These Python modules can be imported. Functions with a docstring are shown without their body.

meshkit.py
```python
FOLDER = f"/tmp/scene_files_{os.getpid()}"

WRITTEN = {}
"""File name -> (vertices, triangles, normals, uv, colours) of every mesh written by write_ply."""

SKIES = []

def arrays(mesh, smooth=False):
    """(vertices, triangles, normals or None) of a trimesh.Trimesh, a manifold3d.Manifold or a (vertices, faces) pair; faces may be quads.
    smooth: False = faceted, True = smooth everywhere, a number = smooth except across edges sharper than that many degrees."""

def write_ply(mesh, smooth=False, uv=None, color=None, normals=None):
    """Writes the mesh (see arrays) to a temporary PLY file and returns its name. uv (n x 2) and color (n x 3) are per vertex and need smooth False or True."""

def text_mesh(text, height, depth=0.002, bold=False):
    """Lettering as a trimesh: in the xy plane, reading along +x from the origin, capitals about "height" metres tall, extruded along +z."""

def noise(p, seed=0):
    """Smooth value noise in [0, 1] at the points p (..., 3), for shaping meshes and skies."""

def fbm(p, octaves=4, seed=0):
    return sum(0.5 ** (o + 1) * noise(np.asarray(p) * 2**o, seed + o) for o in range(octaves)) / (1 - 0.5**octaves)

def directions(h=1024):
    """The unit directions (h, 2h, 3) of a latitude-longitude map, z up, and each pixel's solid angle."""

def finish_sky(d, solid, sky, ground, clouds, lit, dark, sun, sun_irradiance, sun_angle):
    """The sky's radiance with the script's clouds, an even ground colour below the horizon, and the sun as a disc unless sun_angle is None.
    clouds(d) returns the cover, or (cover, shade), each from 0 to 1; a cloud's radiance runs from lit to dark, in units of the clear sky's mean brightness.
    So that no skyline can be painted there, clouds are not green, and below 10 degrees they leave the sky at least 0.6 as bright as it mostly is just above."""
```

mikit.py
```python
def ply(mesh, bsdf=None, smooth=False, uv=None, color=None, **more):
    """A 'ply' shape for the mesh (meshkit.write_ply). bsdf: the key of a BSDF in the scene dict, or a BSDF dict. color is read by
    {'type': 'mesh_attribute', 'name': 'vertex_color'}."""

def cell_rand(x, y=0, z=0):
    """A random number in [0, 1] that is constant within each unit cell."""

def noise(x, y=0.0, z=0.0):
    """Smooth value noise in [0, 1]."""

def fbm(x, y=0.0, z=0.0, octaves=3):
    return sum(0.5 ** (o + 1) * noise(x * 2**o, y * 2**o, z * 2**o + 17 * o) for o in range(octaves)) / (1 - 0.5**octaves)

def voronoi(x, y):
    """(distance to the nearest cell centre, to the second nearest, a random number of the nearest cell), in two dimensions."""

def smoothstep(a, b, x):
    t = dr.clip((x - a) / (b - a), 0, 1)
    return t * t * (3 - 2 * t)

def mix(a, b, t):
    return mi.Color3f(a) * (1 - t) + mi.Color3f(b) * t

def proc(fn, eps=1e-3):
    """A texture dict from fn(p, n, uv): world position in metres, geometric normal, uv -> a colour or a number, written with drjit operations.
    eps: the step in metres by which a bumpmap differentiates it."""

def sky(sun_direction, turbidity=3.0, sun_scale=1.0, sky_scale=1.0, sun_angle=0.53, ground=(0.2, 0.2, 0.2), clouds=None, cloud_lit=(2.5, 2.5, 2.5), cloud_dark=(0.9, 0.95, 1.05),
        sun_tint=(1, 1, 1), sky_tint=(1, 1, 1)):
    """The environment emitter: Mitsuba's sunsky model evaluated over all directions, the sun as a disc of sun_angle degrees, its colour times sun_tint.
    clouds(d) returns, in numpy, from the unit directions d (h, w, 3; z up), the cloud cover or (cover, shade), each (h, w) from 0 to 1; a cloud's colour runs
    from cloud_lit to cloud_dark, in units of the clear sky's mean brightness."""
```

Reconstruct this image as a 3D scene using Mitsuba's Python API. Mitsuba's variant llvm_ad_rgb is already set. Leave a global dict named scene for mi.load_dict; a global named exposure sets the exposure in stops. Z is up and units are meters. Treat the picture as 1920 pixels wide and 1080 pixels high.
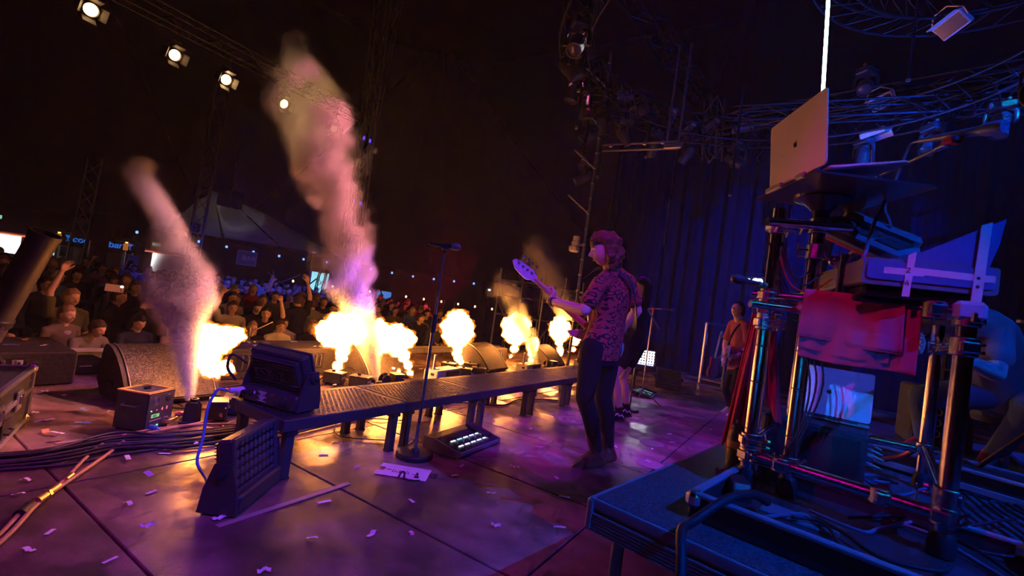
import math, random
import numpy as np, trimesh, manifold3d, mitsuba as mi, drjit as dr
import mikit, meshkit
from mikit import noise, fbm, voronoi, cell_rand, smoothstep, mix
from shapely.geometry import Polygon, Point, box as sbox
from shapely import affinity, union_all

random.seed(11)
RNG = np.random.default_rng(11)
T4 = mi.ScalarTransform4f
MF = manifold3d.Manifold
PI = math.pi
scene, labels, place = {}, {}, {}

# ------------------------------------------------------------------ camera, lights, exposure
exposure = 0.0
# world: X runs across the stage away from the camera, Y towards the audience, Z up from the stage floor
YAW, PITCH, ROLL = math.radians(32.3), math.radians(1.7), math.radians(8.2)
EYE = np.array([0.0, 0.0, 1.15])
_f = np.array([math.cos(YAW) * math.cos(PITCH), math.sin(YAW) * math.cos(PITCH), math.sin(PITCH)])
_r = np.cross(_f, [0, 0, 1]); _r /= np.linalg.norm(_r)
_u = np.cross(_r, _f) * math.cos(ROLL) - _r * math.sin(ROLL)
scene['camera'] = {'type': 'thinlens', 'fov': 2 * math.degrees(math.atan(960 / 872.4)), 'fov_axis': 'x', 'aperture_radius': 0.0022, 'focus_distance': 3.6, 'near_clip': 0.05, 'far_clip': 200.0,
    'to_world': T4().look_at(origin=EYE.tolist(), target=(EYE + _f).tolist(), up=_u.tolist()), 'medium': {'type': 'ref', 'id': 'haze'}}
scene['haze'] = {'type': 'homogeneous', 'albedo': {'type': 'rgb', 'value': [0.9, 0.9, 0.9]}, 'sigma_t': 0.004, 'phase': {'type': 'hg', 'g': 0.35}}
scene['night'] = {'type': 'constant', 'radiance': {'type': 'rgb', 'value': [0.0008, 0.0008, 0.0022]}, 'sampling_weight': 0.3}


def spot(name, origin, target, rgb, power, cutoff=25.0, beam=None, weight=1.0):
    """A spot beam without a lamp body; several are added, unseen, to tint things."""
    scene[name] = {'type': 'spot', 'to_world': T4().look_at(origin=list(origin), target=list(target), up=[0.03, 0.05, 1]),
        'intensity': {'type': 'rgb', 'value': [c * power for c in rgb]}, 'cutoff_angle': cutoff, 'beam_width': beam or cutoff * 0.6, 'sampling_weight': weight}


MAGENTA, VIOLET, BLUE, CYAN, RED, WARM = (1.0, 0.04, 0.62), (0.36, 0.05, 1.0), (0.02, 0.10, 1.0), (0.03, 0.45, 1.0), (1.0, 0.08, 0.06), (1.0, 0.62, 0.25)
spot('wash_magenta_a', (4.4, 1.7, 5.2), (3.3, 1.6, 0), (0.80, 0.0, 0.90), 15, 21)
spot('wash_violet_a', (7.0, 2.6, 5.3), (5.6, 1.5, 0), (0.34, 0.0, 1.0), 70, 25)
spot('wash_violet_b', (-0.8, 0.2, 5.5), (0.5, 2.2, 0), (0.82, 0.0, 0.95), 38, 19)
spot('key_violet', (0.2, -0.4, 5.2), (3.35, 1.35, 1.3), (0.60, 0.0, 1.0), 48, 12)
spot('blue_riser', (0.6, -3.2, 4.8), (2.0, -0.2, 1.1), (0.0, 0.080, 1.0), 140, 22)
spot('blue_low', (-1.6, 0.55, 1.75), (2.62, -0.14, 0.92), (0.0, 0.18, 1.0), 30, 4.2, 3)  # added unseen spot behind the camera, turns the lower laptop blue
spot('blue_side', (0.8, -3.0, 5.0), (1.66, 2.5, 0.5), (0.0, 0.06, 1.0), 70, 5)
spot('blue_back', (10.6, -4.2, 5.6), (6.4, -1.0, 0), (0.0, 0.05, 1.0), 80, 26)
spot('blue_drape', (7.6, -2.6, 5.4), (12.7, 0.4, 2.4), (0.0, 0.07, 1.0), 560, 30, 9)  # added spot, stands in for the blue haze glow round the back lamp
spot('magenta_side', (-1.2, 1.4, 4.2), (2.0, -0.1, 1.2), (1.0, 0.0, 0.5), 16, 6)
spot('crowd_blue', (4.2, 6.0, 5.6), (9.5, 17.5, 0.3), (0.02, 0.06, 1.0), 420, 16)
spot('beam_plume', (8.9, 2.4, 5.0), (3.53, 4.32, 1.05), (0.16, 0.02, 1.0), 420, 3.2, 2.4)
spot('red_house', (6.4, 3.4, 5.0), (21.0, 13.5, 1.4), (1.0, 0.02, 0.08), 2200, 24, 9)  # added red wash, stands in for flame-lit haze before the tent wall
spot('pink_plume', (6.2, 2.9, 5.2), (2.5, 4.4, 1.9), (1.0, 0.25, 0.34), 130, 24, 13)  # added pink fill to brighten the smoke plumes
spot('fresnel_beam_a', (2.79, 12.1, 5.55), (3.45, 4.5, 2.9), (1.0, 0.55, 0.20), 75, 6, 4)
spot('fresnel_beam_b', (4.36, 12.4, 5.55), (3.40, 4.5, 2.9), (1.0, 0.55, 0.20), 75, 6, 4)
spot('pink_plume_b', (5.0, 2.2, 5.2), (1.57, 3.72, 1.1), (1.0, 0.36, 0.40), 150, 7, 5)  # second added pink fill, for the left plume alone
spot('blue_rig_a', (10.5, 0.9, 2.5), (8.4, -0.8, 5.4), (0.0, 0.12, 1.0), 40, 42, 25)  # added uplight beam that turns the rig blue
spot('blue_rig_b', (4.2, -4.4, 1.2), (9.0, -1.2, 5.4), (0.0, 0.07, 1.0), 130, 30, 18)  # added unseen uplight, also there to turn the rig blue
# ------------------------------------------------------------------ helpers
def numbered(key):
    if key not in scene and key not in labels and key not in USED:
        USED.add(key); return key
    i = COUNT.get(key, 0) + 1
    while f'{key}_{i:03d}' in USED: i += 1
    COUNT[key] = i
    USED.add(f'{key}_{i:03d}')
    return f'{key}_{i:03d}'
USED, COUNT = set(), {}


def M4(loc=(0, 0, 0), rz=0.0, s=1.0, rx=0.0, ry=0.0):
    m = trimesh.transformations.euler_matrix(rx, ry, rz, 'sxyz')
    m[:3, :3] *= np.asarray(s, float)
    m[:3, 3] = loc
    return m


def frame(o, x, z=None, y=None):
    """A placement whose x axis is x and whose z axis is z, made square to x (or y)."""
    x = np.array(x, float); x /= np.linalg.norm(x)
    if z is not None:
        z = np.array(z, float); z -= x * (z @ x); z /= np.linalg.norm(z); y = np.cross(z, x)
    else:
        y = np.array(y, float); y -= x * (y @ x); y /= np.linalg.norm(y); z = np.cross(x, y)
    m = np.eye(4); m[:3, 0], m[:3, 1], m[:3, 2], m[:3, 3] = x, y, z, o
    return m


def thing(name, label, cat, group=None, m=None, kind=None):
    key = numbered(name)
    labels[key] = {'label': label, 'category': cat}
    if group: labels[key]['group'] = group
    if kind: labels[key]['kind'] = kind
    place[key] = np.eye(4) if m is None else np.asarray(m, float)
    return key


def put(key, mesh, bsdf, smooth=30, m=None, **more):
    d = mikit.ply(mesh, bsdf, smooth, **more)
    if m is not None and not np.allclose(m, np.eye(4)): d['to_world'] = T4(np.asarray(m, float).tolist())
    scene[key] = d
    return key


def root_of(parent):
    return parent.split('__')[0]


def part(parent, name, mesh, bsdf, smooth=30, label=None, kind=None, **more):
    key = numbered(f'{parent}__{name}')
    put(key, mesh, bsdf, smooth, place.get(root_of(parent)), **more)
    if label or kind:
        labels[key] = {}
        if label: labels[key]['label'] = label
        if kind: labels[key]['kind'] = kind
    return key


def part_again(parent, name, d, extra=None):
    """Another copy of a ready shape dict, placed in its thing (extra: its place within the thing)."""
    key = numbered(f'{parent}__{name}')
    m = place.get(root_of(parent), np.eye(4))
    if extra is not None: m = m @ extra
    scene[key] = {**d, 'to_world': T4(m.tolist())}
    return key


def solo(name, mesh, bsdf, label, cat, group=None, kind=None, smooth=30, m=None, **more):
    key = thing(name, label, cat, group, m, kind)
    put(key, mesh, bsdf, smooth, place[key], **more)
    return key


def struct(name, mesh, bsdf, label=None, smooth=30, **more):
    key = numbered(name)
    labels[key] = {'kind': 'structure'}
    if label: labels[key]['label'] = label
    place[key] = np.eye(4)
    if mesh is not None: put(key, mesh, bsdf, smooth, **more)
    return key


def dup(root, m, label, group=None):
    """A copy of a thing with copies of its parts and sub-parts at another place."""
    base = root.rsplit('_', 1)[0] if root[-3:].isdigit() else root
    r = thing(base, label, labels[root]['category'], group or labels[root].get('group'), m)
    for key in [k for k in scene if k == root or k.startswith(root + '__')]:
        new = r + key[len(root):]
        d = {k: v for k, v in scene[key].items() if k != 'to_world'}
        rel = np.linalg.inv(place[root]) @ (np.array(scene[key]['to_world'].matrix) if 'to_world' in scene[key] else np.eye(4))
        scene[new] = {**d, 'to_world': T4((place[r] @ rel).tolist())}
        USED.add(new)
        if key in labels and key != root: labels[new] = dict(labels[key])
    return r


def emit(rgb, power=1.0, weight=0.05):
    return {'type': 'area', 'radiance': {'type': 'rgb', 'value': [float(c * power) for c in rgb]}, 'sampling_weight': weight}


def cat(*ms):
    ms = [m for m in ms if m is not None]
    return trimesh.util.concatenate(ms)


def to_tm(man):
    v, f, _ = meshkit.arrays(man)
    return trimesh.Trimesh(v, f, process=False)


def bx(c, s, bev=0.0, m=None):
    """A box centred at c of size s, its edges bevelled."""
    hx, hy, hz = np.array(s, float) / 2
    if bev <= 0:
        o = trimesh.creation.box(extents=s)
    else:
        b = min(bev, 0.45 * min(s))
        p = []
        for sx in (-1, 1):
            for sy in (-1, 1):
                for sz in (-1, 1):
                    p += [(sx * (hx - b), sy * (hy - b), sz * hz), (sx * (hx - b), sy * hy, sz * (hz - b)), (sx * hx, sy * (hy - b), sz * (hz - b))]
        o = trimesh.convex.convex_hull(np.array(p))
    if m is not None: o.apply_transform(m)
    o.apply_translation(c)
    return o


def cyl(p0, p1, r, r2=None, n=16, cap=True):
    p0, p1 = np.array(p0, float), np.array(p1, float)
    d = p1 - p0; L = np.linalg.norm(d); d /= L
    a = np.cross(d, [0, 0, 1] if abs(d[2]) < 0.9 else [1, 0, 0]); a /= np.linalg.norm(a); b = np.cross(d, a)
    t = np.arange(n) * 2 * PI / n
    ring = np.cos(t)[:, None] * a + np.sin(t)[:, None] * b
    r2 = r if r2 is None else r2
    v = np.vstack([p0 + ring * r, p1 + ring * r2])
    i = np.arange(n); j = (i + 1) % n
    f = [np.stack([i, j, j + n], 1), np.stack([i, j + n, i + n], 1)]
    if cap:
        v = np.vstack([v, p0 + ring * r, p1 + ring * r2, p0, p1])
        f += [np.stack([j + 2 * n, i + 2 * n, i * 0 + 4 * n], 1), np.stack([i + 3 * n, j + 3 * n, i * 0 + 4 * n + 1], 1)]
    return trimesh.Trimesh(v, np.vstack(f), process=False)


def spline(pts, n=8):
    """Catmull-Rom through the points."""
    p = np.array(pts, float)
    if len(p) < 3: return p
    q = np.vstack([2 * p[0] - p[1], p, 2 * p[-1] - p[-2]])
    out = []
    for i in range(1, len(q) - 2):
        t = np.linspace(0, 1, n, endpoint=False)[:, None]
        a, b, c, d = q[i - 1], q[i], q[i + 1], q[i + 2]
        out.append(0.5 * (2 * b + (c - a) * t + (2 * a - 5 * b + 4 * c - d) * t**2 + (3 * b - a - 3 * c + d) * t**3))
    return np.vstack(out + [p[-1:]])


def tube(pts, r, n=8, smooth=0, cap=True):
    """A tube along the points; r one radius or one per point."""
    p = np.array(pts, float)
    rr = np.broadcast_to(np.asarray(r, float), (len(p),)).copy()
    if smooth:
        q = spline(np.column_stack([p, rr]), smooth); p, rr = q[:, :3], np.maximum(q[:, 3], 1e-4)
    t = np.gradient(p, axis=0); t /= np.linalg.norm(t, axis=1, keepdims=True) + 1e-12
    a = np.cross(t[0], [0, 0, 1] if abs(t[0][2]) < 0.9 else [1, 0, 0]); A = []
    for k in range(len(p)):
        a = a - t[k] * (a @ t[k]); a /= np.linalg.norm(a) + 1e-12; A.append(a)
    A = np.array(A); B = np.cross(t, A)
    ang = np.arange(n) * 2 * PI / n
    v = p[:, None] + rr[:, None, None] * (np.cos(ang)[None, :, None] * A[:, None] + np.sin(ang)[None, :, None] * B[:, None])
    v = v.reshape(-1, 3)
    i, j = np.meshgrid(np.arange(len(p) - 1), np.arange(n), indexing='ij')
    q = np.stack([i * n + j, i * n + (j + 1) % n, (i + 1) * n + (j + 1) % n, (i + 1) * n + j], -1).reshape(-1, 4)
    f = [q[:, [0, 1, 2]], q[:, [0, 2, 3]]]
    if cap:
        m = len(v); v = np.vstack([v, p[0], p[-1]]); k = np.arange(n); e = (len(p) - 1) * n
        f += [np.stack([(k + 1) % n, k, k * 0 + m], 1), np.stack([e + k, e + (k + 1) % n, k * 0 + m + 1], 1)]
    return trimesh.Trimesh(v, np.vstack(f), process=False)


def lathe(prof, n=24, m=None):
    """(r, z) profile from bottom to top, turned about z."""
    p = np.array(prof, float)
    ang = np.arange(n) * 2 * PI / n
    v = np.stack([p[:, None, 0] * np.cos(ang), p[:, None, 0] * np.sin(ang), np.broadcast_to(p[:, None, 1], (len(p), n))], -1).reshape(-1, 3)
    i, j = np.meshgrid(np.arange(len(p) - 1), np.arange(n), indexing='ij')
    q = np.stack([i * n + j, i * n + (j + 1) % n, (i + 1) * n + (j + 1) % n, (i + 1) * n + j], -1).reshape(-1, 4)
    o = trimesh.Trimesh(v, np.vstack([q[:, [0, 1, 2]], q[:, [0, 2, 3]]]), process=False)
    if m is not None: o.apply_transform(m)
    return o


def prism(poly, h, m=None, z=0.0):
    """A polygon (points or shapely) pushed up by h."""
    if not hasattr(poly, 'geom_type'): poly = Polygon(poly)
    o = cat(*[trimesh.creation.extrude_polygon(g, h, engine='earcut') for g in getattr(poly, 'geoms', [poly])])
    o.apply_translation([0, 0, z])
    if m is not None: o.apply_transform(m)
    return o


def rrect(w, h, r, n=4):
    return sbox(-w / 2 + r, -h / 2 + r, w / 2 - r, h / 2 - r).buffer(r, quad_segs=n)


def moved(mesh, m):
    o = mesh.copy(); o.apply_transform(m); return o


def text(s, h, m, depth=0.002, bold=False):
    o = meshkit.text_mesh(s, h, depth, bold)
    o.apply_transform(m)
    return o


def lattice(p0, p1, w, r=0.024, step=0.5, n=6, legs=4, up=None):
    """A lighting truss: chords and the zig-zag of braces between them. Returns (chords, braces)."""
    p0, p1 = np.array(p0, float), np.array(p1, float)
    d = p1 - p0; L = np.linalg.norm(d); d /= L
    a = np.cross(d, up if up is not None else ([0, 0, 1] if abs(d[2]) < 0.9 else [0.3, 1, 0])); a /= np.linalg.norm(a); b = np.cross(d, a)
    t = np.arange(legs) * 2 * PI / legs + PI / legs
    off = [(math.cos(x) * a + math.sin(x) * b) * w / math.sqrt(2) for x in t]
    chords = [cyl(p0 + o, p1 + o, r, n=n) for o in off]
    k = max(1, int(round(L / step)))
    br = []
    for i in range(k):
        for q in range(legs):
            o0, o1 = off[q], off[(q + 1) % legs]
            if (i + q) % 2: o0, o1 = o1, o0
            br.append(cyl(p0 + o0 + d * L * i / k, p0 + o1 + d * L * (i + 1) / k, r * 0.5, n=5))
    return chords, br
# ------------------------------------------------------------------ materials
def rgb(*c): return {'type': 'rgb', 'value': list(c)}
def pr(name, c, rough=0.5, metal=0.0, spec=0.5, **k):
    scene[name] = {'type': 'twosided', 'b': {'type': 'principled', 'base_color': c if isinstance(c, dict) else rgb(*c), 'roughness': rough, 'metallic': metal, 'specular': spec, **k}}


def floor_col(p, n, uv):
    board = cell_rand(dr.floor((p.x - 0.83) / 0.95), dr.floor((p.y - 0.88) / 1.97))
    big = fbm(p.x * 1.7, p.y * 1.7, 3.0, 4)
    fine = fbm(p.x * 14, p.y * 9, 7.0, 3)
    scuff = smoothstep(0.55, 0.66, fbm(p.x * 5.5 + 0.6 * p.y, p.y * 4.0, 11.0, 4)) * smoothstep(0.42, 0.6, fbm(p.x * 1.1, p.y * 1.3, 21.0, 2))
    streak = smoothstep(0.66, 0.72, fbm(p.x * 3 + p.y * 9, p.y * 26 - p.x * 8, 5.0, 3)) * smoothstep(0.5, 0.62, big)
    hexs, h2, _ = voronoi(p.x * 110, p.y * 110)
    c = mix((0.15, 0.092, 0.072), (0.24, 0.155, 0.12), big) * (0.80 + 0.3 * board) * (0.40 + 1.15 * smoothstep(0.28, 0.72, big)) * (0.55 + 0.9 * fine) * (0.82 + 0.25 * smoothstep(0.05, 0.35, h2 - hexs))
    c = mix(c, (0.045, 0.034, 0.028), scuff * 0.9)
    return mix(c, (0.06, 0.05, 0.045), streak * 0.6)


def floor_rough(p, n, uv):
    return mi.Float(0.24) + 0.38 * smoothstep(0.36, 0.66, fbm(p.x * 3.1, p.y * 3.1, 1.0, 5)) + 0.12 * (noise(p.x * 60, p.y * 60, 2.0) - 0.5)


pr('deck_ply', mikit.proc(floor_col), mikit.proc(floor_rough), spec=0.55)
pr('joint_dark', (0.012, 0.010, 0.009), 0.8)
pr('ground_dark', (0.03, 0.025, 0.022), 0.85)
def canvas_glow_col(p, n, uv):
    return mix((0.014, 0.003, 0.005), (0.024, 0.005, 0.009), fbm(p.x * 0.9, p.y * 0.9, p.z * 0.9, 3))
pr('tent_canvas', mikit.proc(canvas_glow_col), 0.95, spec=0.0)  # maroon tint puts the red flame glow into the canvas colour
pr('tent_grey', (0.30, 0.30, 0.30), 0.8, spec=0.2)
pr('valance_black', (0.020, 0.004, 0.006), 0.95, spec=0.0)  # dark red, the tent's flame glow put into the cloth colour
pr('drape_black', (0.005, 0.005, 0.020), 0.95, spec=0.05)  # blue stage light put into the drape colour
pr('steel', (0.42, 0.42, 0.44), 0.38, 0.9)
pr('alu', (0.66, 0.66, 0.68), 0.34, 0.9)
pr('truss_alu', (0.16, 0.16, 0.17), 0.45, 0.7)
pr('truss_black', (0.014, 0.014, 0.018), 0.4)
scene['chrome'] = {'type': 'twosided', 'b': {'type': 'roughconductor', 'material': 'Cr', 'alpha': 0.09}}
scene['chrome_worn'] = {'type': 'twosided', 'b': {'type': 'roughconductor', 'material': 'Cr', 'alpha': 0.2}}
pr('black_metal', (0.018, 0.018, 0.02), 0.42)
pr('black_matte', (0.012, 0.012, 0.013), 0.75)
pr('black_rubber', (0.015, 0.015, 0.016), 0.6)
pr('black_gloss', (0.010, 0.010, 0.012), 0.12)
def tolex_col(p, n, uv):
    return mix((0.020, 0.018, 0.017), (0.045, 0.04, 0.037), fbm(p.x * 60, p.y * 60, p.z * 60, 2))
pr('speaker_black', mikit.proc(tolex_col), 0.7)
def grille_col(p, n, uv):
    return mix((0.012, 0.011, 0.010), (0.095, 0.085, 0.075), smoothstep(0.4, 0.62, noise(p.x * 190, p.y * 190, p.z * 190)))
pr('grille', mikit.proc(grille_col), 0.55, 0.3)
pr('grey_plastic', (0.16, 0.16, 0.17), 0.5)
pr('dark_plastic', (0.045, 0.045, 0.05), 0.5)
pr('white_plastic', (0.72, 0.72, 0.72), 0.45)
pr('paper', (0.80, 0.78, 0.76), 0.8, spec=0.2)
pr('paper_blue', (0.25, 0.45, 0.75), 0.8, spec=0.2)
pr('paper_orange', (0.85, 0.45, 0.15), 0.8, spec=0.2)
pr('tape_white', (0.78, 0.78, 0.78), 0.7)
pr('ink', (0.02, 0.02, 0.02), 0.7)
pr('mark', (0.30, 0.24, 0.20), 0.6)
pr('barrier_white', (0.55, 0.55, 0.57), 0.5, 0.3)
pr('yellow_panel', (0.85, 0.62, 0.10), 0.5)
pr('brass', (0.70, 0.48, 0.20), 0.3, 0.9)
pr('copper_hose', (0.48, 0.30, 0.13), 0.5)
pr('wood_fibre', (0.16, 0.10, 0.07), 0.6)
pr('red_plastic', (0.55, 0.04, 0.04), 0.4)
pr('green_plastic', (0.05, 0.40, 0.12), 0.5)

# ------------------------------------------------------------------ the setting
DX, DY, X0, Y0 = 0.95, 1.97, 0.83, 0.88
floor = struct('floor', bx((5.6, 0.7, -0.62), (20.0, 10.6, 1.06)), 'joint_dark', 'stage floor of wooden decks', smooth=False)
deck = {}
for i in range(-5, 13):
    for j in range(-3, 3):
        h = 0.5 * (DY - 0.012) if j < 2 else 0.5 * (0.98)
        if (j == 2) not in deck:
            deck[j == 2] = mikit.ply(bx((0, 0, -0.045), (DX - 0.009, (DY if j < 2 else 0.98) - 0.009, 0.09), 0.004), 'deck_ply', 20)
        part_again('floor', 'deck_panel', deck[j == 2], M4((X0 + (i + 0.5) * DX, Y0 + (j + 0.5) * DY if j < 2 else Y0 + 2 * DY + 0.49, -0.002 + 0.0016 * math.sin(i * 7.1 + j * 3.3))))
part('floor', 'tape_line', bx((0, 0, 0), (0.72, 0.035, 0.0012), m=M4(rz=0.03)).apply_translation((1.50, 2.06, 0.0015)), 'mark', False, 'pale worn tape line')
part('floor', 'tape_line', bx((0, 0, 0), (0.75, 0.03, 0.0012), m=M4(rz=-0.02)).apply_translation((1.32, 3.44, 0.0015)), 'mark', False, 'pale worn tape line')
for x, y in ((0.92, 3.24), (3.19, 2.81), (4.62, 1.10), (3.95, 0.93)):
    part('floor', 'hatch_disc', lathe([(0.115, 0.0), (0.115, 0.002), (0.108, 0.0028), (0.10, 0.0015), (0.0, 0.0015)], 28).apply_translation((x, y, 0.0)), 'mark', 30, 'round deck plug')
ground = struct('ground', bx((12, 22, -1.25), (60, 60, 0.2)), 'ground_dark', 'dark trampled audience ground', smooth=False)

# the tent: side wall in canvas lengths, its red glow put into the colour, roof in gores that rise to the king poles
WALL = [(-16, 22), (-9, 27), (-2, 29), (6, 29), (13, 28), (19, 25), (23.5, 20), (26, 14), (27, 8), (27, -2)]
wall = struct('wall_back', None, None, 'dark canvas side wall of the tent')
for (xa, ya), (xb, yb) in zip(WALL, WALL[1:]):
    n = 4
    for k in range(n):
        a = np.array([xa + (xb - xa) * k / n, ya + (yb - ya) * k / n]); b = np.array([xa + (xb - xa) * (k + 1) / n, ya + (yb - ya) * (k + 1) / n])
        d = (b - a) / np.linalg.norm(b - a); nn = np.array([d[1], -d[0]])
        s = np.linspace(0, 1, 9); w = 0.05 * np.cos(s * 2 * PI)
        pts = [tuple(a + (b - a) * t + nn * ww) for t, ww in zip(s, w)] + [tuple(a + (b - a) * t + nn * (ww - 0.03)) for t, ww in zip(s[::-1], w[::-1])]
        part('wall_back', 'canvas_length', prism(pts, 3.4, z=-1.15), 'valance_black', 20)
roof = struct('ceiling', None, None, 'dark canvas tent roof')
ring = []
for (xa, ya), (xb, yb) in zip(WALL, WALL[1:]):
    for k in range(2): ring.append((xa + (xb - xa) * k / 2, ya + (yb - ya) * k / 2))
ring += [WALL[-1], (27, -14), (16, -16), (4, -16), (-10, -14), (-20, -4), (-20, 12), WALL[0]]
top = [(2.0, 16.0), (13.0, 13.0), (13.0, 2.0)]
for (xa, ya), (xb, yb) in zip(ring, ring[1:]):
    mid = np.array([(xa + xb) / 2, (ya + yb) / 2])
    pk = min(top, key=lambda q: np.hypot(*(mid - q)))
    s = np.linspace(0, 1, 9)
    z = 2.25 + 7.2 * s + 1.2 * s**2.5
    A = np.column_stack([xa + (pk[0] - xa) * s * 0.97, ya + (pk[1] - ya) * s * 0.97, z])
    B = np.column_stack([xb + (pk[0] - xb) * s * 0.97, yb + (pk[1] - yb) * s * 0.97, z])
    v = np.vstack([A, (A + B) / 2 - [0, 0, 0.12], B]); v = np.vstack([v, v + [0, 0, 0.03]])
    f = []
    for c in range(2):
        for k in range(8):
            q = [c * 9 + k, (c + 1) * 9 + k, (c + 1) * 9 + k + 1, c * 9 + k + 1]
            f += [[q[0], q[2], q[1]], [q[0], q[3], q[2]], [q[0] + 27, q[1] + 27, q[2] + 27], [q[0] + 27, q[2] + 27, q[3] + 27]]
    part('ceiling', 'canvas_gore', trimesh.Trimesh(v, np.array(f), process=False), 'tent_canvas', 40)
for a, b in zip(top, top[1:] + top[:1]): pass
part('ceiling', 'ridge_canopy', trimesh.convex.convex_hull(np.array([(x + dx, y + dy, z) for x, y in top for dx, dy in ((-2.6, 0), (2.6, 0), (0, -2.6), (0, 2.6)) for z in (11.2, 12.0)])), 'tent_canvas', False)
# a pale grey lining panel, lit by a work lamp, seen behind the second mast
v = np.array([(9.3, 21.5, 5.6), (9.9, 21.2, 5.5), (15.9, 21.6, 2.35), (11.4, 24.0, 2.3), (9.6, 22.6, 4.2)]); v2 = v + [0.02, 0.03, 0.04]

# dark drapes that close the stage, blue light put into their colour: pleated lengths
drp = struct('wall_stage', None, None, 'pleated stage drape, blue light put into its colour')
def drape(p0, p1, h, parent, n, z0=0.0, wob=0.06, seed=0):
    p0, p1 = np.array(p0, float), np.array(p1, float)
    for k in range(n):
        a, b = p0 + (p1 - p0) * k / n, p0 + (p1 - p0) * (k + 1) / n
        d = b - a; L = np.linalg.norm(d); d /= L; nn = np.array([d[1], -d[0]])
        s = np.linspace(0, 1, int(L / 0.025) + 2)
        u = k + s
        rows = []
        for zz in np.linspace(0, 1, 6):
            w = wob * (0.75 + 0.25 * zz) * (np.sin(s * L * 17 + 1.3 * np.sin(u * 3 + seed)) + 0.45 * np.sin(s * L * 31 + seed + zz))
            w *= np.minimum(1, np.minimum(s, 1 - s) * 14)
            rows.append(np.column_stack([a[0] + (b - a)[0] * s + nn[0] * w, a[1] + (b - a)[1] * s + nn[1] * w, np.full(len(s), z0 + h * zz)]))
        v = np.vstack(rows); m = len(s); f = []
        for r in range(5):
            i = np.arange(m - 1) + r * m
            f += [np.stack([i, i + 1, i + 1 + m], 1), np.stack([i, i + 1 + m, i + m], 1)]
        f = np.vstack(f)
        v = np.vstack([v, v + np.array([nn[0], nn[1], 0]) * -0.012]); f = np.vstack([f, f[:, ::-1] + len(v) // 2])
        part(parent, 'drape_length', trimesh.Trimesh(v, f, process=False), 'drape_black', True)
drape((12.7, 3.4), (12.7, -6.5), 6.6, 'wall_stage', 6)
drape((12.7, -6.5), (-3.0, -6.5), 6.6, 'wall_stage', 8, seed=2)
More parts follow.
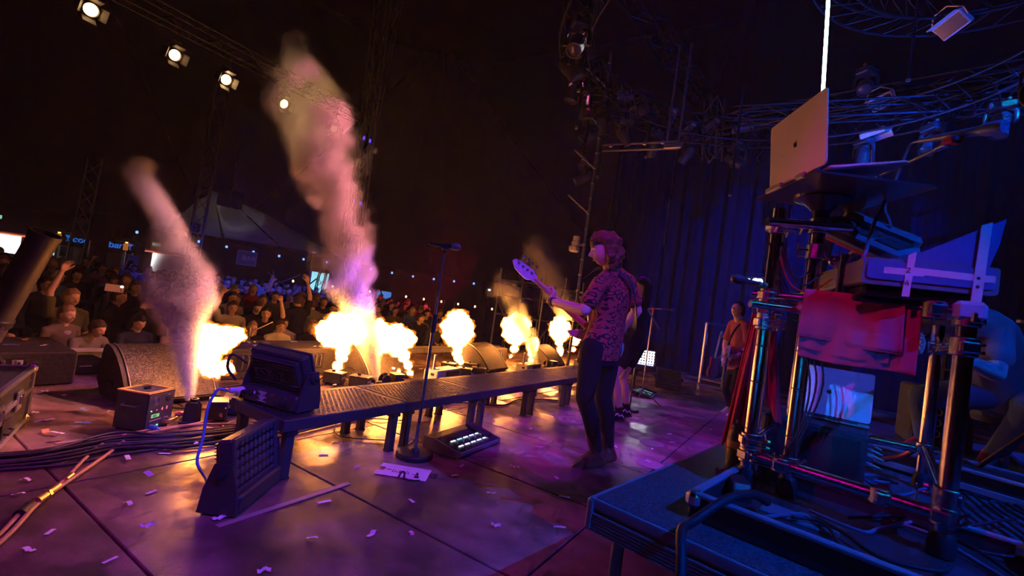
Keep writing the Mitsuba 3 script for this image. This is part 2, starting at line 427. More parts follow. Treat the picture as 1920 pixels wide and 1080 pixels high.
# ------------------------------------------------------------------ flames and smoke
scene['clear'] = {'type': 'null'}
scene['flame_body'] = {'type': 'diffuse', 'reflectance': {'type': 'rgb', 'value': 0.0}}
FIRE_CORE, FIRE_MID, FIRE_RIM = (32.0, 9.8, 2.0), (2.6, 0.85, 0.06), (0.8, 0.15, 0.004)
FLAMES = {
    'F1': [(1.839, 3.864, 0.553, 0.099), (1.847, 3.859, 0.408, 0.107), (1.879, 3.814, 0.312, 0.074), (1.887, 3.79, 0.524, 0.107), (1.92, 3.735, 0.566, 0.091), (1.955, 3.678, 0.593, 0.062), (1.981, 3.639, 0.587, 0.033), (1.933, 3.728, 0.335, 0.058), (1.958, 3.688, 0.325, 0.037), (1.789, 3.937, 0.673, 0.017), (1.801, 3.919, 0.639, 0.025), (1.817, 3.897, 0.597, 0.041), (1.914, 3.762, 0.254, 0.021)],
    'F2': [(3.352, 4.467, 0.537, 0.119), (3.419, 4.357, 0.604, 0.149), (3.497, 4.232, 0.625, 0.131), (3.543, 4.164, 0.558, 0.089), (3.449, 4.318, 0.472, 0.131), (3.382, 4.426, 0.436, 0.089), (3.476, 4.281, 0.358, 0.077), (3.47, 4.296, 0.266, 0.066), (3.46, 4.317, 0.172, 0.054), (3.453, 4.331, 0.116, 0.03), (3.539, 4.175, 0.466, 0.048), (3.336, 4.496, 0.472, 0.072), (3.381, 4.415, 0.666, 0.072)],
    'F3': [(3.936, 4.284, 0.689, 0.051), (3.924, 4.308, 0.607, 0.071), (3.97, 4.237, 0.555, 0.122), (4.048, 4.115, 0.543, 0.148), (4.119, 4.004, 0.53, 0.122), (4.17, 3.922, 0.531, 0.051), (3.997, 4.202, 0.432, 0.109), (4.078, 4.075, 0.421, 0.122), (4.13, 3.998, 0.317, 0.071), (4.168, 3.943, 0.217, 0.058), (4.186, 3.919, 0.137, 0.039), (3.966, 4.256, 0.325, 0.058), (4.117, 4.028, 0.138, 0.026), (4.08, 4.086, 0.16, 0.019)],
    'F4': [(5.773, 4.56, 0.723, 0.184), (5.715, 4.656, 0.623, 0.142), (5.85, 4.44, 0.676, 0.126), (5.791, 4.54, 0.541, 0.218), (5.716, 4.662, 0.478, 0.092), (5.879, 4.4, 0.565, 0.092), (5.811, 4.52, 0.351, 0.092), (5.816, 4.517, 0.25, 0.075), (5.834, 4.494, 0.17, 0.067), (5.867, 4.445, 0.111, 0.033)],
    'F5': [(7.451, 4.522, 0.796, 0.17), (7.39, 4.624, 0.709, 0.14), (7.524, 4.408, 0.766, 0.14), (7.475, 4.494, 0.61, 0.239), (7.388, 4.634, 0.567, 0.1), (7.562, 4.354, 0.654, 0.09), (7.483, 4.492, 0.43, 0.09), (7.482, 4.501, 0.278, 0.07), (7.469, 4.53, 0.142, 0.04), (7.527, 4.42, 0.472, 0.08)],
    'F6': [(9.247, 4.486, 0.851, 0.152), (9.188, 4.585, 0.751, 0.105), (9.329, 4.359, 0.79, 0.105), (9.268, 4.465, 0.654, 0.222), (9.276, 4.462, 0.443, 0.094), (9.306, 4.424, 0.272, 0.082), (9.328, 4.395, 0.183, 0.035)],
    'F7': [(7.576, 4.156, 0.457, 0.108), (7.572, 4.165, 0.386, 0.108), (7.58, 4.16, 0.258, 0.069), (7.582, 4.164, 0.138, 0.049)],
    'F8': [(10.217, 4.466, 0.573, 0.126), (10.203, 4.495, 0.441, 0.101), (10.202, 4.507, 0.248, 0.063)],
}
FLAME_TEXT = {
    'F1': 'leftmost flame, blown sideways beside the pink smoke plume',
    'F2': 'wide mushroom flame on a slanting stem, just left of the tallest smoke plume',
    'F3': 'ragged tilted flame just right of the tallest smoke plume, hanging over a wedge',
    'F4': 'round mushroom flame right of the microphone stand, alone before the dark tent',
    'F5': 'round mushroom flame with a curling stem under the bass headstock',
    'F6': 'small round flame under the bass neck, left of the bassist',
    'F7': 'smallest low flame above a white box, between two round mushroom flames',
    'F8': 'narrow flame half hidden behind the hip of the bassist'}


def billow(blobs, grow, amp, freq, seed, edge):
    """One closed surface of the swelling balls of a flame, puckered like cauliflower."""
    ms = []
    for x, y, z, r in blobs:
        d = trimesh.creation.icosphere(2, r * grow + (grow - 1) * 0.02).vertices
        ms.append(MF.hull_points(d + [x, y, z]))
    m = MF.batch_boolean(ms, manifold3d.OpType.Add).refine_to_length(edge)
    v, f, _ = meshkit.arrays(m)
    t = trimesh.Trimesh(v, f, process=False); t.merge_vertices()
    trimesh.smoothing.filter_taubin(t, iterations=6)
    n = np.array(t.vertex_normals); p = np.array(t.vertices)
    w = np.abs(meshkit.noise(p * freq, seed) - 0.5) * 2 + 0.5 * np.abs(meshkit.noise(p * freq * 2.1, seed + 1) - 0.5) * 2
    t.vertices = p + n * ((w - 0.55) * amp)[:, None]
    return t


for k, (name, blobs) in enumerate(FLAMES.items()):
    far = k in (3, 4, 5, 7)
    size = max(b[3] for b in blobs)
    edge = size * 0.16
    fl = thing('flame', FLAME_TEXT[name], 'flame')
    fr = 1.0 / (size * 0.42)
    part(fl, 'flame_core', billow(blobs, 1.0, size * 0.20, fr, k * 5, edge), 'flame_body', True, emitter=emit(FIRE_CORE, 1.0, 1.0))
    part(fl, 'flame_mantle', billow(blobs, 1.05, size * 0.26, fr, k * 5, edge), 'clear', True, emitter=emit(FIRE_MID, 1.0, 0.03))
    part(fl, 'flame_fringe', billow(blobs, 1.12, size * 0.30, fr * 1.2, k * 5 + 2, edge), 'clear', True, emitter=emit(FIRE_RIM, 1.0, 0.03))

PLUMES = {
    'P1': [(1.671, 3.592, 0.129, 0.015), (1.657, 3.61, 0.21, 0.03), (1.639, 3.632, 0.321, 0.053), (1.618, 3.658, 0.45, 0.076), (1.591, 3.693, 0.596, 0.11), (1.565, 3.725, 0.743, 0.136), (1.554, 3.734, 0.894, 0.159), (1.553, 3.728, 1.047, 0.163), (1.549, 3.726, 1.181, 0.151), (1.512, 3.778, 1.305, 0.129), (1.433, 3.897, 1.419, 0.121), (1.366, 3.996, 1.535, 0.121), (1.321, 4.061, 1.657, 0.091)],
    'P2': [(3.794, 3.985, 0.01, 0.018), (3.762, 4.028, 0.125, 0.043), (3.723, 4.082, 0.287, 0.079), (3.678, 4.143, 0.472, 0.122), (3.621, 4.22, 0.704, 0.17), (3.565, 4.296, 0.936, 0.219), (3.511, 4.369, 1.138, 0.255), (3.471, 4.422, 1.343, 0.261), (3.433, 4.468, 1.58, 0.255), (3.393, 4.519, 1.816, 0.273), (3.324, 4.614, 2.075, 0.304), (3.239, 4.732, 2.361, 0.334), (3.179, 4.81, 2.653, 0.365), (3.13, 4.873, 2.949, 0.377), (3.051, 4.981, 3.236, 0.316), (2.969, 5.098, 3.461, 0.219), (2.915, 5.175, 3.601, 0.134)],
    'P3': [(7.426, 3.859, -0.039, 0.019), (7.372, 3.934, 0.14, 0.048), (7.323, 4.002, 0.32, 0.076), (7.214, 4.154, 0.677, 0.171), (7.101, 4.313, 1.033, 0.247), (6.977, 4.498, 1.241, 0.247), (6.928, 4.563, 1.47, 0.171)],
    'P4': [(9.498, 4.46, 0.924, 0.167), (9.381, 4.624, 1.317, 0.286), (9.244, 4.817, 1.704, 0.358), (9.114, 5.005, 2.032, 0.358), (8.99, 5.186, 2.302, 0.262)],
}
PLUME_TEXT = {
    'P1': ('pink smoke plume rising from the black nozzle beside the leftmost flame', 11.0, (0.97, 0.96, 0.96)),
    'P2': ('tallest smoke plume, pink below and tan above, rising across the lamps', 7.5, (0.97, 0.96, 0.96)),
    'P3': ('thin slanting smoke plume over the smallest low flame', 3.0, (0.97, 0.96, 0.96)),
    'P4': ('small pink smoke puff behind the bass headstock', 3.4, (0.97, 0.96, 0.96))}


def plume(name, pts, seed):
    text_, dens, alb = PLUME_TEXT[name]
    p = np.array(pts, float)
    q = spline(p, 6)
    q[:, 3] = np.maximum(q[:, 3], 0.01)
    lo = (q[:, :3] - q[:, 3:] * 1.75).min(0); hi = (q[:, :3] + q[:, 3:] * 1.75).max(0); lo[2] = q[0, 2]
    n = np.clip(((hi - lo) / 0.028).astype(int), 10, [64, 64, 170])
    gx, gy, gz = [lo[i] + (np.arange(n[i]) + 0.5) / n[i] * (hi[i] - lo[i]) for i in range(3)]
    Z, Y, X = np.meshgrid(gz, gy, gx, indexing='ij')
    cx, cy, cr = [np.interp(gz, q[:, 2], q[:, i])[:, None, None] for i in (0, 1, 3)]
    P = np.stack([X, Y, Z], -1)
    h = np.clip((Z - gz[0]) / (gz[-1] - gz[0]), 0, 1)
    lift = np.clip((Z - gz[0] - 0.25) / 0.7, 0, 1)
    wx = (meshkit.fbm(P * [3.2, 3.2, 2.4], 4, seed) - 0.5) * lift; wy = (meshkit.fbm(P * [3.2, 3.2, 2.4] + 7, 4, seed + 9) - 0.5) * lift
    d = np.hypot(X - cx + wx * cr * 3.0, Y - cy + wy * cr * 3.0) / (cr * 1.08)
    tex = 0.05 + 0.95 * np.clip((meshkit.fbm(P * [5.5, 5.5, 3.8], 5, seed + 20) - 0.36) / 0.30, 0, 1)
    tex = 1 + (tex - 1) * lift
    core = np.clip(1.25 - d, 0, 1) ** 1.6
    thin = 1.0 / (1.0 + 9.0 * np.clip(cr - 0.03, 0, 1))
    fade = np.clip((1 - h) / 0.30, 0, 1) ** 0.8
    g = core * tex * thin * fade * 2.1
    g[..., 0] = 0; g[..., -1] = 0; g[:, 0] = 0; g[:, -1] = 0; g[-1] = 0
    # the hull that carries the smoke follows its column
    hull = [MF.hull_points(np.vstack([trimesh.creation.icosphere(1, a[3] * 1.75).vertices + a[:3], trimesh.creation.icosphere(1, b[3] * 1.75).vertices + b[:3]])) for a, b in zip(p, p[1:])]
    hull = MF.batch_boolean(hull, manifold3d.OpType.Add).trim_by_plane((0, 0, 1), float(q[0, 2]) + 0.002)
    key = thing('smoke_plume', text_, 'smoke')
    scene[key] = {**mikit.ply(hull, 'clear', False),
        'interior': {'type': 'heterogeneous', 'albedo': rgb(*alb), 'scale': dens * 7.0, 'phase': {'type': 'hg', 'g': 0.2},
            'sigma_t': {'type': 'gridvolume', 'grid': mi.VolumeGrid(np.ascontiguousarray(g[..., None], np.float32)), 'to_world': T4().translate(lo.tolist()).scale((hi - lo).tolist())}},
        'exterior': {'type': 'ref', 'id': 'haze'}}


for k, (name, pts) in enumerate(PLUMES.items()): plume(name, pts, 30 + 11 * k)
# ------------------------------------------------------------------ the low catwalk of grated benches
BY0, BY1, BH, BW = 2.30, 2.86, 0.34, 0.93   # metres
def grating(w, d, pitch=0.034):
    s = sbox(0.012, 0.012, w - 0.012, d - 0.012)
    holes = []
    rows = int((d - 0.05) / (pitch * 0.80))
    for r in range(rows):
        y = 0.03 + r * pitch * 0.80
        for c in range(int((w - 0.06) / pitch)):
            x = 0.034 + c * pitch + (pitch / 2 if r % 2 else 0)
            if x > w - 0.03: continue
            holes.append(Polygon([(x + 0.0138 * math.cos(a), y + 0.0098 * math.sin(a)) for a in np.arange(6) * PI / 3]))
    return prism(s.difference(union_all(holes)), 0.006)
_grate = grating(BW, BY1 - BY0)
def bench(label):
    t = thing('grated_bench', label, 'stage riser', 'grated bench modules of the catwalk')
    part(t, 'grating', moved(_grate, M4((0, 0, BH - 0.008))), 'black_metal', False)
    w, d = BW, BY1 - BY0
    for n, c, s in (('long_rail', (w / 2, 0.018, BH - 0.036), (w - 0.006, 0.036, 0.066)), ('long_rail', (w / 2, d - 0.018, BH - 0.036), (w - 0.006, 0.036, 0.066)),
                    ('end_rail', (0.02, d / 2, BH - 0.036), (0.034, d - 0.076, 0.066)), ('end_rail', (w - 0.02, d / 2, BH - 0.036), (0.034, d - 0.076, 0.066))):
        part(t, n, bx(c, s, 0.004), 'bench_steel')
    for x in (w / 3, 2 * w / 3): part(t, 'cross_bar', bx((x, d / 2, BH - 0.030), (0.025, d - 0.08, 0.03)), 'bench_steel')
    for x in (0.07, w - 0.07):
        for y in (0.045, d - 0.045):
            g = part(t, 'leg', bx((x, y, (BH - 0.072) / 2 + 0.004), (0.052, 0.052, BH - 0.074), 0.005), 'bench_steel')
            part(g, 'foot', bx((x, y, 0.004), (0.058, 0.058, 0.008), 0.002), 'black_rubber')
            part(t, 'leg_bracket', bx((x, y, BH - 0.085), (0.075, 0.07, 0.03), 0.006), 'black_metal')
    return t
pr('bench_steel', (0.05, 0.05, 0.055), 0.42, 0.3)
BT = ['grated bench module at the near end of the catwalk, under the strobe', 'grated bench module, second from the near end, beside the microphone stand', 'grated bench module behind the black foot controller', 'grated bench module just left of the bassist',
      'grated bench module behind the bassist', 'grated bench module behind the legs of the singer', 'grated bench module at the far end, under the lit strobe']
b0 = bench(BT[0]); M = {}
loc = [M4((1.55 + BW * i, BY0, 0)) for i in range(7)]
for i in range(1, 7): dup(b0, loc[i], BT[i])
place[b0] = loc[0]
for k in list(scene):
    if k.startswith(b0 + '__'): scene[k]['to_world'] = T4(loc[0].tolist())

# ------------------------------------------------------------------ strobe panels in yokes
def strobe(label, m, tilt, lit=False, group='square strobe panels'):
    m = np.array(m); m[:3, :3] *= 0.9
    """Faces +x, 0.5 wide along y: a base box, two yoke plates, and a tilting head with a grid of cells and a bright bar."""
    t = thing('strobe_light', label, 'stage light', group, m)
    base = part(t, 'base', bx((0, 0, 0.055), (0.20, 0.46, 0.10), 0.012), 'fixture_black')
    part(base, 'top_plate', bx((0.005, 0, 0.108), (0.13, 0.40, 0.006), 0.002), 'fixture_black')
    for y in (-0.2, 0.2): part(base, 'foot', bx((0, y, 0.003), (0.17, 0.04, 0.008), 0.002), 'black_rubber')
    if not lit:
        # rear panel: rating text, connectors, dial
        for r in range(9): part(base, 'rating_text', bx((-0.1008, 0.055 - 0.004 * (r % 3), 0.088 - r * 0.0075), (0.001, 0.075 - 0.018 * (r % 4), 0.003)), 'tape_white', False)
        part(base, 'ce_mark', text('CE', 0.016, frame((-0.1012, -0.015, 0.075), (0, -1, 0), (0, 0, 1)) @ np.diag([1, 1, 1, 1]) @ trimesh.transformations.rotation_matrix(PI / 2, (1, 0, 0)), 0.001), 'red_plastic', False)
        part(base, 'warning_mark', text('8', 0.02, frame((-0.1012, 0.125, 0.062), (0, -1, 0), (0, 0, 1)) @ trimesh.transformations.rotation_matrix(PI / 2, (1, 0, 0)), 0.001), 'tape_white', False)
        for y in (0.155, 0.195): part(base, 'power_socket', cat(cyl((-0.10, y, 0.06), (-0.125, y, 0.06), 0.016), cyl((-0.125, y, 0.06), (-0.128, y, 0.06), 0.010)), 'black_metal')
        for y in (-0.12, -0.165): part(base, 'data_socket', cat(cyl((-0.10, y, 0.04), (-0.112, y, 0.04), 0.014), cyl((-0.112, y, 0.04), (-0.113, y, 0.04), 0.008)), 'black_metal')
        part(base, 'dial', cyl((-0.10, -0.145, 0.08), (-0.108, -0.145, 0.08), 0.009), 'dark_plastic')
    for s in (-1, 1):
        pl = prism([(-0.10, 0.0), (0.10, 0.0), (0.085, 0.12), (0.045, 0.25), (-0.045, 0.25), (-0.085, 0.12)], 0.012)
        part(t, 'yoke', moved(pl, frame((0, s * 0.243 + 0.006, 0.01), (1, 0, 0), (0, -1, 0))), 'fixture_black')
        part(t, 'tilt_knob', lathe([(0.0, 0), (0.027, 0), (0.03, 0.008), (0.027, 0.022), (0.012, 0.026), (0.012, 0.04), (0.0, 0.04)], 14, frame((0, s * 0.25, 0.215), (1, 0, 0), (0, s, 0))), 'black_rubber')
    H = trimesh.transformations.rotation_matrix(-tilt, (0, 1, 0), (0, 0, 0.215)) @ M4((0, 0, 0.225))
    w, h = 0.455, 0.30
    shell = part(t, 'head', moved(cat(bx((0.0, 0, 0), (0.075, w, h), 0.012), bx((-0.045, 0, 0.0), (0.04, w - 0.06, h - 0.05), 0.01)), H), 'fixture_black')
    ring = rrect(w, h, 0.01).difference(rrect(w - 0.035, h - 0.035, 0.004))
    part(shell, 'bezel', moved(prism(ring, 0.014), H @ frame((0.037, 0, 0), (0, 1, 0), (1, 0, 0))), 'dark_plastic')
    # cooling fins and fans behind
    for k in range(14):
        z = -0.115 + k * 0.0177
        if abs(z) < 0.035: continue
        part(shell, 'cooling_fin', moved(bx((-0.071, 0, z), (0.014, w - 0.09, 0.006)), H), 'fixture_black', False)
    for y in (-0.11, 0.0, 0.11): part(shell, 'fan', moved(lathe([(0.0, 0), (0.016, 0), (0.016, 0.006), (0.03, 0.006), (0.033, 0.0), (0.036, 0.008), (0.036, -0.004)], 18), H @ frame((-0.066, y, 0), (0, 1, 0), (-1, 0, 0))), 'black_metal')
    part(shell, 'lens_sheet', moved(bx((0.037, 0, 0), (0.003, w - 0.03, h - 0.03)), H), 'black_gloss', False)
    nx, nz = 9, 5
    gap = 0.0 if lit else 0.0
    for i in range(nx):
        for j in range(nz):
            y, z = (i - (nx - 1) / 2) * 0.046, (j - (nz - 1) / 2) * 0.050 + 0.018
            c = moved(lathe([(0.021, 0.0), (0.019, 0.0015), (0.012, 0.003), (0.0, 0.0035)], 10), H @ frame((0.039, y, z), (0, 1, 0), (1, 0, 0)))
            if lit: part(shell, 'led_cell', c, 'white_plastic', True, emitter=emit((1.0, 0.96, 1.0), 9, 0.02))
            else: part(shell, 'led_cell', c, 'lens_grey', True)
    bar = moved(bx((0.041, 0, -0.125), (0.010, w - 0.06, 0.022), 0.004), H)
    if lit: part(shell, 'light_bar', bar, 'white_plastic', True, emitter=emit((0.10, 0.22, 1.0), 14, 0.2))
    else: part(shell, 'light_bar', bar, 'lens_grey')
    return t
pr('fixture_black', (0.03, 0.03, 0.034), 0.38)
pr('lens_grey', (0.055, 0.055, 0.07), 0.18)
s1 = strobe('black strobe panel on the near end of the catwalk, its finned back towards us', frame((1.70, 2.60, BH), (0.97, 0.22, 0), (0, 0, 1)), 0.42)
s2 = strobe('black strobe panel on the floor before the catwalk, lens towards the stage', frame((1.36, 2.26, 0), (0.56, -0.83, 0), (0, 0, 1)), 0.16)
s3 = strobe('lit strobe panel with white cells on the far end of the catwalk', frame((7.80, 2.19, BH), (-0.93, -0.36, 0), (0, 0, 1)), 0.25, True, None)
s4 = strobe('unlit strobe panel on the floor beyond the catwalk, before the drape', frame((8.75, 1.95, 0), (-0.96, -0.28, 0), (0, 0, 1)), 0.30)

# ------------------------------------------------------------------ monitor wedges and subwoofers
def wedge(label, x0, y0, w, d, h, rz=0.0):
    t = thing('monitor_wedge', label, 'stage monitor', 'curved monitor wedges', M4((x0, y0, 0), rz))
    a = np.linspace(0, 1, 9)
    arc = [(0.02 + (d * 0.80) * s, 0.055 + (h - 0.055) * math.sin(s * PI / 2) ** 0.9) for s in a]
    prof = [(0.06, 0.0), (d - 0.12, 0.0), (d, 0.10), (d * 0.93, h * 0.9), (d * 0.86, h)] + arc[::-1] + [(0.0, 0.045)]
    F_ = frame((0, 0, 0), (0, 1, 0), (1, 0, 0))
    part(t, 'cabinet', moved(prism(prof, 0.035), F_), 'speaker_black', 25)
    part(t, 'cabinet', moved(prism(prof, 0.035, z=w - 0.035), F_), 'speaker_black', 25)
    inner = [(y, z - 0.006) for y, z in prof if (y, z) in arc]
    body = [(0.07, 0.004), (d - 0.125, 0.004), (d - 0.006, 0.10), (d * 0.92, h * 0.88), (d * 0.855, h - 0.008)] + [(y + 0.004, z - 0.010) for y, z in arc[::-1]] + [(0.012, 0.045)]
    part(t, 'body', moved(prism(body, w - 0.07, z=0.035), F_), 'speaker_black', 25)
    out = [(y - 0.002, z + 0.003) for y, z in arc]; inn = [(y + 0.004, z - 0.007) for y, z in arc]
    part(t, 'grille', moved(prism(out + inn[::-1], w - 0.078, z=0.039), F_), 'grille', 25)
    for s in (0.037, w - 0.037): part(t, 'edge_trim', tube([(s, y - 0.002, z + 0.003) for y, z in arc], 0.007, 6), 'steel')
    for s in (-0.001, w + 0.001): part(t, 'handle', tube([(s, d * 0.45, h * 0.30), (s + (0.012 if s > 0.1 else -0.012), d * 0.5, h * 0.34), (s + (0.012 if s > 0.1 else -0.012), d * 0.62, h * 0.34), (s, d * 0.67, h * 0.30)], 0.008, 6), 'black_metal')
    part(t, 'handle', tube([(w * 0.35, d * 0.985, h * 0.55), (w * 0.38, d + 0.02, h * 0.58), (w * 0.62, d + 0.02, h * 0.58), (w * 0.65, d * 0.985, h * 0.55)], 0.008, 6), 'black_metal')
    return t
wedge('curved black monitor wedge at the left, largest and nearest of its row', 1.44, 3.98, 0.64, 0.62, 0.385)
wedge('black monitor wedge at the foot of the tallest smoke plume', 3.70, 4.06, 0.74, 0.52, 0.40, 0.06)
wedge('black monitor wedge right of the round flame by the microphone stand', 5.98, 3.98, 0.72, 0.60, 0.40, 0.12)
wedge('black monitor wedge left of the legs of the bassist, farthest of its row', 8.02, 3.92, 0.72, 0.60, 0.38, 0.08)


def sub(label, c, s, m=None, parts=True):
    t = thing('subwoofer', label, 'subwoofer', None, M4(c) if m is None else m)
    x, y, z = s
    part(t, 'cabinet', bx((0, 0, z / 2), (x, y, z), 0.012), 'speaker_black')
    part(t, 'grille', bx((0, y / 2 - 0.002, z / 2), (x - 0.05, 0.012, z - 0.05), 0.003), 'grille')
    k = [(-x / 2 * 0.5), (x / 2 * 0.5)]
    for q in k:
        r = part(t, 'handle_plate', bx((q, -y / 2 - 0.001, z * 0.55), (0.16, 0.008, z * 0.6), 0.003), 'black_metal')
        for dx in (-0.03, 0.03): part(r, 'handle_bar', tube([(q + dx, -y / 2 - 0.004, z * 0.32), (q + dx, -y / 2 - 0.028, z * 0.36), (q + dx, -y / 2 - 0.028, z * 0.74), (q + dx, -y / 2 - 0.004, z * 0.78)], 0.007, 6), 'steel')
    return t
sub('wide black subwoofer with strap handles behind the strobe, lit gold', (3.02, 4.95, 0), (1.66, 0.58, 0.30))
sl = sub('big dark speaker box strewn with paper at the far left, behind the flight case', (0.62, 5.22, 0), (1.52, 0.74, 0.26))
part(sl, 'label_plate', bx((0.42, -0.378, 0.17), (0.06, 0.004, 0.07), 0.001), 'white_plastic', label='white label plate')
part(sl, 'label_plate', bx((0.51, -0.378, 0.165), (0.08, 0.004, 0.06), 0.001), 'dark_plastic')
part(sl, 'label_mark', cyl((0.425, -0.380, 0.18), (0.425, -0.383, 0.18), 0.012), 'ink')
sub('low black speaker box beyond the third wedge', (7.15, 5.0, 0), (0.9, 0.6, 0.26))
t = thing('stage_box', 'small black box between the big speaker box and the nearest wedge', 'box', None, M4((1.52, 5.30, 0), 0.1))
part(t, 'case', bx((0, 0, 0.06), (0.26, 0.22, 0.12), 0.008), 'speaker_black'); part(t, 'lid', bx((0, 0, 0.125), (0.25, 0.21, 0.012), 0.004), 'black_metal')
part(t, 'handle', tube([(0.04, -0.11, 0.07), (0.04, -0.13, 0.075), (-0.04, -0.13, 0.075), (-0.04, -0.11, 0.07)], 0.005, 6), 'steel')

# ------------------------------------------------------------------ effect machines on the deck edge
t = thing('spark_machine', 'black cube machine with yellow-edged top and small green display, before the nearest wedge', 'effect machine', None, M4((1.385, 3.55, 0), math.radians(-62)))
w, h = 0.215, 0.235
body = part(t, 'body', bx((0, 0, h / 2 + 0.012), (w, w, h), 0.006), 'black_metal')
part(t, 'top_rim', moved(prism(rrect(w + 0.006, w + 0.006, 0.006).difference(rrect(w - 0.05, w - 0.05, 0.004)), 0.008), M4((0, 0, h + 0.011))), 'yellow_panel', False)
part(t, 'top_plate', bx((0, 0, h + 0.013), (w - 0.05, w - 0.05, 0.006)), 'steel', False)
part(t, 'nozzle', lathe([(0.022, 0), (0.022, 0.012), (0.016, 0.012), (0.016, 0.0)], 16).apply_translation((0.0, 0.0, h + 0.016)), 'black_metal')
for sx in (-1, 1):
    for sy in (-1, 1): part(t, 'foot', cyl((sx * 0.085, sy * 0.085, 0), (sx * 0.085, sy * 0.085, 0.014), 0.014), 'black_rubber')
fx = w / 2
FR = lambda y, z: frame((fx + 0.001, y, z), (0, 1, 0), (1, 0, 0))   # panel towards the camera's right: +x of the box
pan = part(t, 'control_panel', bx((fx, 0, h / 2 + 0.012), (0.004, w - 0.016, h - 0.02), 0.001), 'dark_plastic')
part(pan, 'fan_guard', moved(cat(*[lathe([(r - 0.0015, 0), (r, 0.003), (r + 0.0015, 0)], 18) for r in (0.010, 0.019, 0.028)]), FR(-0.045, 0.195)), 'steel')
part(pan, 'knob', moved(lathe([(0.0, 0.004), (0.022, 0.004), (0.025, 0.0)], 18), FR(0.055, 0.20)), 'black_metal')
part(pan, 'status_led', bx((fx + 0.003, -0.072, 0.135), (0.003, 0.008, 0.008)), 'green_plastic', False, emitter=emit((0.1, 1.0, 0.35), 2.2), label='green status light')
part(pan, 'status_led', bx((fx + 0.003, -0.030, 0.135), (0.003, 0.006, 0.006)), 'red_plastic', False, emitter=emit((1.0, 0.08, 0.10), 2.0), label='red status light')
for dg, y in (('4', 0.004), ('3', 0.040)):
    part(pan, 'digit', text(dg, 0.017, frame((fx + 0.002, y, 0.128), (0, 1, 0), (1, 0, 0)), 0.002, True), 'red_plastic', False, emitter=emit((1.0, 0.10, 0.16), 2.2), label='red lit digit')
part(pan, 'display', bx((fx + 0.003, -0.036, 0.100), (0.003, 0.062, 0.022)), 'green_plastic', False, emitter=emit((0.38, 0.80, 0.32), 0.55), label='small green display')
part(pan, 'display_text', text('001', 0.010, frame((fx + 0.005, -0.055, 0.095), (0, 1, 0), (1, 0, 0)), 0.001, True), 'ink', False)
part(pan, 'switch_light', bx((fx + 0.004, -0.012, 0.034), (0.004, 0.012, 0.012)), 'green_plastic', False, emitter=emit((0.1, 1.0, 0.6), 2.0), label='green power switch')
for y, z, ww in ((-0.03, 0.072, 0.09), (0.055, 0.072, 0.034), (0.05, 0.048, 0.045)): part(pan, 'print_label', bx((fx + 0.003, y, z), (0.001, ww, 0.010)), 'mark', False)
part(pan, 'power_plug', cat(cyl((fx, -0.062, 0.034), (fx + 0.045, -0.062, 0.034), 0.016), cyl((fx + 0.045, -0.062, 0.034), (fx + 0.07, -0.064, 0.022), 0.009)), 'blue_plug')
pr('blue_plug', (0.06, 0.22, 0.45), 0.4)
part(t, 'side_handle', tube([(-0.05, -w / 2, 0.17), (-0.05, -w / 2 - 0.02, 0.165), (0.05, -w / 2 - 0.02, 0.165), (0.05, -w / 2, 0.17)], 0.005, 6), 'steel')

def jet(label, m, lit=True):
    t = thing('smoke_jet', label, 'effect machine', None, m)
    part(t, 'base_plate', bx((0.05, 0, 0.006), (0.30, 0.17, 0.012), 0.003), 'black_metal')
    for s in (-1, 1): part(t, 'bracket', prism([(-0.055, 0.0), (0.055, 0.0), (0.05, 0.09), (0.02, 0.125), (-0.02, 0.125), (-0.05, 0.09)], 0.006, frame((-0.03, s * 0.048, 0.01), (1, 0, 0), (0, -1, 0))), 'black_metal')
    part(t, 'nozzle', lathe([(0.030, 0.0), (0.030, 0.06), (0.022, 0.075), (0.022, 0.125), (0.027, 0.128), (0.027, 0.142), (0.018, 0.142), (0.016, 0.10)], 18).apply_translation((-0.03, 0, 0.012)), 'black_metal')
    part(t, 'valve', cat(cyl((-0.03, 0, 0.045), (-0.13, 0.0, 0.045), 0.016), cyl((-0.10, 0, 0.045), (-0.115, 0, 0.045), 0.022, n=6)), 'brass')
    bxx = part(t, 'control_box', bx((0.12, 0, 0.078), (0.12, 0.15, 0.125), 0.006), 'black_metal')
    part(bxx, 'lid', bx((0.12, 0, 0.144), (0.124, 0.154, 0.008), 0.003), 'steel')
    part(bxx, 'indicator', bx((0.165, -0.0765, 0.105), (0.006, 0.003, 0.006)), 'red_plastic', False, emitter=emit((1.0, 0.1, 0.2), 2.0 if lit else 0.4))
    part(bxx, 'plug', cat(cyl((0.14, -0.075, 0.06), (0.14, -0.10, 0.06), 0.010), cyl((0.14, -0.10, 0.06), (0.145, -0.115, 0.055), 0.006)), 'brass')
    return t
jet('black smoke nozzle with a small control box at the foot of the pink plume', M4((1.71, 3.55, 0), -0.45))
jet('black smoke nozzle behind the catwalk at the foot of the tallest plume', M4((3.82, 3.90, 0), -0.3))
jet('black smoke nozzle beyond the second white flame machine', M4((7.98, 4.0, 0), -0.3), False)

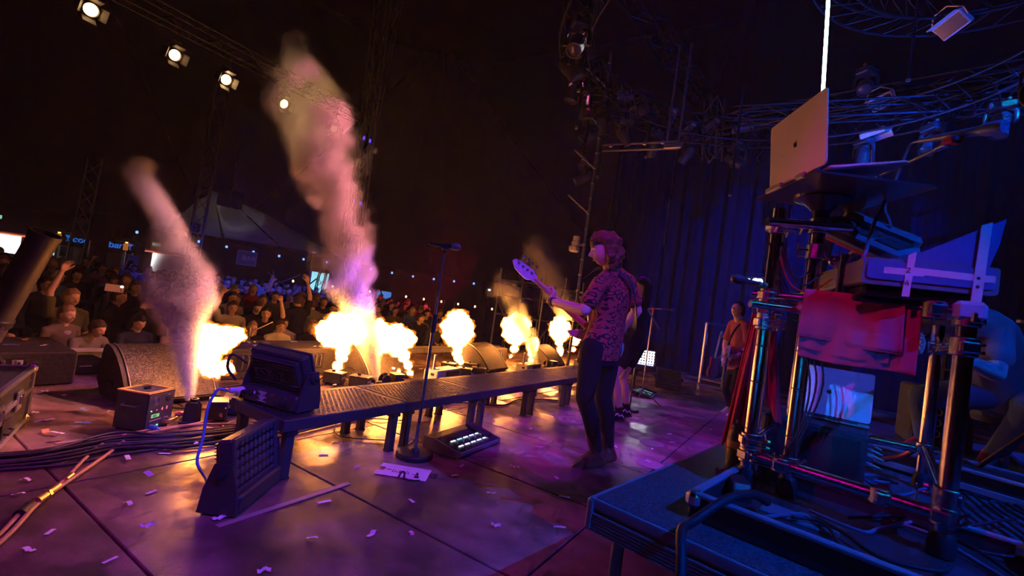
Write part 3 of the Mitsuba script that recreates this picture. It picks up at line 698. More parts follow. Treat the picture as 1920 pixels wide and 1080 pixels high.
def projector(label, m):
    t = thing('flame_projector', label, 'effect machine', 'small black flame projectors', m)
    part(t, 'body', bx((0, 0, 0.065), (0.15, 0.20, 0.11), 0.006), 'black_metal')
    part(t, 'lid', bx((0, 0, 0.124), (0.156, 0.206, 0.008), 0.003), 'steel')
    part(t, 'nozzle', lathe([(0.02, 0), (0.02, 0.02), (0.012, 0.02), (0.012, 0.0)], 12).apply_translation((0, 0.02, 0.127)), 'black_metal')
    part(t, 'label_strip', bx((-0.0, -0.1005, 0.07), (0.09, 0.002, 0.022)), 'mark', False)
    part(t, 'plug', cyl((0.045, -0.10, 0.05), (0.045, -0.135, 0.045), 0.009), 'white_plastic')
    for sx in (-1, 1):
        for sy in (-1, 1): part(t, 'foot', cyl((sx * 0.06, sy * 0.08, 0), (sx * 0.06, sy * 0.08, 0.012), 0.01), 'black_rubber')
projector('small black projector box right of the smoke nozzle, half behind the strobe', M4((2.0, 3.62, 0), -0.6))
projector('small black projector box under the wide mushroom flame, left of a pair', M4((3.36, 4.22, 0), 0.5))
projector('small black projector box under the wide mushroom flame, right of a pair', M4((3.50, 3.97, 0), 0.5))
projector('small black projector box under the round flame, front left of four', M4((5.36, 3.98, 0), 0.5))
projector('small black projector box under the round flame, front right of four', M4((5.66, 3.95, 0), 0.5))
projector('small black projector box under the round flame, back left of four', M4((5.45, 4.35, 0), 0.5))
projector('small black projector box under the round flame, back right of four', M4((5.86, 4.25, 0), 0.5))

def white_machine(label, m):
    t = thing('flame_machine', label, 'effect machine', 'long white flame machines', m)
    part(t, 'housing', bx((0.29, 0.10, 0.083), (0.56, 0.21, 0.14), 0.008), 'white_plastic')
    fr = part(t, 'front_panel', bx((0.38, -0.006, 0.08), (0.34, 0.006, 0.105), 0.002), 'black_gloss')
    part(fr, 'indicator', bx((0.32, -0.010, 0.045), (0.05, 0.003, 0.014)), 'green_plastic', False, emitter=emit((0.25, 1.0, 0.12), 1.4), label='green indicator')
    part(t, 'end_slot', bx((0.009, 0.07, 0.10), (0.004, 0.05, 0.03)), 'black_matte', False)
    part(t, 'hatch', cyl((0.15, 0.12, 0.153), (0.15, 0.12, 0.160), 0.05), 'steel')
    part(t, 'chimney', cat(cyl((0.09, 0.12, 0.15), (0.09, 0.12, 0.34), 0.022), lathe([(0.028, 0.0), (0.028, 0.012), (0.022, 0.012)], 14).apply_translation((0.09, 0.12, 0.152))), 'chrome_worn')
    for sx in (0.05, 0.53):
        for sy in (0.02, 0.18): part(t, 'foot', cyl((sx, sy, 0), (sx, sy, 0.014), 0.014), 'black_rubber')
white_machine('long white flame machine with a green light, behind the microphone stand', M4((4.55, 3.80, 0), 0.12))
white_machine('long white flame machine with a green light, under the bass headstock', M4((6.72, 3.74, 0), 0.08))
white_machine('long white flame machine just left of the bassist, farthest of its row', M4((9.05, 3.74, 0), 0.08))

# ------------------------------------------------------------------ microphone stand, foot controller, set list
def mic_body(m):
    """A stage microphone along +x, its head at the far end."""
    R = frame((0, 0, 0), (0, 0, 1), (1, 0, 0))
    R = m @ np.array([[0, 0, 1, 0], [0, 1, 0, 0], [-1, 0, 0, 0], [0, 0, 0, 1.0]])
    return (lathe([(0.0, 0), (0.0105, 0), (0.0115, 0.02), (0.0125, 0.10), (0.019, 0.135), (0.019, 0.142)], 16, R),
            lathe([(0.019, 0.142), (0.0245, 0.146), (0.0262, 0.158), (0.0255, 0.172), (0.0255, 0.178), (0.024, 0.192), (0.016, 0.204), (0.0, 0.208)], 18, R))
t = thing('microphone_stand', 'black microphone stand with round base before the catwalk', 'microphone stand', None, M4((2.47, 2.155, 0)))
part(t, 'base', lathe([(0.0, 0), (0.125, 0), (0.128, 0.006), (0.128, 0.026), (0.118, 0.036), (0.03, 0.042), (0.022, 0.06), (0.0, 0.06)], 36), 'black_metal')
part(t, 'lower_pole', cyl((0, 0, 0.05), (0, 0, 0.92), 0.0115), 'chrome_black')
part(t, 'clutch', lathe([(0.013, 0), (0.017, 0.01), (0.019, 0.05), (0.017, 0.12), (0.012, 0.13)], 14).apply_translation((0, 0, 0.86)), 'black_rubber')
part(t, 'upper_pole', cyl((0, 0, 0.95), (0, 0, 1.425), 0.0085), 'chrome_black')
part(t, 'clip', cat(cyl((0, 0, 1.42), (0, 0, 1.445), 0.009), bx((0.0, 0.0, 1.452), (0.05, 0.032, 0.018), 0.006, M4(rz=-0.6))), 'black_rubber')
pr('chrome_black', (0.22, 0.22, 0.24), 0.2, 0.75)
pr('mic_black', (0.03, 0.03, 0.035), 0.4); pr('mic_grille', (0.25, 0.25, 0.27), 0.4, 0.8)
md = np.array([0.62, -0.78, 0.06]); mo = np.array([2.47, 2.155, 1.472]) - md / np.linalg.norm(md) * 0.10
k = thing('microphone', 'dark vocal microphone on the black stand before the catwalk', 'microphone', None, frame(mo, md, (0, 0, 1)))
a, b = mic_body(np.eye(4)); part(k, 'handle', a, 'mic_black'); part(k, 'head', b, 'mic_grille')
solo('microphone_cable', tube([mo, mo - md * 0.05, (2.41, 2.24, 1.42), (2.43, 2.24, 1.33), (2.455, 2.17, 1.26), (2.458, 2.15, 1.15), (2.488, 2.17, 1.0), (2.456, 2.148, 0.8), (2.488, 2.165, 0.55), (2.458, 2.14, 0.3), (2.49, 2.19, 0.1), (2.52, 2.30, 0.03), (2.75, 2.45, 0.012), (3.0, 2.75, 0.012), (2.6, 3.05, 0.012), (2.3, 2.75, 0.012), (2.55, 2.45, 0.012)], 0.0035, 6, 8), 'black_rubber', 'thin black cable winding down the microphone stand and over the floor', 'cable')

t = thing('foot_controller', 'black foot controller with two rows of lit bars, beside the microphone stand', 'foot controller', None, frame((2.96, 2.11, 0), (0.998, 0.06, 0), (0, 0, 1)))
pf = [(-0.15, 0.012), (0.15, 0.012), (0.15, 0.085), (0.075, 0.085), (-0.15, 0.040)]
part(t, 'body', prism(pf, 0.56, frame((-0.28, 0, 0), (0, 1, 0), (1, 0, 0))), 'black_metal', False)
part(t, 'front_rail', bx((0, -0.155, 0.026), (0.575, 0.014, 0.030), 0.003), 'steel'); part(t, 'back_rail', bx((0, 0.155, 0.05), (0.575, 0.014, 0.07), 0.003), 'black_metal')
for sx in (-1, 1): part(t, 'side_rail', prism([(-0.162, 0.0), (0.162, 0.0), (0.162, 0.092), (0.075, 0.092), (-0.162, 0.046)], 0.012, frame((sx * 0.287 - 0.006, 0, 0), (0, 1, 0), (1, 0, 0))), 'steel', False)
for r in range(2):
    for c in range(5):
        x, y = -0.17 + c * 0.082, -0.105 + r * 0.075
        z = 0.040 + (y + 0.15) * 0.2
        S = M4((x, y, z + 0.002), 0, 1, 0.197)
        part(t, 'light_bar', bx((0, 0.014, 0.002), (0.056, 0.012, 0.004), m=None).apply_transform(S), 'white_plastic', False, emitter=emit((0.75, 0.95, 1.0) if (r, c) != (1, 1) else (0.2, 0.85, 1.0), 1.5, 0.01))
        part(t, 'foot_switch', lathe([(0.012, 0), (0.012, 0.006), (0.008, 0.006), (0.008, 0.016), (0.0, 0.017)], 12, S @ M4((0.0, -0.018, 0))), 'steel')
part(t, 'display', bx((-0.10, 0.046, 0.0835), (0.10, 0.012, 0.003), m=None).apply_translation((0, 0, 0)), 'black_gloss', False)
part(t, 'expression_pedal', bx((0.205, 0.0, 0.088), (0.09, 0.22, 0.022), 0.006, M4(rx=0.2)), 'black_rubber')
part(t, 'orange_label', text('EXP', 0.02, frame((-0.292, -0.02, 0.045), (0, -1, 0), (-1, 0, 0)), 0.001, True), 'paper_orange', False, label='orange lettering')

t = thing('set_list', 'white set list sheet lying on the floor before the microphone stand', 'paper sheet', None, frame((2.215, 2.005, 0.003), (0.50, -0.865, 0), (0, 0, 1)))
sh = Polygon([(-0.155, -0.095), (0.165, -0.095), (0.165, -0.02), (0.195, -0.02), (0.195, 0.05), (0.165, 0.05), (0.165, 0.095), (-0.155, 0.095), (-0.155, 0.035), (-0.115, 0.03), (-0.115, -0.025), (-0.155, -0.03)])
part(t, 'sheet', prism(sh, 0.0012), 'paper', False)
for q in range(11): part(t, 'writing', bx((-0.06 + q * 0.014 + (0.02 if q > 7 else 0), -0.012 - 0.004 * (q % 3), 0.0016), (0.005, 0.045 - 0.012 * ((q * 7) % 3), 0.0008)), 'ink', False)
part(t, 'stamp', cat(*[bx((-0.10 + 0.008 * (i % 4), -0.01 + 0.010 * (i // 4), 0.0016), (0.005, 0.006, 0.0008)) for i in range(12)]), 'mark', False)
part(t, 'tape_patch', bx((0.19, 0.012, 0.0018), (0.05, 0.065, 0.001)), 'ink', False)
part(t, 'cable_clip', cat(tube([(0.0, -0.10, 0.004), (0.01, -0.085, 0.03), (0.03, -0.09, 0.03), (0.035, -0.11, 0.004)], 0.006, 6, 4), tube([(0.035, -0.11, 0.006), (0.08, -0.13, 0.008), (0.13, -0.105, 0.006)], 0.004, 6, 4)), 'black_rubber')
part(t, 'pin', cat(cyl((0.10, -0.06, 0.002), (0.105, -0.06, 0.03), 0.004), bx((0.1, -0.06, 0.004), (0.03, 0.02, 0.006), 0.002)), 'black_metal')

# ------------------------------------------------------------------ cables on the deck
def cable(pts, r, mat, label, group=None, n=6, name='cable', sm=8):
    return solo(name, tube([(p[0], p[1], p[2] if len(p) > 2 else r + 0.001) for p in pts], r, n, sm), mat, label, 'cable', group, smooth=True)
t = thing('cable_loom', 'two tan cables with a metal coupling running from the lower left to the smoke nozzle', 'cable', None)
part(t, 'cable', tube([(0.42, 2.20, 0.014), (0.58, 2.43, 0.014), (0.70, 2.645, 0.014), (0.82, 2.80, 0.016), (1.06, 3.09, 0.014), (1.24, 3.31, 0.016), (1.42, 3.37, 0.02), (1.62, 3.42, 0.014), (1.84, 3.47, 0.014)], 0.0095, 8, 8), 'copper_hose', True)
part(t, 'cable', tube([(0.40, 2.22, 0.014), (0.56, 2.45, 0.014), (0.69, 2.68, 0.014), (0.82, 2.83, 0.014), (0.98, 3.10, 0.014), (1.12, 3.30, 0.014), (1.30, 3.40, 0.018), (1.55, 3.40, 0.022), (1.76, 3.30, 0.03), (1.95, 3.25, 0.014)], 0.0085, 8, 8), 'copper_hose', True)
cp = np.array([(0.70, 2.66, 0.02), (0.80, 2.79, 0.02)])
part(t, 'coupling', cat(cyl(cp[0], cp[0] + (cp[1] - cp[0]) * 0.45, 0.019), cyl(cp[0] + (cp[1] - cp[0]) * 0.45, cp[1], 0.015), cyl(cp[0] + (cp[1] - cp[0]) * 0.40, cp[0] + (cp[1] - cp[0]) * 0.5, 0.023, n=6)), 'brass')
part(t, 'coupling', cat(cyl((0.84, 2.85, 0.016), (0.875, 2.90, 0.016), 0.014)), 'brass')
part(t, 'tape_wrap', cat(cyl((0.635, 2.575, 0.015), (0.68, 2.645, 0.015), 0.022)), 'black_rubber')
solo('hose', cat(tube([(1.56, 3.50, 0.05), (1.48, 3.46, 0.045), (1.43, 3.60, 0.03), (1.40, 3.75, 0.02)], 0.012, 8, 6), cyl((1.545, 3.495, 0.05), (1.50, 3.475, 0.047), 0.017, n=6)), 'brass', 'short braided brass hose joining the smoke nozzle', 'hose')
for q in range(11):
    j = RNG.normal(0, 0.035, (7, 2))
    base = [(0.55, 3.28), (0.85, 3.22), (1.15, 3.24), (1.45, 3.17), (1.80, 3.12), (2.25, 3.12), (2.9, 3.2)]
    o = (q - 5) * 0.026
    cable([(x + jx, y + o + jy, 0.010 + 0.011 * (q % 3)) for (x, y), (jx, jy) in zip(base, j)], 0.008 + 0.002 * (q % 2), 'black_rubber' if q % 4 else 'dark_plastic', 'black cable in the bundle running along the floor behind the catwalk', 'black cables bundled on the floor')
for q in range(7):
    c0 = np.array([1.95 + 0.13 * q + 0.05 * (q % 2), 3.25 + 0.10 * (q % 3)])
    a = np.linspace(0, 2 * PI * 1.1, 14) + q
    cable([(c0[0] + (0.20 + 0.03 * (q % 3)) * math.cos(x), c0[1] + 0.14 * math.sin(x), 0.010 + 0.007 * (q % 4)) for x in a], 0.006, 'black_rubber' if q % 3 else 'copper_hose', 'loose coil of cable on the littered floor behind the near end of the catwalk', 'loose cable coils behind the catwalk')
cable([(0.2, 3.5), (0.7, 3.32), (1.1, 3.30), (1.35, 3.38), (1.6, 3.9), (1.9, 3.75), (2.6, 3.55), (3.3, 3.75), (4.2, 3.6), (5.6, 3.6), (7.2, 3.55)], 0.007, 'black_rubber', 'long black cable wandering along the row of wedges')
for q in range(5):
    y = 3.9 + 0.12 * q
    cable([(2.3, y), (2.7, y + 0.1), (3.1, y - 0.06 + 0.03 * q), (3.5, y + 0.28)], 0.007, 'black_rubber', 'black cable lying before the gold-lit subwoofer', 'black cables before the subwoofer')
st = cable([(1.49, 2.79, 0.40), (1.44, 2.81, 0.40), (1.40, 2.80, 0.30), (1.38, 2.76, 0.15), (1.33, 2.68, 0.05), (1.30, 2.50, 0.02), (1.24, 2.36, 0.03), (1.26, 2.30, 0.055)], 0.008, 'blue_plug', 'blue-lit power cable hanging from the strobe on the catwalk to the one below')
part(st, 'plug', cat(cyl((1.50, 2.79, 0.40), (1.57, 2.775, 0.40), 0.016), cyl((1.545, 2.78, 0.40), (1.575, 2.774, 0.40), 0.020)), 'white_plastic')
cable([(1.60, 2.83, 0.55), (1.52, 2.86, 0.60), (1.50, 2.85, 0.52), (1.55, 2.83, 0.45)], 0.008, 'black_rubber', 'short black cable looped beside the back of the catwalk strobe')
cable([(3.2, 2.62), (3.6, 2.9), (4.0, 3.0), (4.4, 2.7), (4.9, 2.75), (5.4, 2.5)], 0.007, 'black_rubber', 'black cable on the floor under the middle of the catwalk')

# ------------------------------------------------------------------ flight case, cannon tube and round lid at the left edge
t = thing('flight_case', 'black flight case with metal edges and latches at the far left', 'flight case', None, frame((0.845, 3.765, 0), (0.38, 0.925, 0), (0, 0, 1)))
# x runs along the face that looks at us, -y towards the camera side
W_, D_, H_ = 0.95, 0.50, 0.33
part(t, 'panel', bx((-0.28, 0.25, H_ / 2 + 0.01), (W_, D_, H_), 0.004), 'case_black')
for z in (0.02, H_ * 0.62, H_):
    part(t, 'edge_rail', bx((-0.28, -0.002, z), (W_ + 0.01, 0.03, 0.028), 0.004), 'alu')
for x in (-0.755, 0.195): part(t, 'edge_rail', bx((x, -0.002, H_ / 2), (0.03, 0.03, H_), 0.004), 'alu'); part(t, 'edge_rail', bx((x, 0.25, H_), (0.03, D_, 0.03), 0.004), 'alu')
for x in (-0.745, 0.185):
    for z in (0.025, H_): part(t, 'ball_corner', bx((x, -0.002, z), (0.055, 0.05, 0.055), 0.016), 'chrome_worn')
for x in (-0.45, -0.10):
    lt = part(t, 'latch', bx((x, -0.014, H_ * 0.62), (0.10, 0.012, 0.11), 0.004), 'alu')
    part(lt, 'latch_wing', bx((x, -0.024, H_ * 0.64), (0.045, 0.012, 0.05), 0.005), 'chrome_worn')
for x in (-0.62, -0.28, 0.08):
    for z in (0.05, 0.28): part(t, 'rivet', cyl((x, -0.016, z), (x, -0.021, z), 0.007, n=8), 'chrome_worn')
part(t, 'handle', cat(bx((-0.28, -0.012, 0.10), (0.15, 0.008, 0.09), 0.003), tube([(-0.33, -0.018, 0.085), (-0.33, -0.035, 0.08), (-0.23, -0.035, 0.08), (-0.23, -0.018, 0.085)], 0.006, 6)), 'black_metal')
pr('case_black', (0.03, 0.028, 0.03), 0.45)
ct = frame((0.775, 4.40, 0.42), (0.135, -0.20, 0.66), y=(1, 0, 0))
t = thing('cannon_tube', 'thick black tilted cannon tube at the left edge, before the crowd', 'cannon tube', None, ct)
R90 = np.array([[0, 0, 1, 0], [0, 1, 0, 0], [-1, 0, 0, 0], [0, 0, 0, 1.0]])
part(t, 'barrel', lathe([(0.0, 0.0), (0.075, 0.0), (0.078, 0.03), (0.078, 0.74), (0.084, 0.76), (0.084, 0.79), (0.072, 0.79), (0.07, 0.5)], 28, R90), 'cannon_black')
part(t, 'collar', lathe([(0.079, 0.0), (0.088, 0.01), (0.088, 0.05), (0.079, 0.06)], 28, R90 @ M4((0, 0, 0.12))), 'black_metal')
part(t, 'clamp_knob', cat(cyl((0.15, 0, -0.08), (0.15, 0, -0.12), 0.012), cyl((0.15, 0, -0.12), (0.15, 0, -0.14), 0.02, n=8)), 'chrome_worn')
for a in (0.3, 2.4, 4.5):
    q = np.linalg.inv(ct) @ np.array([0.775 + 0.28 * math.cos(a), 4.42 + 0.28 * math.sin(a), 0.0, 1])
    part(t, 'leg', cyl((0.02, 0, 0), q[:3], 0.012, n=8), 'black_metal')
pr('cannon_black', (0.045, 0.04, 0.042), 0.5)
t = thing('cymbal_case', 'dark round case standing on edge behind the flight case', 'case', None, frame((0.54, 4.02, 0.40), (0.92, -0.38, 0.30), (0.1, 0.2, 1)))
part(t, 'shell', lathe([(0.0, 0.0), (0.15, 0.0), (0.17, 0.01), (0.17, 0.06), (0.155, 0.06), (0.15, 0.015), (0.0, 0.012)], 32, R90), 'case_black')
part(t, 'rim', lathe([(0.168, 0.05), (0.175, 0.055), (0.175, 0.065), (0.165, 0.066)], 32, R90), 'steel')
part(t, 'sticker', bx((-0.002, 0.05, -0.03), (0.002, 0.03, 0.07), 0.0, None), 'paper', False)

# ------------------------------------------------------------------ paper confetti, each strip on its own
def strip_mesh(w, l, bend, seed):
    r = np.random.default_rng(seed)
    s = np.linspace(-0.5, 0.5, 6)
    z = bend * (0.25 - s**2) * (1 if seed % 2 else 0.3) + 0.004 * r.normal(size=6) * (bend > 0.004)
    z -= z.min()
    v = np.vstack([np.column_stack([s * l, np.full(6, -w / 2), z + 0.003 * (seed % 3)]), np.column_stack([s * l, np.full(6, w / 2), z])])
    f = []
    for i in range(5): f += [[i, i + 1, i + 7], [i, i + 7, i + 6]]
    f = np.array(f); v = np.vstack([v, v + [0, 0, 0.0006]]); 
    return trimesh.Trimesh(v, np.vstack([f[:, ::-1], f + 12]), process=False)
STRIPS = {}
for q in range(8):
    for mat in ('paper', 'paper_blue', 'paper_orange'):
        STRIPS[q, mat] = mikit.ply(strip_mesh(0.018 + 0.004 * (q % 3), 0.05 + 0.006 * (q % 4), 0.003 + 0.004 * (q % 3), q), mat, False)
def confetti(x, y, z, q, rz, label, group, mat='paper', s=1.0):
    key = thing('confetti_strip', label, 'confetti', group, M4((x, y, z), rz, s))
    scene[key] = {**STRIPS[q % 8, mat], 'to_world': T4(place[key].tolist())}
CL = [('paper confetti strip lying on the open stage floor', 'confetti on the stage floor'), ('paper confetti strip among the cables and machines behind the catwalk', 'confetti behind the catwalk'), ('paper confetti strip on top of the big dark speaker box', 'confetti on the speaker box'),
      ('paper confetti strip on top of the gold-lit subwoofer', 'confetti on the subwoofer')]
blocked = [(1.0, 1.85, 1.75, 2.7), (2.3, 2.62, 2.0, 2.3), (2.6, 3.3, 1.9, 2.3), (2.0, 2.45, 1.8, 2.2), (3.2, 3.7, 1.0, 1.4), (4.8, 5.6, 1.2, 1.8)]
ct_ = 0
for x, y in ((0.70, 2.35), (0.56, 2.30), (0.93, 2.2), (0.80, 2.05), (0.97, 2.45), (1.13, 2.75), (1.32, 3.0), (1.42, 3.05), (1.08, 2.55), (1.20, 2.12), (0.62, 1.95), (0.85, 1.75), (1.10, 1.60), (1.35, 1.70), (1.62, 1.95), (2.05, 2.25), (1.95, 1.70), (2.4, 1.45), (2.9, 1.6), (3.5, 1.7), (4.1, 1.3), (4.4, 1.05), (4.9, 1.0), (5.2, 1.05), (4.0, 0.95), (3.6, 0.8), (2.1, 1.2), (2.75, 1.1),
             (3.9, 2.05), (4.6, 1.9), (5.3, 2.0), (2.2, 2.62), (2.0, 2.5), (2.9, 2.75), (2.0, 3.0), (3.2, 3.1), (1.75, 1.45), (2.45, 1.75), (2.6, 1.85), (3.0, 1.3), (6.4, 1.2), (6.0, 0.8), (1.55, 1.55), (2.3, 0.95), (0.75, 2.95), (0.66, 2.8)):
    confetti(x + RNG.normal(0, 0.02), y + RNG.normal(0, 0.02), 0.002, ct_, RNG.uniform(0, 6.3), *CL[0], s=RNG.uniform(0.75, 1.15)); ct_ += 1
n = 0
while n < 130:
    x = 0.75 + 7.5 * RNG.random() ** 1.6; y = RNG.uniform(3.0, 4.7)
    if 1.35 < x < 2.15 and y > 3.9 or (1.1 < x < 1.9 and 3.35 < y < 3.75) or y < 3.0 or (x < 0.95 and y > 3.3): continue
    confetti(x, y, 0.004 + 0.012 * RNG.random(), n, RNG.uniform(0, 6.3), *CL[1], ('paper', 'paper', 'paper', 'paper', 'paper_orange', 'paper', 'paper_blue')[n % 7], RNG.uniform(0.8, 1.4)); n += 1
for q in range(16): confetti(0.45 + 0.9 * RNG.random(), 4.95 + 0.55 * RNG.random(), 0.262, q, RNG.uniform(0, 6.3), *CL[2], ('paper', 'paper', 'paper_orange', 'paper_blue')[q % 4], 1.3)
for q in range(10): confetti(2.4 + 1.3 * RNG.random(), 4.75 + 0.4 * RNG.random(), 0.302, q, RNG.uniform(0, 6.3), *CL[3], s=1.1)
# ------------------------------------------------------------------ people
pr('skin', (0.62, 0.40, 0.31), 0.5, spec=0.4); pr('skin_tan', (0.50, 0.31, 0.22), 0.5, spec=0.4); pr('skin_pale', (0.70, 0.50, 0.42), 0.5, spec=0.4)
pr('lip', (0.42, 0.16, 0.14), 0.5); pr('eye_dark', (0.03, 0.025, 0.02), 0.2); pr('eye_white', (0.6, 0.58, 0.55), 0.3)
for n_, c_ in dict(hair_black=(0.015, 0.012, 0.010), hair_brown=(0.07, 0.040, 0.022), hair_light=(0.32, 0.20, 0.10), hair_ginger=(0.12, 0.055, 0.022), hair_grey=(0.25, 0.24, 0.23)).items(): pr(n_, c_, 0.6, spec=0.3)
for n_, c_ in dict(cloth_black=(0.011, 0.010, 0.012), cloth_navy=(0.03, 0.035, 0.075), cloth_grey=(0.20, 0.19, 0.19), cloth_tan=(0.17, 0.14, 0.10), cloth_white=(0.62, 0.60, 0.60), cloth_blue=(0.10, 0.20, 0.55), cloth_red=(0.35, 0.04, 0.05), cloth_pink=(0.55, 0.33, 0.36), cloth_olive=(0.10, 0.10, 0.05), cloth_denim=(0.08, 0.11, 0.18), cloth_lilac=(0.42, 0.36, 0.52)).items(): pr(n_, c_, 0.85, spec=0.2)


def smooth_union(hulls, edge, it=8):
    m = MF.batch_boolean(hulls, manifold3d.OpType.Add).refine_to_length(edge)
    v, f, _ = meshkit.arrays(m)
    t = trimesh.Trimesh(v, f, process=False)
    trimesh.smoothing.filter_taubin(t, iterations=it)
    return t


_ico = trimesh.creation.icosphere(2).vertices
def ball(c, r): return np.asarray(c, float) + _ico * np.asarray(r, float)
def bone(a, ra, b, rb): return MF.hull_points(np.vstack([ball(a, ra), ball(b, rb)]))
def bones(pts): return [bone(p[0], p[1], q[0], q[1]) for p, q in zip(pts, pts[1:])]
def as_man(t): return MF(manifold3d.Mesh(np.asarray(t.vertices, np.float32), np.asarray(t.faces, np.uint32)))


def unit(v): v = np.asarray(v, float); return v / (np.linalg.norm(v) + 1e-9)


def head_shape(sub=4, smile=0.0, open_mouth=0.0):
    """A head facing +x, eyes at z = 0, chin at about -0.115."""
    s = trimesh.creation.icosphere(sub); d = s.vertices
    x, y, z = d[:, 0] * 0.096, d[:, 1] * 0.076, d[:, 2] * 0.118
    low = np.clip(-(z + 0.005) / 0.11, 0, 1)
    y = y * (1 - 0.34 * low**1.3)
    x = np.where(x < 0, x * (1 - 0.55 * low), x * (1 - 0.10 * low))
    x = np.where(x < 0, x * 1.08, x)
    front = np.clip((d[:, 0] - 0.25) / 0.4, 0, 1)
    g = lambda y0, z0, sy, sz: np.exp(-((y - y0) / sy) ** 2 - ((z - z0) / sz) ** 2)
    bump = 0.024 * g(0, -0.030, 0.012, 0.016) + 0.012 * g(0, -0.012, 0.009, 0.020) - 0.010 * (g(0.031, 0.0, 0.016, 0.012) + g(-0.031, 0.0, 0.016, 0.012))
    bump += 0.005 * (g(0.03, 0.021, 0.022, 0.008) + g(-0.03, 0.021, 0.022, 0.008)) + 0.004 * (g(0.042, -0.035, 0.018, 0.02) + g(-0.042, -0.035, 0.018, 0.02))
    bump += 0.007 * g(0, -0.060, 0.022, 0.005) + 0.007 * g(0, -0.073, 0.020, 0.006) - 0.006 * g(0, -0.0665, 0.024, 0.003) + 0.010 * g(0, -0.100, 0.022, 0.014)
    bump -= 0.020 * open_mouth * g(0, -0.070, 0.016, 0.012)
    x = x + bump * front
    s.vertices = np.column_stack([x, y, z])
    man = as_man(s)
    for sy in (-1, 1): man = man + MF.hull_points(np.vstack([ball((-0.008, sy * 0.074, 0.012), (0.016, 0.008, 0.016)), ball((-0.004, sy * 0.071, -0.022), (0.010, 0.007, 0.012))]))
    return man


HEADS = {0: head_shape(4), 1: head_shape(4, open_mouth=1.0)}


def hair_shape(style, seed=0):
    s = trimesh.creation.icosphere(4 if style in ('shaggy', 'curly') else 3); d = s.vertices
    p = d * np.array([0.110, 0.088, 0.126])
    p[:, 0] = np.where(p[:, 0] < 0, p[:, 0] * 1.08, p[:, 0])
    p = p + [-0.006, 0, 0.012]
    line = 0.052 + 0.10 * np.clip(-(d[:, 0] - 0.30), 0, 1) * -1.3       # the hair line sinks towards the back
    bottom = {'short': -0.055, 'long': -0.30, 'bob': -0.12, 'shaggy': -0.15, 'curly': -0.14, 'bun': -0.05, 'cap': 0.0}[style]
    fr_ = 0.074 + 0.022 * (meshkit.noise(np.column_stack([p[:, 1] * 60, p[:, 1] * 0, p[:, 0] * 0]), seed + 8) - 0.5) - 0.9 * np.clip(np.abs(p[:, 1]) - 0.045, 0, 1)
    face = np.clip((d[:, 0] - 0.10) / 0.15, 0, 1) * np.clip((fr_ - p[:, 2]) / 0.016, 0, 1)
    side = np.clip((-(p[:, 2]) + bottom) / 0.02, 0, 1)
    inn = np.clip(face + side, 0, 1)[:, None]
    if style in ('long', 'bob', 'curly', 'shaggy'):
        k = np.clip(-p[:, 2] / 0.12, 0, 1) * (d[:, 0] < 0.25)
        p[:, 2] -= k * max(0, -bottom - 0.11)
        p[:, 1] *= 1 + 0.18 * k; p[:, 0] -= 0.02 * k
    if style == 'shaggy': p = p * [1.10, 1.14, 1.08]
    n = meshkit.noise(p * (38 if style in ('curly', 'shaggy') else 26), seed) - 0.5
    amp = {'short': 0.012, 'long': 0.014, 'bob': 0.012, 'shaggy': 0.036, 'curly': 0.040, 'bun': 0.008, 'cap': 0.0}[style]
    strand = meshkit.noise(np.column_stack([p[:, 0] * 20, p[:, 1] * 95, p[:, 2] * 18]), seed + 3) - 0.5
    p = p * (1 + (amp * 0.7 * n + amp * 0.8 * strand)[:, None] / 0.1)
    q = d * np.array([0.075, 0.060, 0.085]) + [-0.012, 0, 0.0]
    s.vertices = p * (1 - inn) + q * inn
    if style == 'bun': s = cat(s, trimesh.Trimesh(ball((-0.10, 0, 0.085), 0.04), trimesh.creation.icosphere(2).faces, process=False))
    if style == 'cap': s = cat(s, bx((0.105, 0, 0.052), (0.10, 0.13, 0.008), 0.003))
    return s


def hand_shape(m, left, curl=(20, 30, 20), spread=1.0, thumb=(35, 20), s=1.0, fine=0.0045):
    """A hand: origin at the wrist, x to the finger tips, z out of the back of the hand; the thumb is on +y of a right hand seen so."""
    sg = -1 if left else 1
    hs = [MF.hull_points(np.vstack([ball((0.0, 0, 0), (0.02, 0.026, 0.019)), ball((0.03, sg * 0.022, -0.002), 0.015), ball((0.03, -sg * 0.022, 0.0), 0.014), ball((0.086, sg * 0.031, 0), 0.012), ball((0.090, sg * 0.010, 0.002), 0.0125), ball((0.086, -sg * 0.012, 0.002), 0.012), ball((0.078, -sg * 0.032, 0), 0.0115)]))]
    for (y, L, x0, r) in ((0.031, 0.076, 0.086, 0.0092), (0.0105, 0.084, 0.090, 0.0095), (-0.0115, 0.078, 0.086, 0.009), (-0.032, 0.061, 0.078, 0.008)):
        p = np.array([x0 - 0.012, sg * y, 0.0]); a = 0.0; yaw = y * 3.0 * spread * sg; pts = [(p, r)]
        for k, fr in enumerate((0.48, 0.30, 0.26)):
            a += math.radians(curl[k])
            p = p + (L * fr + (0.012 if k == 0 else 0)) * np.array([math.cos(a) * math.cos(yaw), math.cos(a) * math.sin(yaw), -math.sin(a)])
            pts.append((p, r * (0.95, 0.88, 0.74)[k]))
        hs += bones(pts)
    p = np.array([0.022, sg * 0.020, -0.006]); a = math.radians(thumb[0]); b = math.radians(thumb[1]); pts = [(p, 0.014)]
    for k, L in enumerate((0.042, 0.034, 0.026)):
        p = p + L * np.array([math.cos(a) * math.cos(b * k * 0.6), sg * math.sin(a), -math.sin(b * (k + 0.5) * 0.6)]); a *= 0.72
        pts.append((p, (0.0115, 0.0105, 0.008)[k]))
    hs += bones(pts)
    t = smooth_union(hs, fine, 5)
    t.vertices = t.vertices * s
    t.apply_transform(m)
    return t


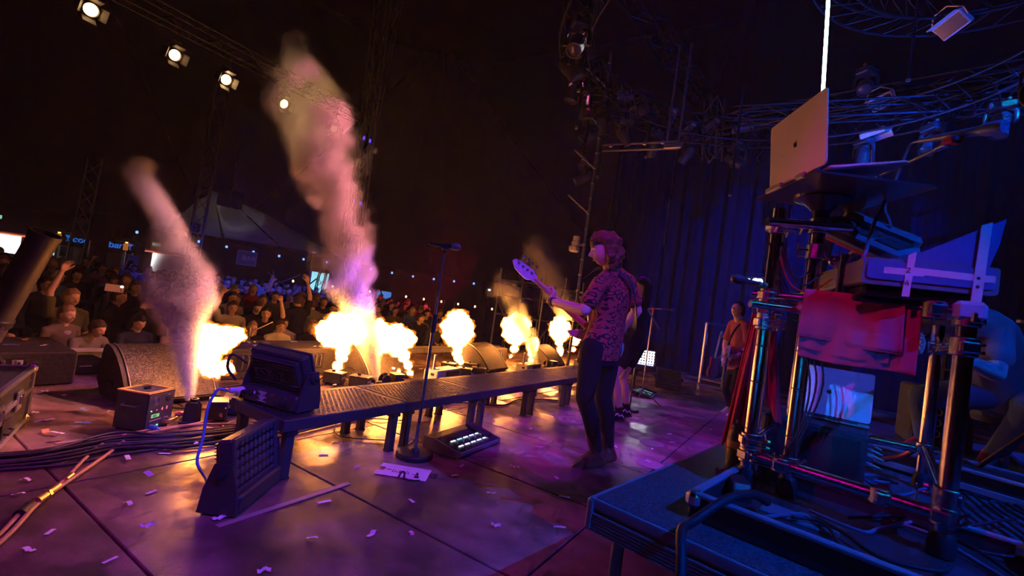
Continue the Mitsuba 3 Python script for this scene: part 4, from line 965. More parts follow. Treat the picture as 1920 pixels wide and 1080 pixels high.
def person_meshes(J, look, head_up=(0, 0, 1), h=1.75, sleeve='short', legs='long', edge=0.02, hair='short', width=1.0, mouth=0, hands=None, hem=0.09, skirt=False, seed=0, fine=0.008):
    """Meshes of a person from the joints J; look is the direction of the face."""
    s = h / 1.75
    J = {k: np.asarray(v, float) for k, v in J.items()}
    lat_s, lat_h = unit(J['ls'] - J['rs']), unit(J['lh'] - J['rh'])
    up = unit(J['neck'] - J['pelvis']); fw = unit(np.cross(lat_s, up)); fwh = unit(np.cross(lat_h, up))
    def ringpts(c, w, d, lat, f, n=14):
        a = np.arange(n) * 2 * PI / n
        return c + np.cos(a)[:, None] * lat * w + np.sin(a)[:, None] * f * d
    sp = lambda k: J['pelvis'] + (J['neck'] - J['pelvis']) * k
    if 'chest' in J:
        c_ = J['chest']
        sp = lambda k: (1 - k) ** 2 * J['pelvis'] + 2 * k * (1 - k) * (2 * c_ - 0.5 * (J['pelvis'] + J['neck'])) + k * k * J['neck']
    def torso(g, low=-0.16):
        lv = [(0.99, 0.062, 0.055), (0.90, 0.145, 0.075), (0.76, 0.170, 0.105), (0.55, 0.158, 0.108), (0.34, 0.140, 0.100), (0.15, 0.158, 0.112), (0.0, 0.170, 0.120), (low, 0.176, 0.120)]
        rs = []
        for k, w, d in lv:
            q = min(max(k * 1.2, 0), 1)
            rs.append(ringpts(sp(k) if k >= 0 else J['pelvis'] + (J['pelvis'] - sp(0.2)) * (-k / 0.2), (w * width + g) * s, (d * width + g) * s, unit(lat_h * (1 - q) + lat_s * q), unit(fwh * (1 - q) + fw * q)))
        return [MF.hull_points(np.vstack([a, b])) for a, b in zip(rs, rs[1:])]
    hd = J['head']; fx = unit(look); uz = np.asarray(head_up, float); Hm = frame(hd, fx, uz); Hm[:3, :3] *= s * (1.0 if h > 1.5 else 1.12)
    neck_top = (Hm @ [-0.022, 0, -0.065, 1])[:3]
    def yoke(g):
        o = []
        for q in 'ls', 'rs':
            o += [MF.hull_points(np.vstack([ball(J[q] - [0, 0, 0.004], (0.050 + g) * s), ball(sp(0.97) + (J[q] - sp(0.97)) * 0.22 + up * 0.012, (0.052 + g) * s), ringpts(sp(0.78), (0.10 * width + g) * s, (0.085 * width + g) * s, lat_s, fw)]))]
        return o
    def arm(side, g, to=2, r=(0.049, 0.040, 0.035, 0.026)):
        a = [(J[side + 's'], (r[0] + g) * s), (J[side + 's'] * 0.5 + J[side + 'e'] * 0.5, (r[0] * 0.92 + g) * s), (J[side + 'e'], (r[1] + g) * s)]
        b = [(J[side + 'e'], (r[1] + g) * s), (J[side + 'e'] * 0.7 + J[side + 'w'] * 0.3, (r[2] * 1.12 + g) * s), (J[side + 'w'], (r[3] + g) * s)]
        if to == 0: m_ = J[side + 's'] * 0.35 + J[side + 'e'] * 0.65; a = [a[0], (J[side + 's'] * 0.6 + J[side + 'e'] * 0.4, (r[0] + g) * s), (m_, (r[0] + g + 0.006) * s)]
        return bones(a) + (bones(b) if to == 2 else [])
    def leg(side, g, to=1.0):
        hp, kn, an = J[side + 'h'], J[side + 'k'], J[side + 'a']
        if to <= 0.5: kn2 = hp + (kn - hp) * to * 2; return bones([(hp, (0.088 + g) * s), (hp * 0.5 + kn2 * 0.5, (0.084 + g) * s), (kn2, (0.080 + g) * s)])
        return bones([(hp, (0.086 + g) * s), (hp * 0.55 + kn * 0.45, (0.074 + g) * s), (kn, (0.055 + g) * s)]) + bones([(kn, (0.055 + g) * s), (kn * 0.68 + an * 0.32 - fwh * 0.018 * s, (0.053 + g) * s), (an, (0.036 + g) * s)])
    out = {}
    skin = torso(-0.012) + yoke(-0.010) + arm('l', 0) + arm('r', 0) + leg('l', -0.006) + leg('r', -0.006) + bones([(sp(0.93), 0.062 * s), (neck_top, 0.052 * s)])
    body = as_man(smooth_union(skin, edge, 8)) + HEADS[mouth].transform(Hm[:3])
    for side in 'lr':
        hm = (hands or {}).get(side)
        if hm is None:
            x = unit(J[side + 'w'] - J[side + 'e']); z = np.cross(x, fw) * (1 if side == 'r' else -1) + 1e-3
            hm = dict(m=frame(J[side + 'w'], x, z))
        hm = dict(hm); m_ = np.array(hm.pop('m'))
        body = body + as_man(hand_shape(m_, side == 'l', s=s, fine=fine, **hm))
    v, f, _ = meshkit.arrays(body)
    out['body'] = trimesh.Trimesh(v, f, process=False)
    out['top'] = smooth_union(torso(0.014, -hem) + yoke(0.008) + arm('l', 0.010, 2 if sleeve == 'long' else 0) + arm('r', 0.010, 2 if sleeve == 'long' else 0) + (bones([(sp(0.90), 0.075 * s), (sp(1.0), 0.066 * s)])), edge, 6)
    pt = torso(0.006, -0.16)[-3:]
    out['trousers'] = smooth_union(pt + leg('l', 0.008, 1.0 if legs == 'long' else 0.28) + leg('r', 0.008, 1.0 if legs == 'long' else 0.28), edge, 6)
    sh = []
    for side in 'lr':
        a, t_ = J[side + 'a'], J[side + 't']; dx = unit(t_ - a); dxh = unit(dx * [1, 1, 0.0]) if abs(dx[2]) < 0.95 else dx
        heel = a - dxh * 0.045 * s; gz = min(t_[2], a[2] - 0.05 * s)
        heel = np.array([heel[0], heel[1], a[2] - 0.055 * s]); toe = t_
        sh.append(MF.hull_points(np.vstack([ball(heel, 0.034 * s), ball(a + [0, 0, 0.01], 0.045 * s), ball((a * 0.45 + toe * 0.55), (0.046 * s, 0.046 * s, 0.034 * s)), ball(toe, (0.038 * s, 0.038 * s, 0.025 * s))])))
    out['shoe'] = [smooth_union([q], 0.02, 3) for q in sh]
    hs = hair_shape(hair, seed); hs.apply_transform(Hm); out['hair'] = hs
    out['eye'] = [trimesh.Trimesh(ball((0, 0, 0), 1.0), trimesh.creation.icosphere(2).faces, process=False).apply_transform(Hm @ np.diag([0.0125, 0.0125, 0.0095, 1]) if 0 else Hm @ M4((0.0765, sy * 0.031, 0.001), 0, (0.011, 0.0135, 0.0085))) for sy in (-1, 1)]
    out['pupil'] = [trimesh.Trimesh(ball((0, 0, 0), 1.0), trimesh.creation.icosphere(1).faces, process=False).apply_transform(Hm @ M4((0.0842, sy * 0.031, 0.001), 0, (0.004, 0.0065, 0.0065))) for sy in (-1, 1)]
    out['eyebrow'] = [tube([(Hm @ [0.090, sy * 0.014, 0.020, 1])[:3], (Hm @ [0.090, sy * 0.032, 0.026, 1])[:3], (Hm @ [0.078, sy * 0.050, 0.020, 1])[:3]], 0.0035 * s, 6, 3) for sy in (-1, 1)]
    mz, mx = (0.008, 0.085) if mouth else (0.0045, 0.0905)
    out['mouth'] = trimesh.Trimesh(ball((0, 0, 0), 1.0), trimesh.creation.icosphere(2).faces, process=False).apply_transform(Hm @ M4((mx - 0.006, 0, -0.067), 0, (0.010, 0.021, mz * (1.6 if mouth else 1))))
    out['Hm'] = Hm
    return out


def add_person(t, P, skin='skin', hair='hair_brown', top='cloth_black', trousers='cloth_black', shoe='cloth_black', face=True):
    """The parts of a person under the thing t."""
    part(t, 'body', P['body'], skin, 40)
    part(t, 'hair', P['hair'], hair, True)
    part(t, 'shirt', P['top'], top, True)
    part(t, 'trousers', P['trousers'], trousers, True)
    for q in P['shoe']: part(t, 'shoe', q, shoe, True)
    if face:
        for e_, p_ in zip(P['eye'], P['pupil']):
            k = part(t, 'eye', e_, 'eye_white', True); part(k, 'pupil', p_, 'eye_dark', True)
        for q in P['eyebrow']: part(t, 'eyebrow', q, hair, True)
        part(t, 'mouth', P['mouth'], 'lip', True)
# ------------------------------------------------------------------ the band
BASS = dict( pelvis=[3.401, 1.28, 0.889], chest=[3.44, 1.257, 1.223], neck=[3.441, 1.278, 1.491], head=[3.35, 1.339, 1.639], ls=[3.234, 1.294, 1.375], le=[3.149, 1.346, 1.164], lw=[3.198, 1.586, 1.181], rs=[3.626, 1.212, 1.444], re=[3.705, 1.137, 1.222], rw=[3.772, 1.266, 1.034], lh=[3.286, 1.295, 0.887], lk=[3.232, 1.287, 0.532], la=[3.418, 1.204, 0.114], lt=[3.326, 1.317, 0.003], rh=[3.503, 1.25, 0.893], rk=[3.478, 1.235, 0.524], ra=[3.617, 1.189, 0.113], rt=[3.546, 1.307, -0.017] )
SING = dict( pelvis=[5.261, 1.652, 0.896], chest=[5.249, 1.657, 1.141], neck=[5.236, 1.666, 1.366], head=[5.22, 1.645, 1.521], ls=[5.066, 1.657, 1.294], le=[4.969, 1.692, 1.076], lw=[5.048, 1.847, 1.105], rs=[5.395, 1.662, 1.304], re=[5.465, 1.657, 1.067], rw=[5.406, 1.757, 0.942], lh=[5.14, 1.658, 0.864], lk=[4.994, 1.686, 0.5], la=[5.179, 1.639, 0.102], lt=[5.129, 1.725, -0.003], rh=[5.366, 1.637, 0.868], rk=[5.24, 1.671, 0.495], ra=[5.419, 1.633, 0.117], rt=[5.373, 1.712, 0.01] )
GUIT = dict( pelvis=[7.489, 0.723, 0.705], chest=[7.465, 0.741, 1.058], neck=[7.431, 0.778, 1.353], head=[7.378, 0.817, 1.492], ls=[7.32, 0.677, 1.279], le=[7.316, 0.604, 1.005], lw=[7.188, 0.722, 0.851], rs=[7.512, 0.878, 1.287], re=[7.521, 0.938, 0.985], rw=[7.374, 0.898, 0.814], lh=[7.437, 0.674, 0.686], lk=[7.213, 0.71, 0.376], la=[7.456, 0.66, 0.077], lt=[7.317, 0.752, -0.004], rh=[7.553, 0.774, 0.661], rk=[7.452, 0.838, 0.343], ra=[7.668, 0.774, 0.063], rt=[7.566, 0.866, -0.026] )
def leopard(p, n, uv):
    a, b, r = voronoi((p.x + 0.35 * p.y) * 29, p.z * 29 + 3 * noise(p.x * 9, p.y * 9, p.z * 9))
    e = noise(p.x * 60, p.y * 60, p.z * 60)
    ringm = smoothstep(0.30, 0.36, a + 0.14 * e) * (1 - smoothstep(0.50, 0.56, a + 0.14 * e)) * smoothstep(0.30, 0.34, noise(p.x * 34, p.y * 34 + 5, p.z * 34))
    return mix((0.30, 0.055, 0.05), (0.015, 0.012, 0.02), ringm)
pr('leopard_cloth', mikit.proc(leopard), 0.8, spec=0.2, sheen=0.3)
pr('leather', (0.20, 0.13, 0.07), 0.2, 0.7)
pr('bass_paint', (0.55, 0.58, 0.66), 0.25, clearcoat=0.6); pr('fret_wood', (0.26, 0.15, 0.08), 0.4); pr('maple', (0.55, 0.38, 0.20), 0.35, clearcoat=0.4)
pr('pick_white', (0.75, 0.75, 0.74), 0.3); pr('strap_black', (0.015, 0.015, 0.017), 0.6)

bn = np.array([3.25, 1.85, 1.355]); bb = np.array([3.70, 1.43, 0.965]); bx_ = unit(bn - bb)      # the neck's line
bz = unit(np.array([0.30, 0.93, 0.22])); BM = frame(bn, bx_, bz)                               # its face turns to the audience
lhp = bn - bx_ * 0.185
lm = frame(lhp - bz * 0.020 - np.cross(bz, bx_) * 0.062 + bx_ * -0.01, np.cross(bz, bx_) + bz * 0.15, -bz * 0.55 - bx_ * 0.55)
rm = frame(BASS['rw'], unit(np.array([3.66, 1.42, 0.99]) - np.array(BASS['rw'])) , np.array([0.4, 0.5, 0.6]))
BASS['lw'] = (lm[:3, 3]).tolist()
P = person_meshes(BASS, (-0.50, 0.85, -0.22), (0.10, 0.02, 1), 1.80, 'short', 'long', 0.014, 'shaggy', 1.0, 0, dict(l=dict(m=lm, curl=(48, 62, 40), thumb=(50, 30)), r=dict(m=rm, curl=(30, 45, 30))), hem=0.10, seed=4, fine=0.0035)
t = thing('person', 'bass player in a red leopard print shirt and black trousers, seen from behind', 'person')
add_person(t, P, 'skin', 'hair_ginger', 'leopard_cloth', 'cloth_black', 'leather')
Hm = P['Hm']
part(t, 'headband', moved(lathe([(0.099, -0.014), (0.103, -0.012), (0.103, 0.012), (0.099, 0.014)], 32), Hm @ M4((-0.004, 0, 0.060), 0, (1.02, 0.82, 1), 0, 0.12)), 'strap_black', True)
fore = unit(np.array(BASS['le']) - np.array(BASS['lw']))
part(t, 'wristband', cyl(np.array(BASS['lw']) + fore * 0.015, np.array(BASS['lw']) + fore * 0.055, 0.034, 0.036), 'strap_black', True)
for a, n_ in (('la', 'l'), ('ra', 'r')):
    A = np.array(BASS[a]); k = np.array(BASS[n_ + 'k']); u_ = unit(k - A)
    part(t, 'boot_shaft', cat(smooth_union([bone(A - u_ * 0.02, 0.046, A + u_ * 0.15, 0.055)], 0.02, 2)), 'leather', True)
# neck-strap over the left shoulder across the back
bk = [(3.44, 1.50, 1.42), (3.40, 1.38, 1.50), (3.40, 1.25, 1.485), (3.43, 1.135, 1.42), (3.48, 1.105, 1.32), (3.54, 1.10, 1.20), (3.62, 1.12, 1.08), (3.72, 1.20, 0.99), (3.78, 1.33, 0.94)]
sp_ = spline(bk, 6); dd = unit(np.array([0.6, -0.2, 0.5])); wv = []
for q in range(len(sp_)):
    tt = unit(sp_[min(q + 1, len(sp_) - 1)] - sp_[max(q - 1, 0)]); c0 = np.array([3.45, 1.27, sp_[q][2] - 0.05]); no = unit(sp_[q] - c0); sd = unit(np.cross(tt, no))
    wv.append([sp_[q] + sd * 0.03 + no * 0.012, sp_[q] - sd * 0.03 + no * 0.012, sp_[q] - sd * 0.03 + no * 0.006, sp_[q] + sd * 0.03 + no * 0.006])
wv = np.array(wv).reshape(-1, 3); ff = []
for q in range(len(sp_) - 1):
    for e in range(4):
        a, b = q * 4 + e, q * 4 + (e + 1) % 4
        ff += [[a, a + 4, b], [b, a + 4, b + 4]]
strap = trimesh.Trimesh(wv, np.array(ff), process=False)

t = thing('bass_guitar', 'pale bass guitar held by the player in the leopard shirt', 'bass guitar', None, BM)
# x towards the headstock, z out of the face, origin at the nut
nk = Polygon([(-0.62, -0.031), (0.0, -0.021), (0.0, 0.021), (-0.62, 0.031)])
part(t, 'neck', smooth_union([MF.hull_points(np.array([(x, y * w, z) for x, w in ((-0.62, 0.031), (0.01, 0.021)) for y, z in ((-1, 0), (1, 0), (-0.75, -0.016), (0.75, -0.016), (0, -0.023))]))], 0.03, 0), 'maple', 25)
part(t, 'fretboard', prism(nk, 0.006, z=0.0), 'fret_wood', False)
for q in range(16):
    x = -0.86 * (1 - 2 ** (-(q + 1) / 12)); wq = 0.021 + 0.010 * (-x / 0.62)
    if x > -0.61: part(t, 'fret', cyl((x, -wq, 0.0065), (x, wq, 0.0065), 0.0014, n=5), 'steel')
hsd = Polygon([(0, -0.021), (0.03, -0.024), (0.06, -0.048), (0.11, -0.050), (0.19, -0.040), (0.235, -0.010), (0.232, 0.012), (0.205, 0.022), (0.17, 0.030), (0.06, 0.040), (0.03, 0.028), (0, 0.021)]).buffer(0.004)
part(t, 'headstock', prism(hsd, 0.016, z=-0.018), 'bass_paint', 30)
for q in range(4):
    x = 0.055 + q * 0.045
    k = part(t, 'tuning_machine', cat(cyl((x, 0.018 - q * 0.004, -0.018), (x, 0.018 - q * 0.004, 0.016), 0.006), cyl((x, 0.02, -0.014), (x, 0.072, -0.014), 0.0035, n=8), lathe([(0.0, -0.003), (0.011, -0.003), (0.011, 0.0), (0.0, 0.0)], 12).apply_translation((x, 0.018 - q * 0.004, -0.019))), 'chrome')
    part(k, 'tuning_key', moved(lathe([(0.0, -0.004), (0.011, -0.003), (0.012, 0.0), (0.011, 0.003), (0.0, 0.004)], 12), M4((x, 0.080, -0.014), 0, (1.2, 1, 1), 0.3)), 'chrome')
th = np.linspace(0, 2 * PI, 72, endpoint=False)
bd = [(-0.56, -0.05), (-0.48, -0.13), (-0.44, -0.165), (-0.475, -0.185), (-0.56, -0.165), (-0.66, -0.125), (-0.78, -0.145), (-0.90, -0.165), (-1.0, -0.12), (-1.03, -0.02), (-1.0, 0.09), (-0.92, 0.155), (-0.80, 0.15), (-0.68, 0.115), (-0.56, 0.15), (-0.44, 0.185), (-0.37, 0.18), (-0.36, 0.16), (-0.45, 0.12), (-0.53, 0.06), (-0.57, 0.0)]
bd = affinity.scale(Polygon([(x + 0.02, y) for x, y in spline(bd + bd[:1], 4)]).buffer(0), 0.86, 0.80, origin=(-0.85, 0))
body_ = part(t, 'body', cat(prism(bd, 0.030, z=-0.033), prism(bd.buffer(-0.006), 0.040, z=-0.038)), 'bass_paint', 30)
pg = bd.intersection(sbox(-0.84, -0.16, -0.60, 0.10)).buffer(-0.018)
part(body_, 'pickguard', prism(pg, 0.002, z=0.0025), 'pick_white', False)
part(body_, 'bridge', bx((-0.83, 0, 0.012), (0.07, 0.08, 0.016), 0.003), 'chrome')
for y in (-0.018, 0.018): part(body_, 'pickup', bx((-0.66 - y, y, 0.008), (0.035, 0.05, 0.012), 0.004), 'black_metal')
for q in range(3): part(body_, 'knob', lathe([(0.0, 0.018), (0.010, 0.018), (0.011, 0.0)], 14).apply_translation((-0.80 - 0.03 * q, -0.075 - 0.012 * q, 0.003)), 'chrome')
for q in range(4): part(t, 'string', cyl((-0.83, -0.024 + 0.016 * q, 0.018), (0.055 + q * 0.045, 0.018 - q * 0.004, 0.008), 0.0012, n=5), 'steel')
part(t, 'strap', moved(strap, np.linalg.inv(BM)), 'strap_black', 30)

SING = {k: [v[0] + 0.035 * (v[2] > 0.7), v[1] - 0.055 * (v[2] > 0.7), v[2]] for k, v in SING.items()}
# the singer beyond, half hidden behind the bass player
P = person_meshes(SING, (-0.55, 0.82, -0.05), (0, 0, 1), 1.66, 'short', 'short', 0.014, 'long', 0.84, 0, dict(l=dict(m=frame(SING['lw'], (0.1, 0.9, 0.2), (-0.6, 0.3, 0.5)), curl=(40, 50, 30)), r=dict(m=frame(SING['rw'], (0.2, 0.8, -0.5), (0.8, 0.1, 0.5)), curl=(30, 40, 30))), hem=0.02, seed=9, fine=0.006)
t = thing('person', 'singer in black shorts with bare legs, half hidden behind the bass player', 'person')
add_person(t, P, 'skin', 'hair_black', 'cloth_black', 'cloth_black', 'cloth_black')
for n_, s_ in (('l', 1), ('r', -1)):
    A, T_ = np.array(SING[n_ + 'a']), np.array(SING[n_ + 't']); K = np.array(SING[n_ + 'k']); u_ = unit(K - A); d_ = unit((T_ - A) * [1, 1, 0])
    part(t, 'shoe_collar', smooth_union([bone(A - u_ * 0.01, 0.044, A + u_ * 0.05, 0.042)], 0.02, 2), 'cloth_black', True)
    sd = np.cross(d_, [0, 0, 1]) * -1
    base = A + [0, 0, -0.045]
    for side in (-1, 1):
        so = unit(np.cross([0, 0, 1], d_)) * side
        zz = [base + d_ * x + so * 0.051 + [0, 0, z] for x, z in ((-0.05, 0.0), (-0.03, 0.028), (-0.005, 0.006), (0.02, 0.036), (0.045, 0.008), (0.07, 0.022), (0.09, -0.006))]
        part(t, 'shoe_flash', tube(zz, 0.008, 5), 'cloth_white', False)
    part(t, 'shoe_sole', smooth_union([MF.hull_points(np.vstack([ball(A - d_ * 0.045 + [0, 0, -0.083], (0.04, 0.04, 0.012)), ball(T_ + [0, 0, -0.012], (0.044, 0.044, 0.012))]))], 0.03, 1), 'black_rubber', True)
    part(t, 'laces', cat(*[tube([A + d_ * (0.035 + 0.012 * q) + so * 0.025 + [0, 0, 0.018 - 0.010 * q], A + d_ * (0.04 + 0.012 * q) + [0, 0, 0.034 - 0.010 * q], A + d_ * (0.035 + 0.012 * q) - so * 0.025 + [0, 0, 0.018 - 0.010 * q]], 0.0045, 5) for q in range(4)]), 'cloth_white', True)
t = thing('electric_guitar', 'pale electric guitar at the hip of the singer behind the bass player', 'guitar', None, frame((5.30, 1.80, 0.98), (-0.75, 0.55, 0.32), (0.45, 0.86, 0.1)))
gb = [(0.16, -0.03), (0.20, -0.12), (0.12, -0.14), (0.02, -0.11), (-0.10, -0.15), (-0.22, -0.12), (-0.25, 0.0), (-0.22, 0.12), (-0.10, 0.15), (0.02, 0.11), (0.16, 0.15), (0.24, 0.13), (0.18, 0.05)]
gpoly = Polygon(spline(gb + gb[:1], 5)).buffer(0)
def guitar_parts(t, paint):
    b_ = part(t, 'body', cat(prism(gpoly, 0.03, z=-0.015), prism(gpoly.buffer(-0.006), 0.042, z=-0.021)), paint, 30)
    part(b_, 'pickguard', prism(gpoly.intersection(sbox(-0.14, -0.14, 0.15, 0.04)).buffer(-0.015), 0.003, z=0.021), 'pick_white', False)
    part(b_, 'bridge', bx((-0.12, 0, 0.028), (0.04, 0.07, 0.012), 0.003), 'chrome')
    for x in (-0.06, 0.0, 0.06): part(b_, 'pickup', bx((x, 0, 0.026), (0.018, 0.07, 0.010), 0.003), 'black_metal')
    part(t, 'neck', bx((0.37, 0, 0.012), (0.48, 0.05, 0.026), 0.008), 'maple')
    part(t, 'headstock', prism(Polygon([(0.60, -0.022), (0.64, -0.03), (0.76, -0.02), (0.78, 0.02), (0.66, 0.045), (0.60, 0.024)]), 0.014), 'maple', False)
    for q in range(6): part(t, 'tuning_machine', cat(cyl((0.64 + q * 0.02, 0.03, 0.0), (0.64 + q * 0.02, 0.03, 0.022), 0.004, n=8), cyl((0.64 + q * 0.02, 0.03, 0.004), (0.64 + q * 0.02, 0.065, 0.004), 0.005, n=8)), 'chrome')
guitar_parts(t, 'bass_paint')

P = person_meshes(GUIT, (-0.80, 0.45, 0.36), (0.2, 0.0, 1), 1.76, 'short', 'long', 0.016, 'short', 0.95, 1, dict(l=dict(m=frame(GUIT['lw'], (-0.35, 0.6, 0.0), (0.3, 0.2, 0.9)), curl=(40, 60, 40)), r=dict(m=frame(GUIT['rw'], (-0.5, 0.1, -0.4), (-0.6, 0.6, 0.3)), curl=(35, 45, 30))), hem=0.07, seed=2, fine=0.006)
t = thing('person', 'guitarist with open mouth in an orange-red short sleeved shirt and black trousers, near the drape', 'person')
pr('cloth_rust', (0.36, 0.09, 0.05), 0.85, spec=0.2)
add_person(t, P, 'skin', 'hair_black', 'cloth_rust', 'cloth_black', 'cloth_white')
fw_ = unit(np.array(GUIT['lw']) - np.array(GUIT['le']))
part(t, 'wristband', cyl(np.array(GUIT['lw']) - fw_ * 0.10, np.array(GUIT['lw']) - fw_ * 0.055, 0.036), 'strap_black', True)
gm = frame((7.19, 0.83, 0.80), (0.60, 0.50, -0.10), (-0.62, 0.70, 0.2))
gm = frame((7.26, 0.88, 0.82), (-0.95, -0.12, 0.10), (-0.12, 0.95, 0.15))
t = thing('electric_guitar', 'white electric guitar in the hands of the guitarist with open mouth', 'guitar', None, gm)
guitar_parts(t, 'pick_white')
part(t, 'strap', tube([(-0.18, 0.02, 0.0), *[(np.linalg.inv(gm) @ np.array([*q, 1]))[:3] for q in ((7.28, 0.86, 1.05), (7.31, 0.79, 1.25), (7.38, 0.70, 1.345), (7.46, 0.66, 1.28), (7.52, 0.64, 1.1))]], 0.016, 6, 6), 'strap_black', True)

# the singer's microphone on a tripod stand
t = thing('microphone_stand', 'thin boom microphone stand before the drape, right of the singer', 'microphone stand', None, M4((6.72, 1.83, 0)))
top_ = np.array([0.0, 0.0, 1.34])
part(t, 'pole', cyl((0, 0, 0.10), top_, 0.010), 'chrome_worn')
for a in (0.4, 2.5, 4.6): part(t, 'leg', cyl((0, 0, 0.18), (0.30 * math.cos(a), 0.30 * math.sin(a), 0.012), 0.008, n=8), 'chrome_black')
part(t, 'boom', cyl(top_ + [-0.06, 0.10, -0.01], top_ + [0.06, -0.10, 0.015], 0.007), 'chrome_worn')
part(t, 'clutch', cyl(top_ + [0, 0, -0.05], top_ + [0, 0, 0.02], 0.016), 'red_plastic')
part(t, 'cable_clip', bx((0.02, -0.02, 1.12), (0.03, 0.02, 0.10), 0.005), 'black_rubber')
solo('microphone', cat(*mic_body(frame((6.78, 1.74, 1.355), (0.5, -0.85, 0.06), (0, 0, 1)))), 'mic_black', 'small microphone on the thin boom stand before the drape', 'microphone')
t = thing('microphone_stand', 'dark boom stand rising beside the dark hair of the singer', 'microphone stand', None, M4((5.95, 1.75, 0)))
part(t, 'pole', cyl((0, 0, 0.03), (0, 0, 1.20), 0.011), 'chrome_black'); part(t, 'base', lathe([(0.0, 0), (0.12, 0), (0.12, 0.02), (0.02, 0.04), (0.0, 0.04)], 24), 'black_metal')
part(t, 'boom', cyl((0.20, -0.18, 1.08), (-0.42, -0.02, 1.52), 0.009), 'chrome_black')
solo('microphone', cat(*mic_body(frame((5.50, 1.73, 1.535), (-0.8, -0.2, 0.0), (0, 0, 1)))), 'mic_black', 'dark microphone on the boom at the mouth of the singer', 'microphone')
t = thing('foot_controller', 'black foot controller with lit green lines at the far end of the catwalk', 'foot controller', None, frame((7.45, 1.98, 0), (0.98, 0.10, 0), (0, 0, 1)))
part(t, 'body', prism([(-0.14, 0.0), (0.14, 0.0), (0.14, 0.08), (-0.14, 0.04)], 0.6, frame((-0.3, 0, 0), (0, 1, 0), (1, 0, 0))), 'black_metal', False)
part(t, 'front_rail', bx((0, -0.146, 0.022), (0.61, 0.012, 0.036), 0.003), 'steel')
for x in (-0.15, 0.03): part(t, 'light_bar', bx((x, 0.0, 0.064), (0.012, 0.22, 0.004), 0, M4(rx=0.14)), 'green_plastic', False, emitter=emit((0.15, 0.9, 0.7), 0.6, 0.01))
# ------------------------------------------------------------------ the drum riser
pr('riser_alu', (0.30, 0.31, 0.33), 0.5, 0.35)
def riser_col(p, n, uv):
    g = smoothstep(0.35, 0.65, noise(p.x * 240, p.y * 240, 1.0))
    return mix((0.050, 0.052, 0.058), (0.095, 0.098, 0.105), g) * (0.8 + 0.4 * fbm(p.x * 5, p.y * 5, 2.0, 3))
pr('riser_top', mikit.proc(riser_col), 0.42)
RA = math.radians(-9.6)
RM = M4((1.50, 0.515, 0), RA)          # x runs away along the riser's edge, -y across it
t = thing('drum_riser', 'dark riser platform with ribbed metal edge at the lower right', 'riser', None, RM)
for i, (x0, x1) in enumerate(((0, 1.98), (2.0, 3.98))):
    part(t, 'deck_board', bx(((x0 + x1) / 2, -1.5, 0.548), (x1 - x0, 3.0, 0.02), 0.003), 'riser_top', 20)
def rail(p0, p1, out):
    p0, p1, out = np.array(p0, float), np.array(p1, float), np.array(out, float)
    prof = [(0, 0.556), (0.012, 0.556), (0.014, 0.548), (0.014, 0.528), (0.004, 0.524), (0.004, 0.516), (0.016, 0.512)] + [q for k in range(5) for q in ((0.016, 0.506 - k * 0.010), (0.012, 0.504 - k * 0.010), (0.012, 0.500 - k * 0.010), (0.016, 0.498 - k * 0.010))] + [(0.016, 0.455), (0, 0.455)]
    m = frame(p0, out, y=(0, 0, 1)); d = p1 - p0; L = np.linalg.norm(d)
    o = prism(prof, L)
    if np.dot(np.cross(out, [0, 0, 1]), d) < 0: o.apply_transform(np.diag([1, 1, -1, 1.0])); o.invert()
    return o.apply_transform(m)
part(t, 'edge_rail', rail((0, 0, 0), (4.0, 0, 0), (0, 1, 0)), 'riser_alu', 20)
part(t, 'edge_rail', rail((0, 0.0, 0), (0, -3.0, 0), (-1, 0, 0)), 'riser_alu', 20)
part(t, 'corner_cap', bx((-0.003, 0.003, 0.505), (0.03, 0.03, 0.102), 0.008), 'riser_alu')
for x, y in ((0.07, -0.07), (1.9, -0.07), (3.9, -0.07), (0.07, -1.5), (0.07, -2.9), (1.9, -2.9)): part(t, 'leg', cat(cyl((x, y, 0), (x, y, 0.46), 0.0205), cyl((x, y, 0), (x, y, 0.008), 0.035)), 'riser_alu')

# ------------------------------------------------------------------ the chrome percussion rack in its floor case
CM = M4((1.60, 0.245, 0.558), math.radians(-10))
t = thing('case_tray', 'open black case tray with metal rim that carries the chrome rack on the riser', 'case', None, CM)
LX, LY = 0.66, 0.80
part(t, 'tray_floor', bx((LX / 2, -LY / 2, 0.012), (LX, LY, 0.02), 0.003), 'case_black')
for c, s in (((LX / 2, -0.008, 0.04), (LX, 0.016, 0.07)), ((LX / 2, -LY + 0.008, 0.04), (LX, 0.016, 0.07)), ((0.008, -LY / 2, 0.04), (0.016, LY - 0.034, 0.07)), ((LX - 0.008, -LY / 2, 0.04), (0.016, LY - 0.034, 0.07))):
    w_ = part(t, 'tray_wall', bx(c, s, 0.004), 'case_black')
    part(w_, 'rim', bx((c[0], c[1], 0.079), (s[0] + 0.006 if s[0] > s[1] else 0.026, s[1] + 0.006 if s[1] > s[0] else 0.026, 0.014), 0.004), 'riser_alu')
for x in (0.012, LX - 0.012):
    for y in (-0.012, -LY + 0.012): part(t, 'corner', bx((x, y, 0.06), (0.05, 0.05, 0.056), 0.016), 'chrome_worn')
part(t, 'ribbed_corner', cat(*[bx((0.05 + 0.0, -LY + 0.02 + 0.016 * q, 0.088), (0.14, 0.008, 0.01), 0.002) for q in range(5)]), 'alu')
part(t, 'handle_slot', bx((0.16, -0.52, 0.026), (0.05, 0.26, 0.014), 0.005), 'black_rubber')
part(t, 'foam_strip', bx((0.30, -0.25, 0.024), (0.10, 0.22, 0.012), 0.005), 'grey_plastic')

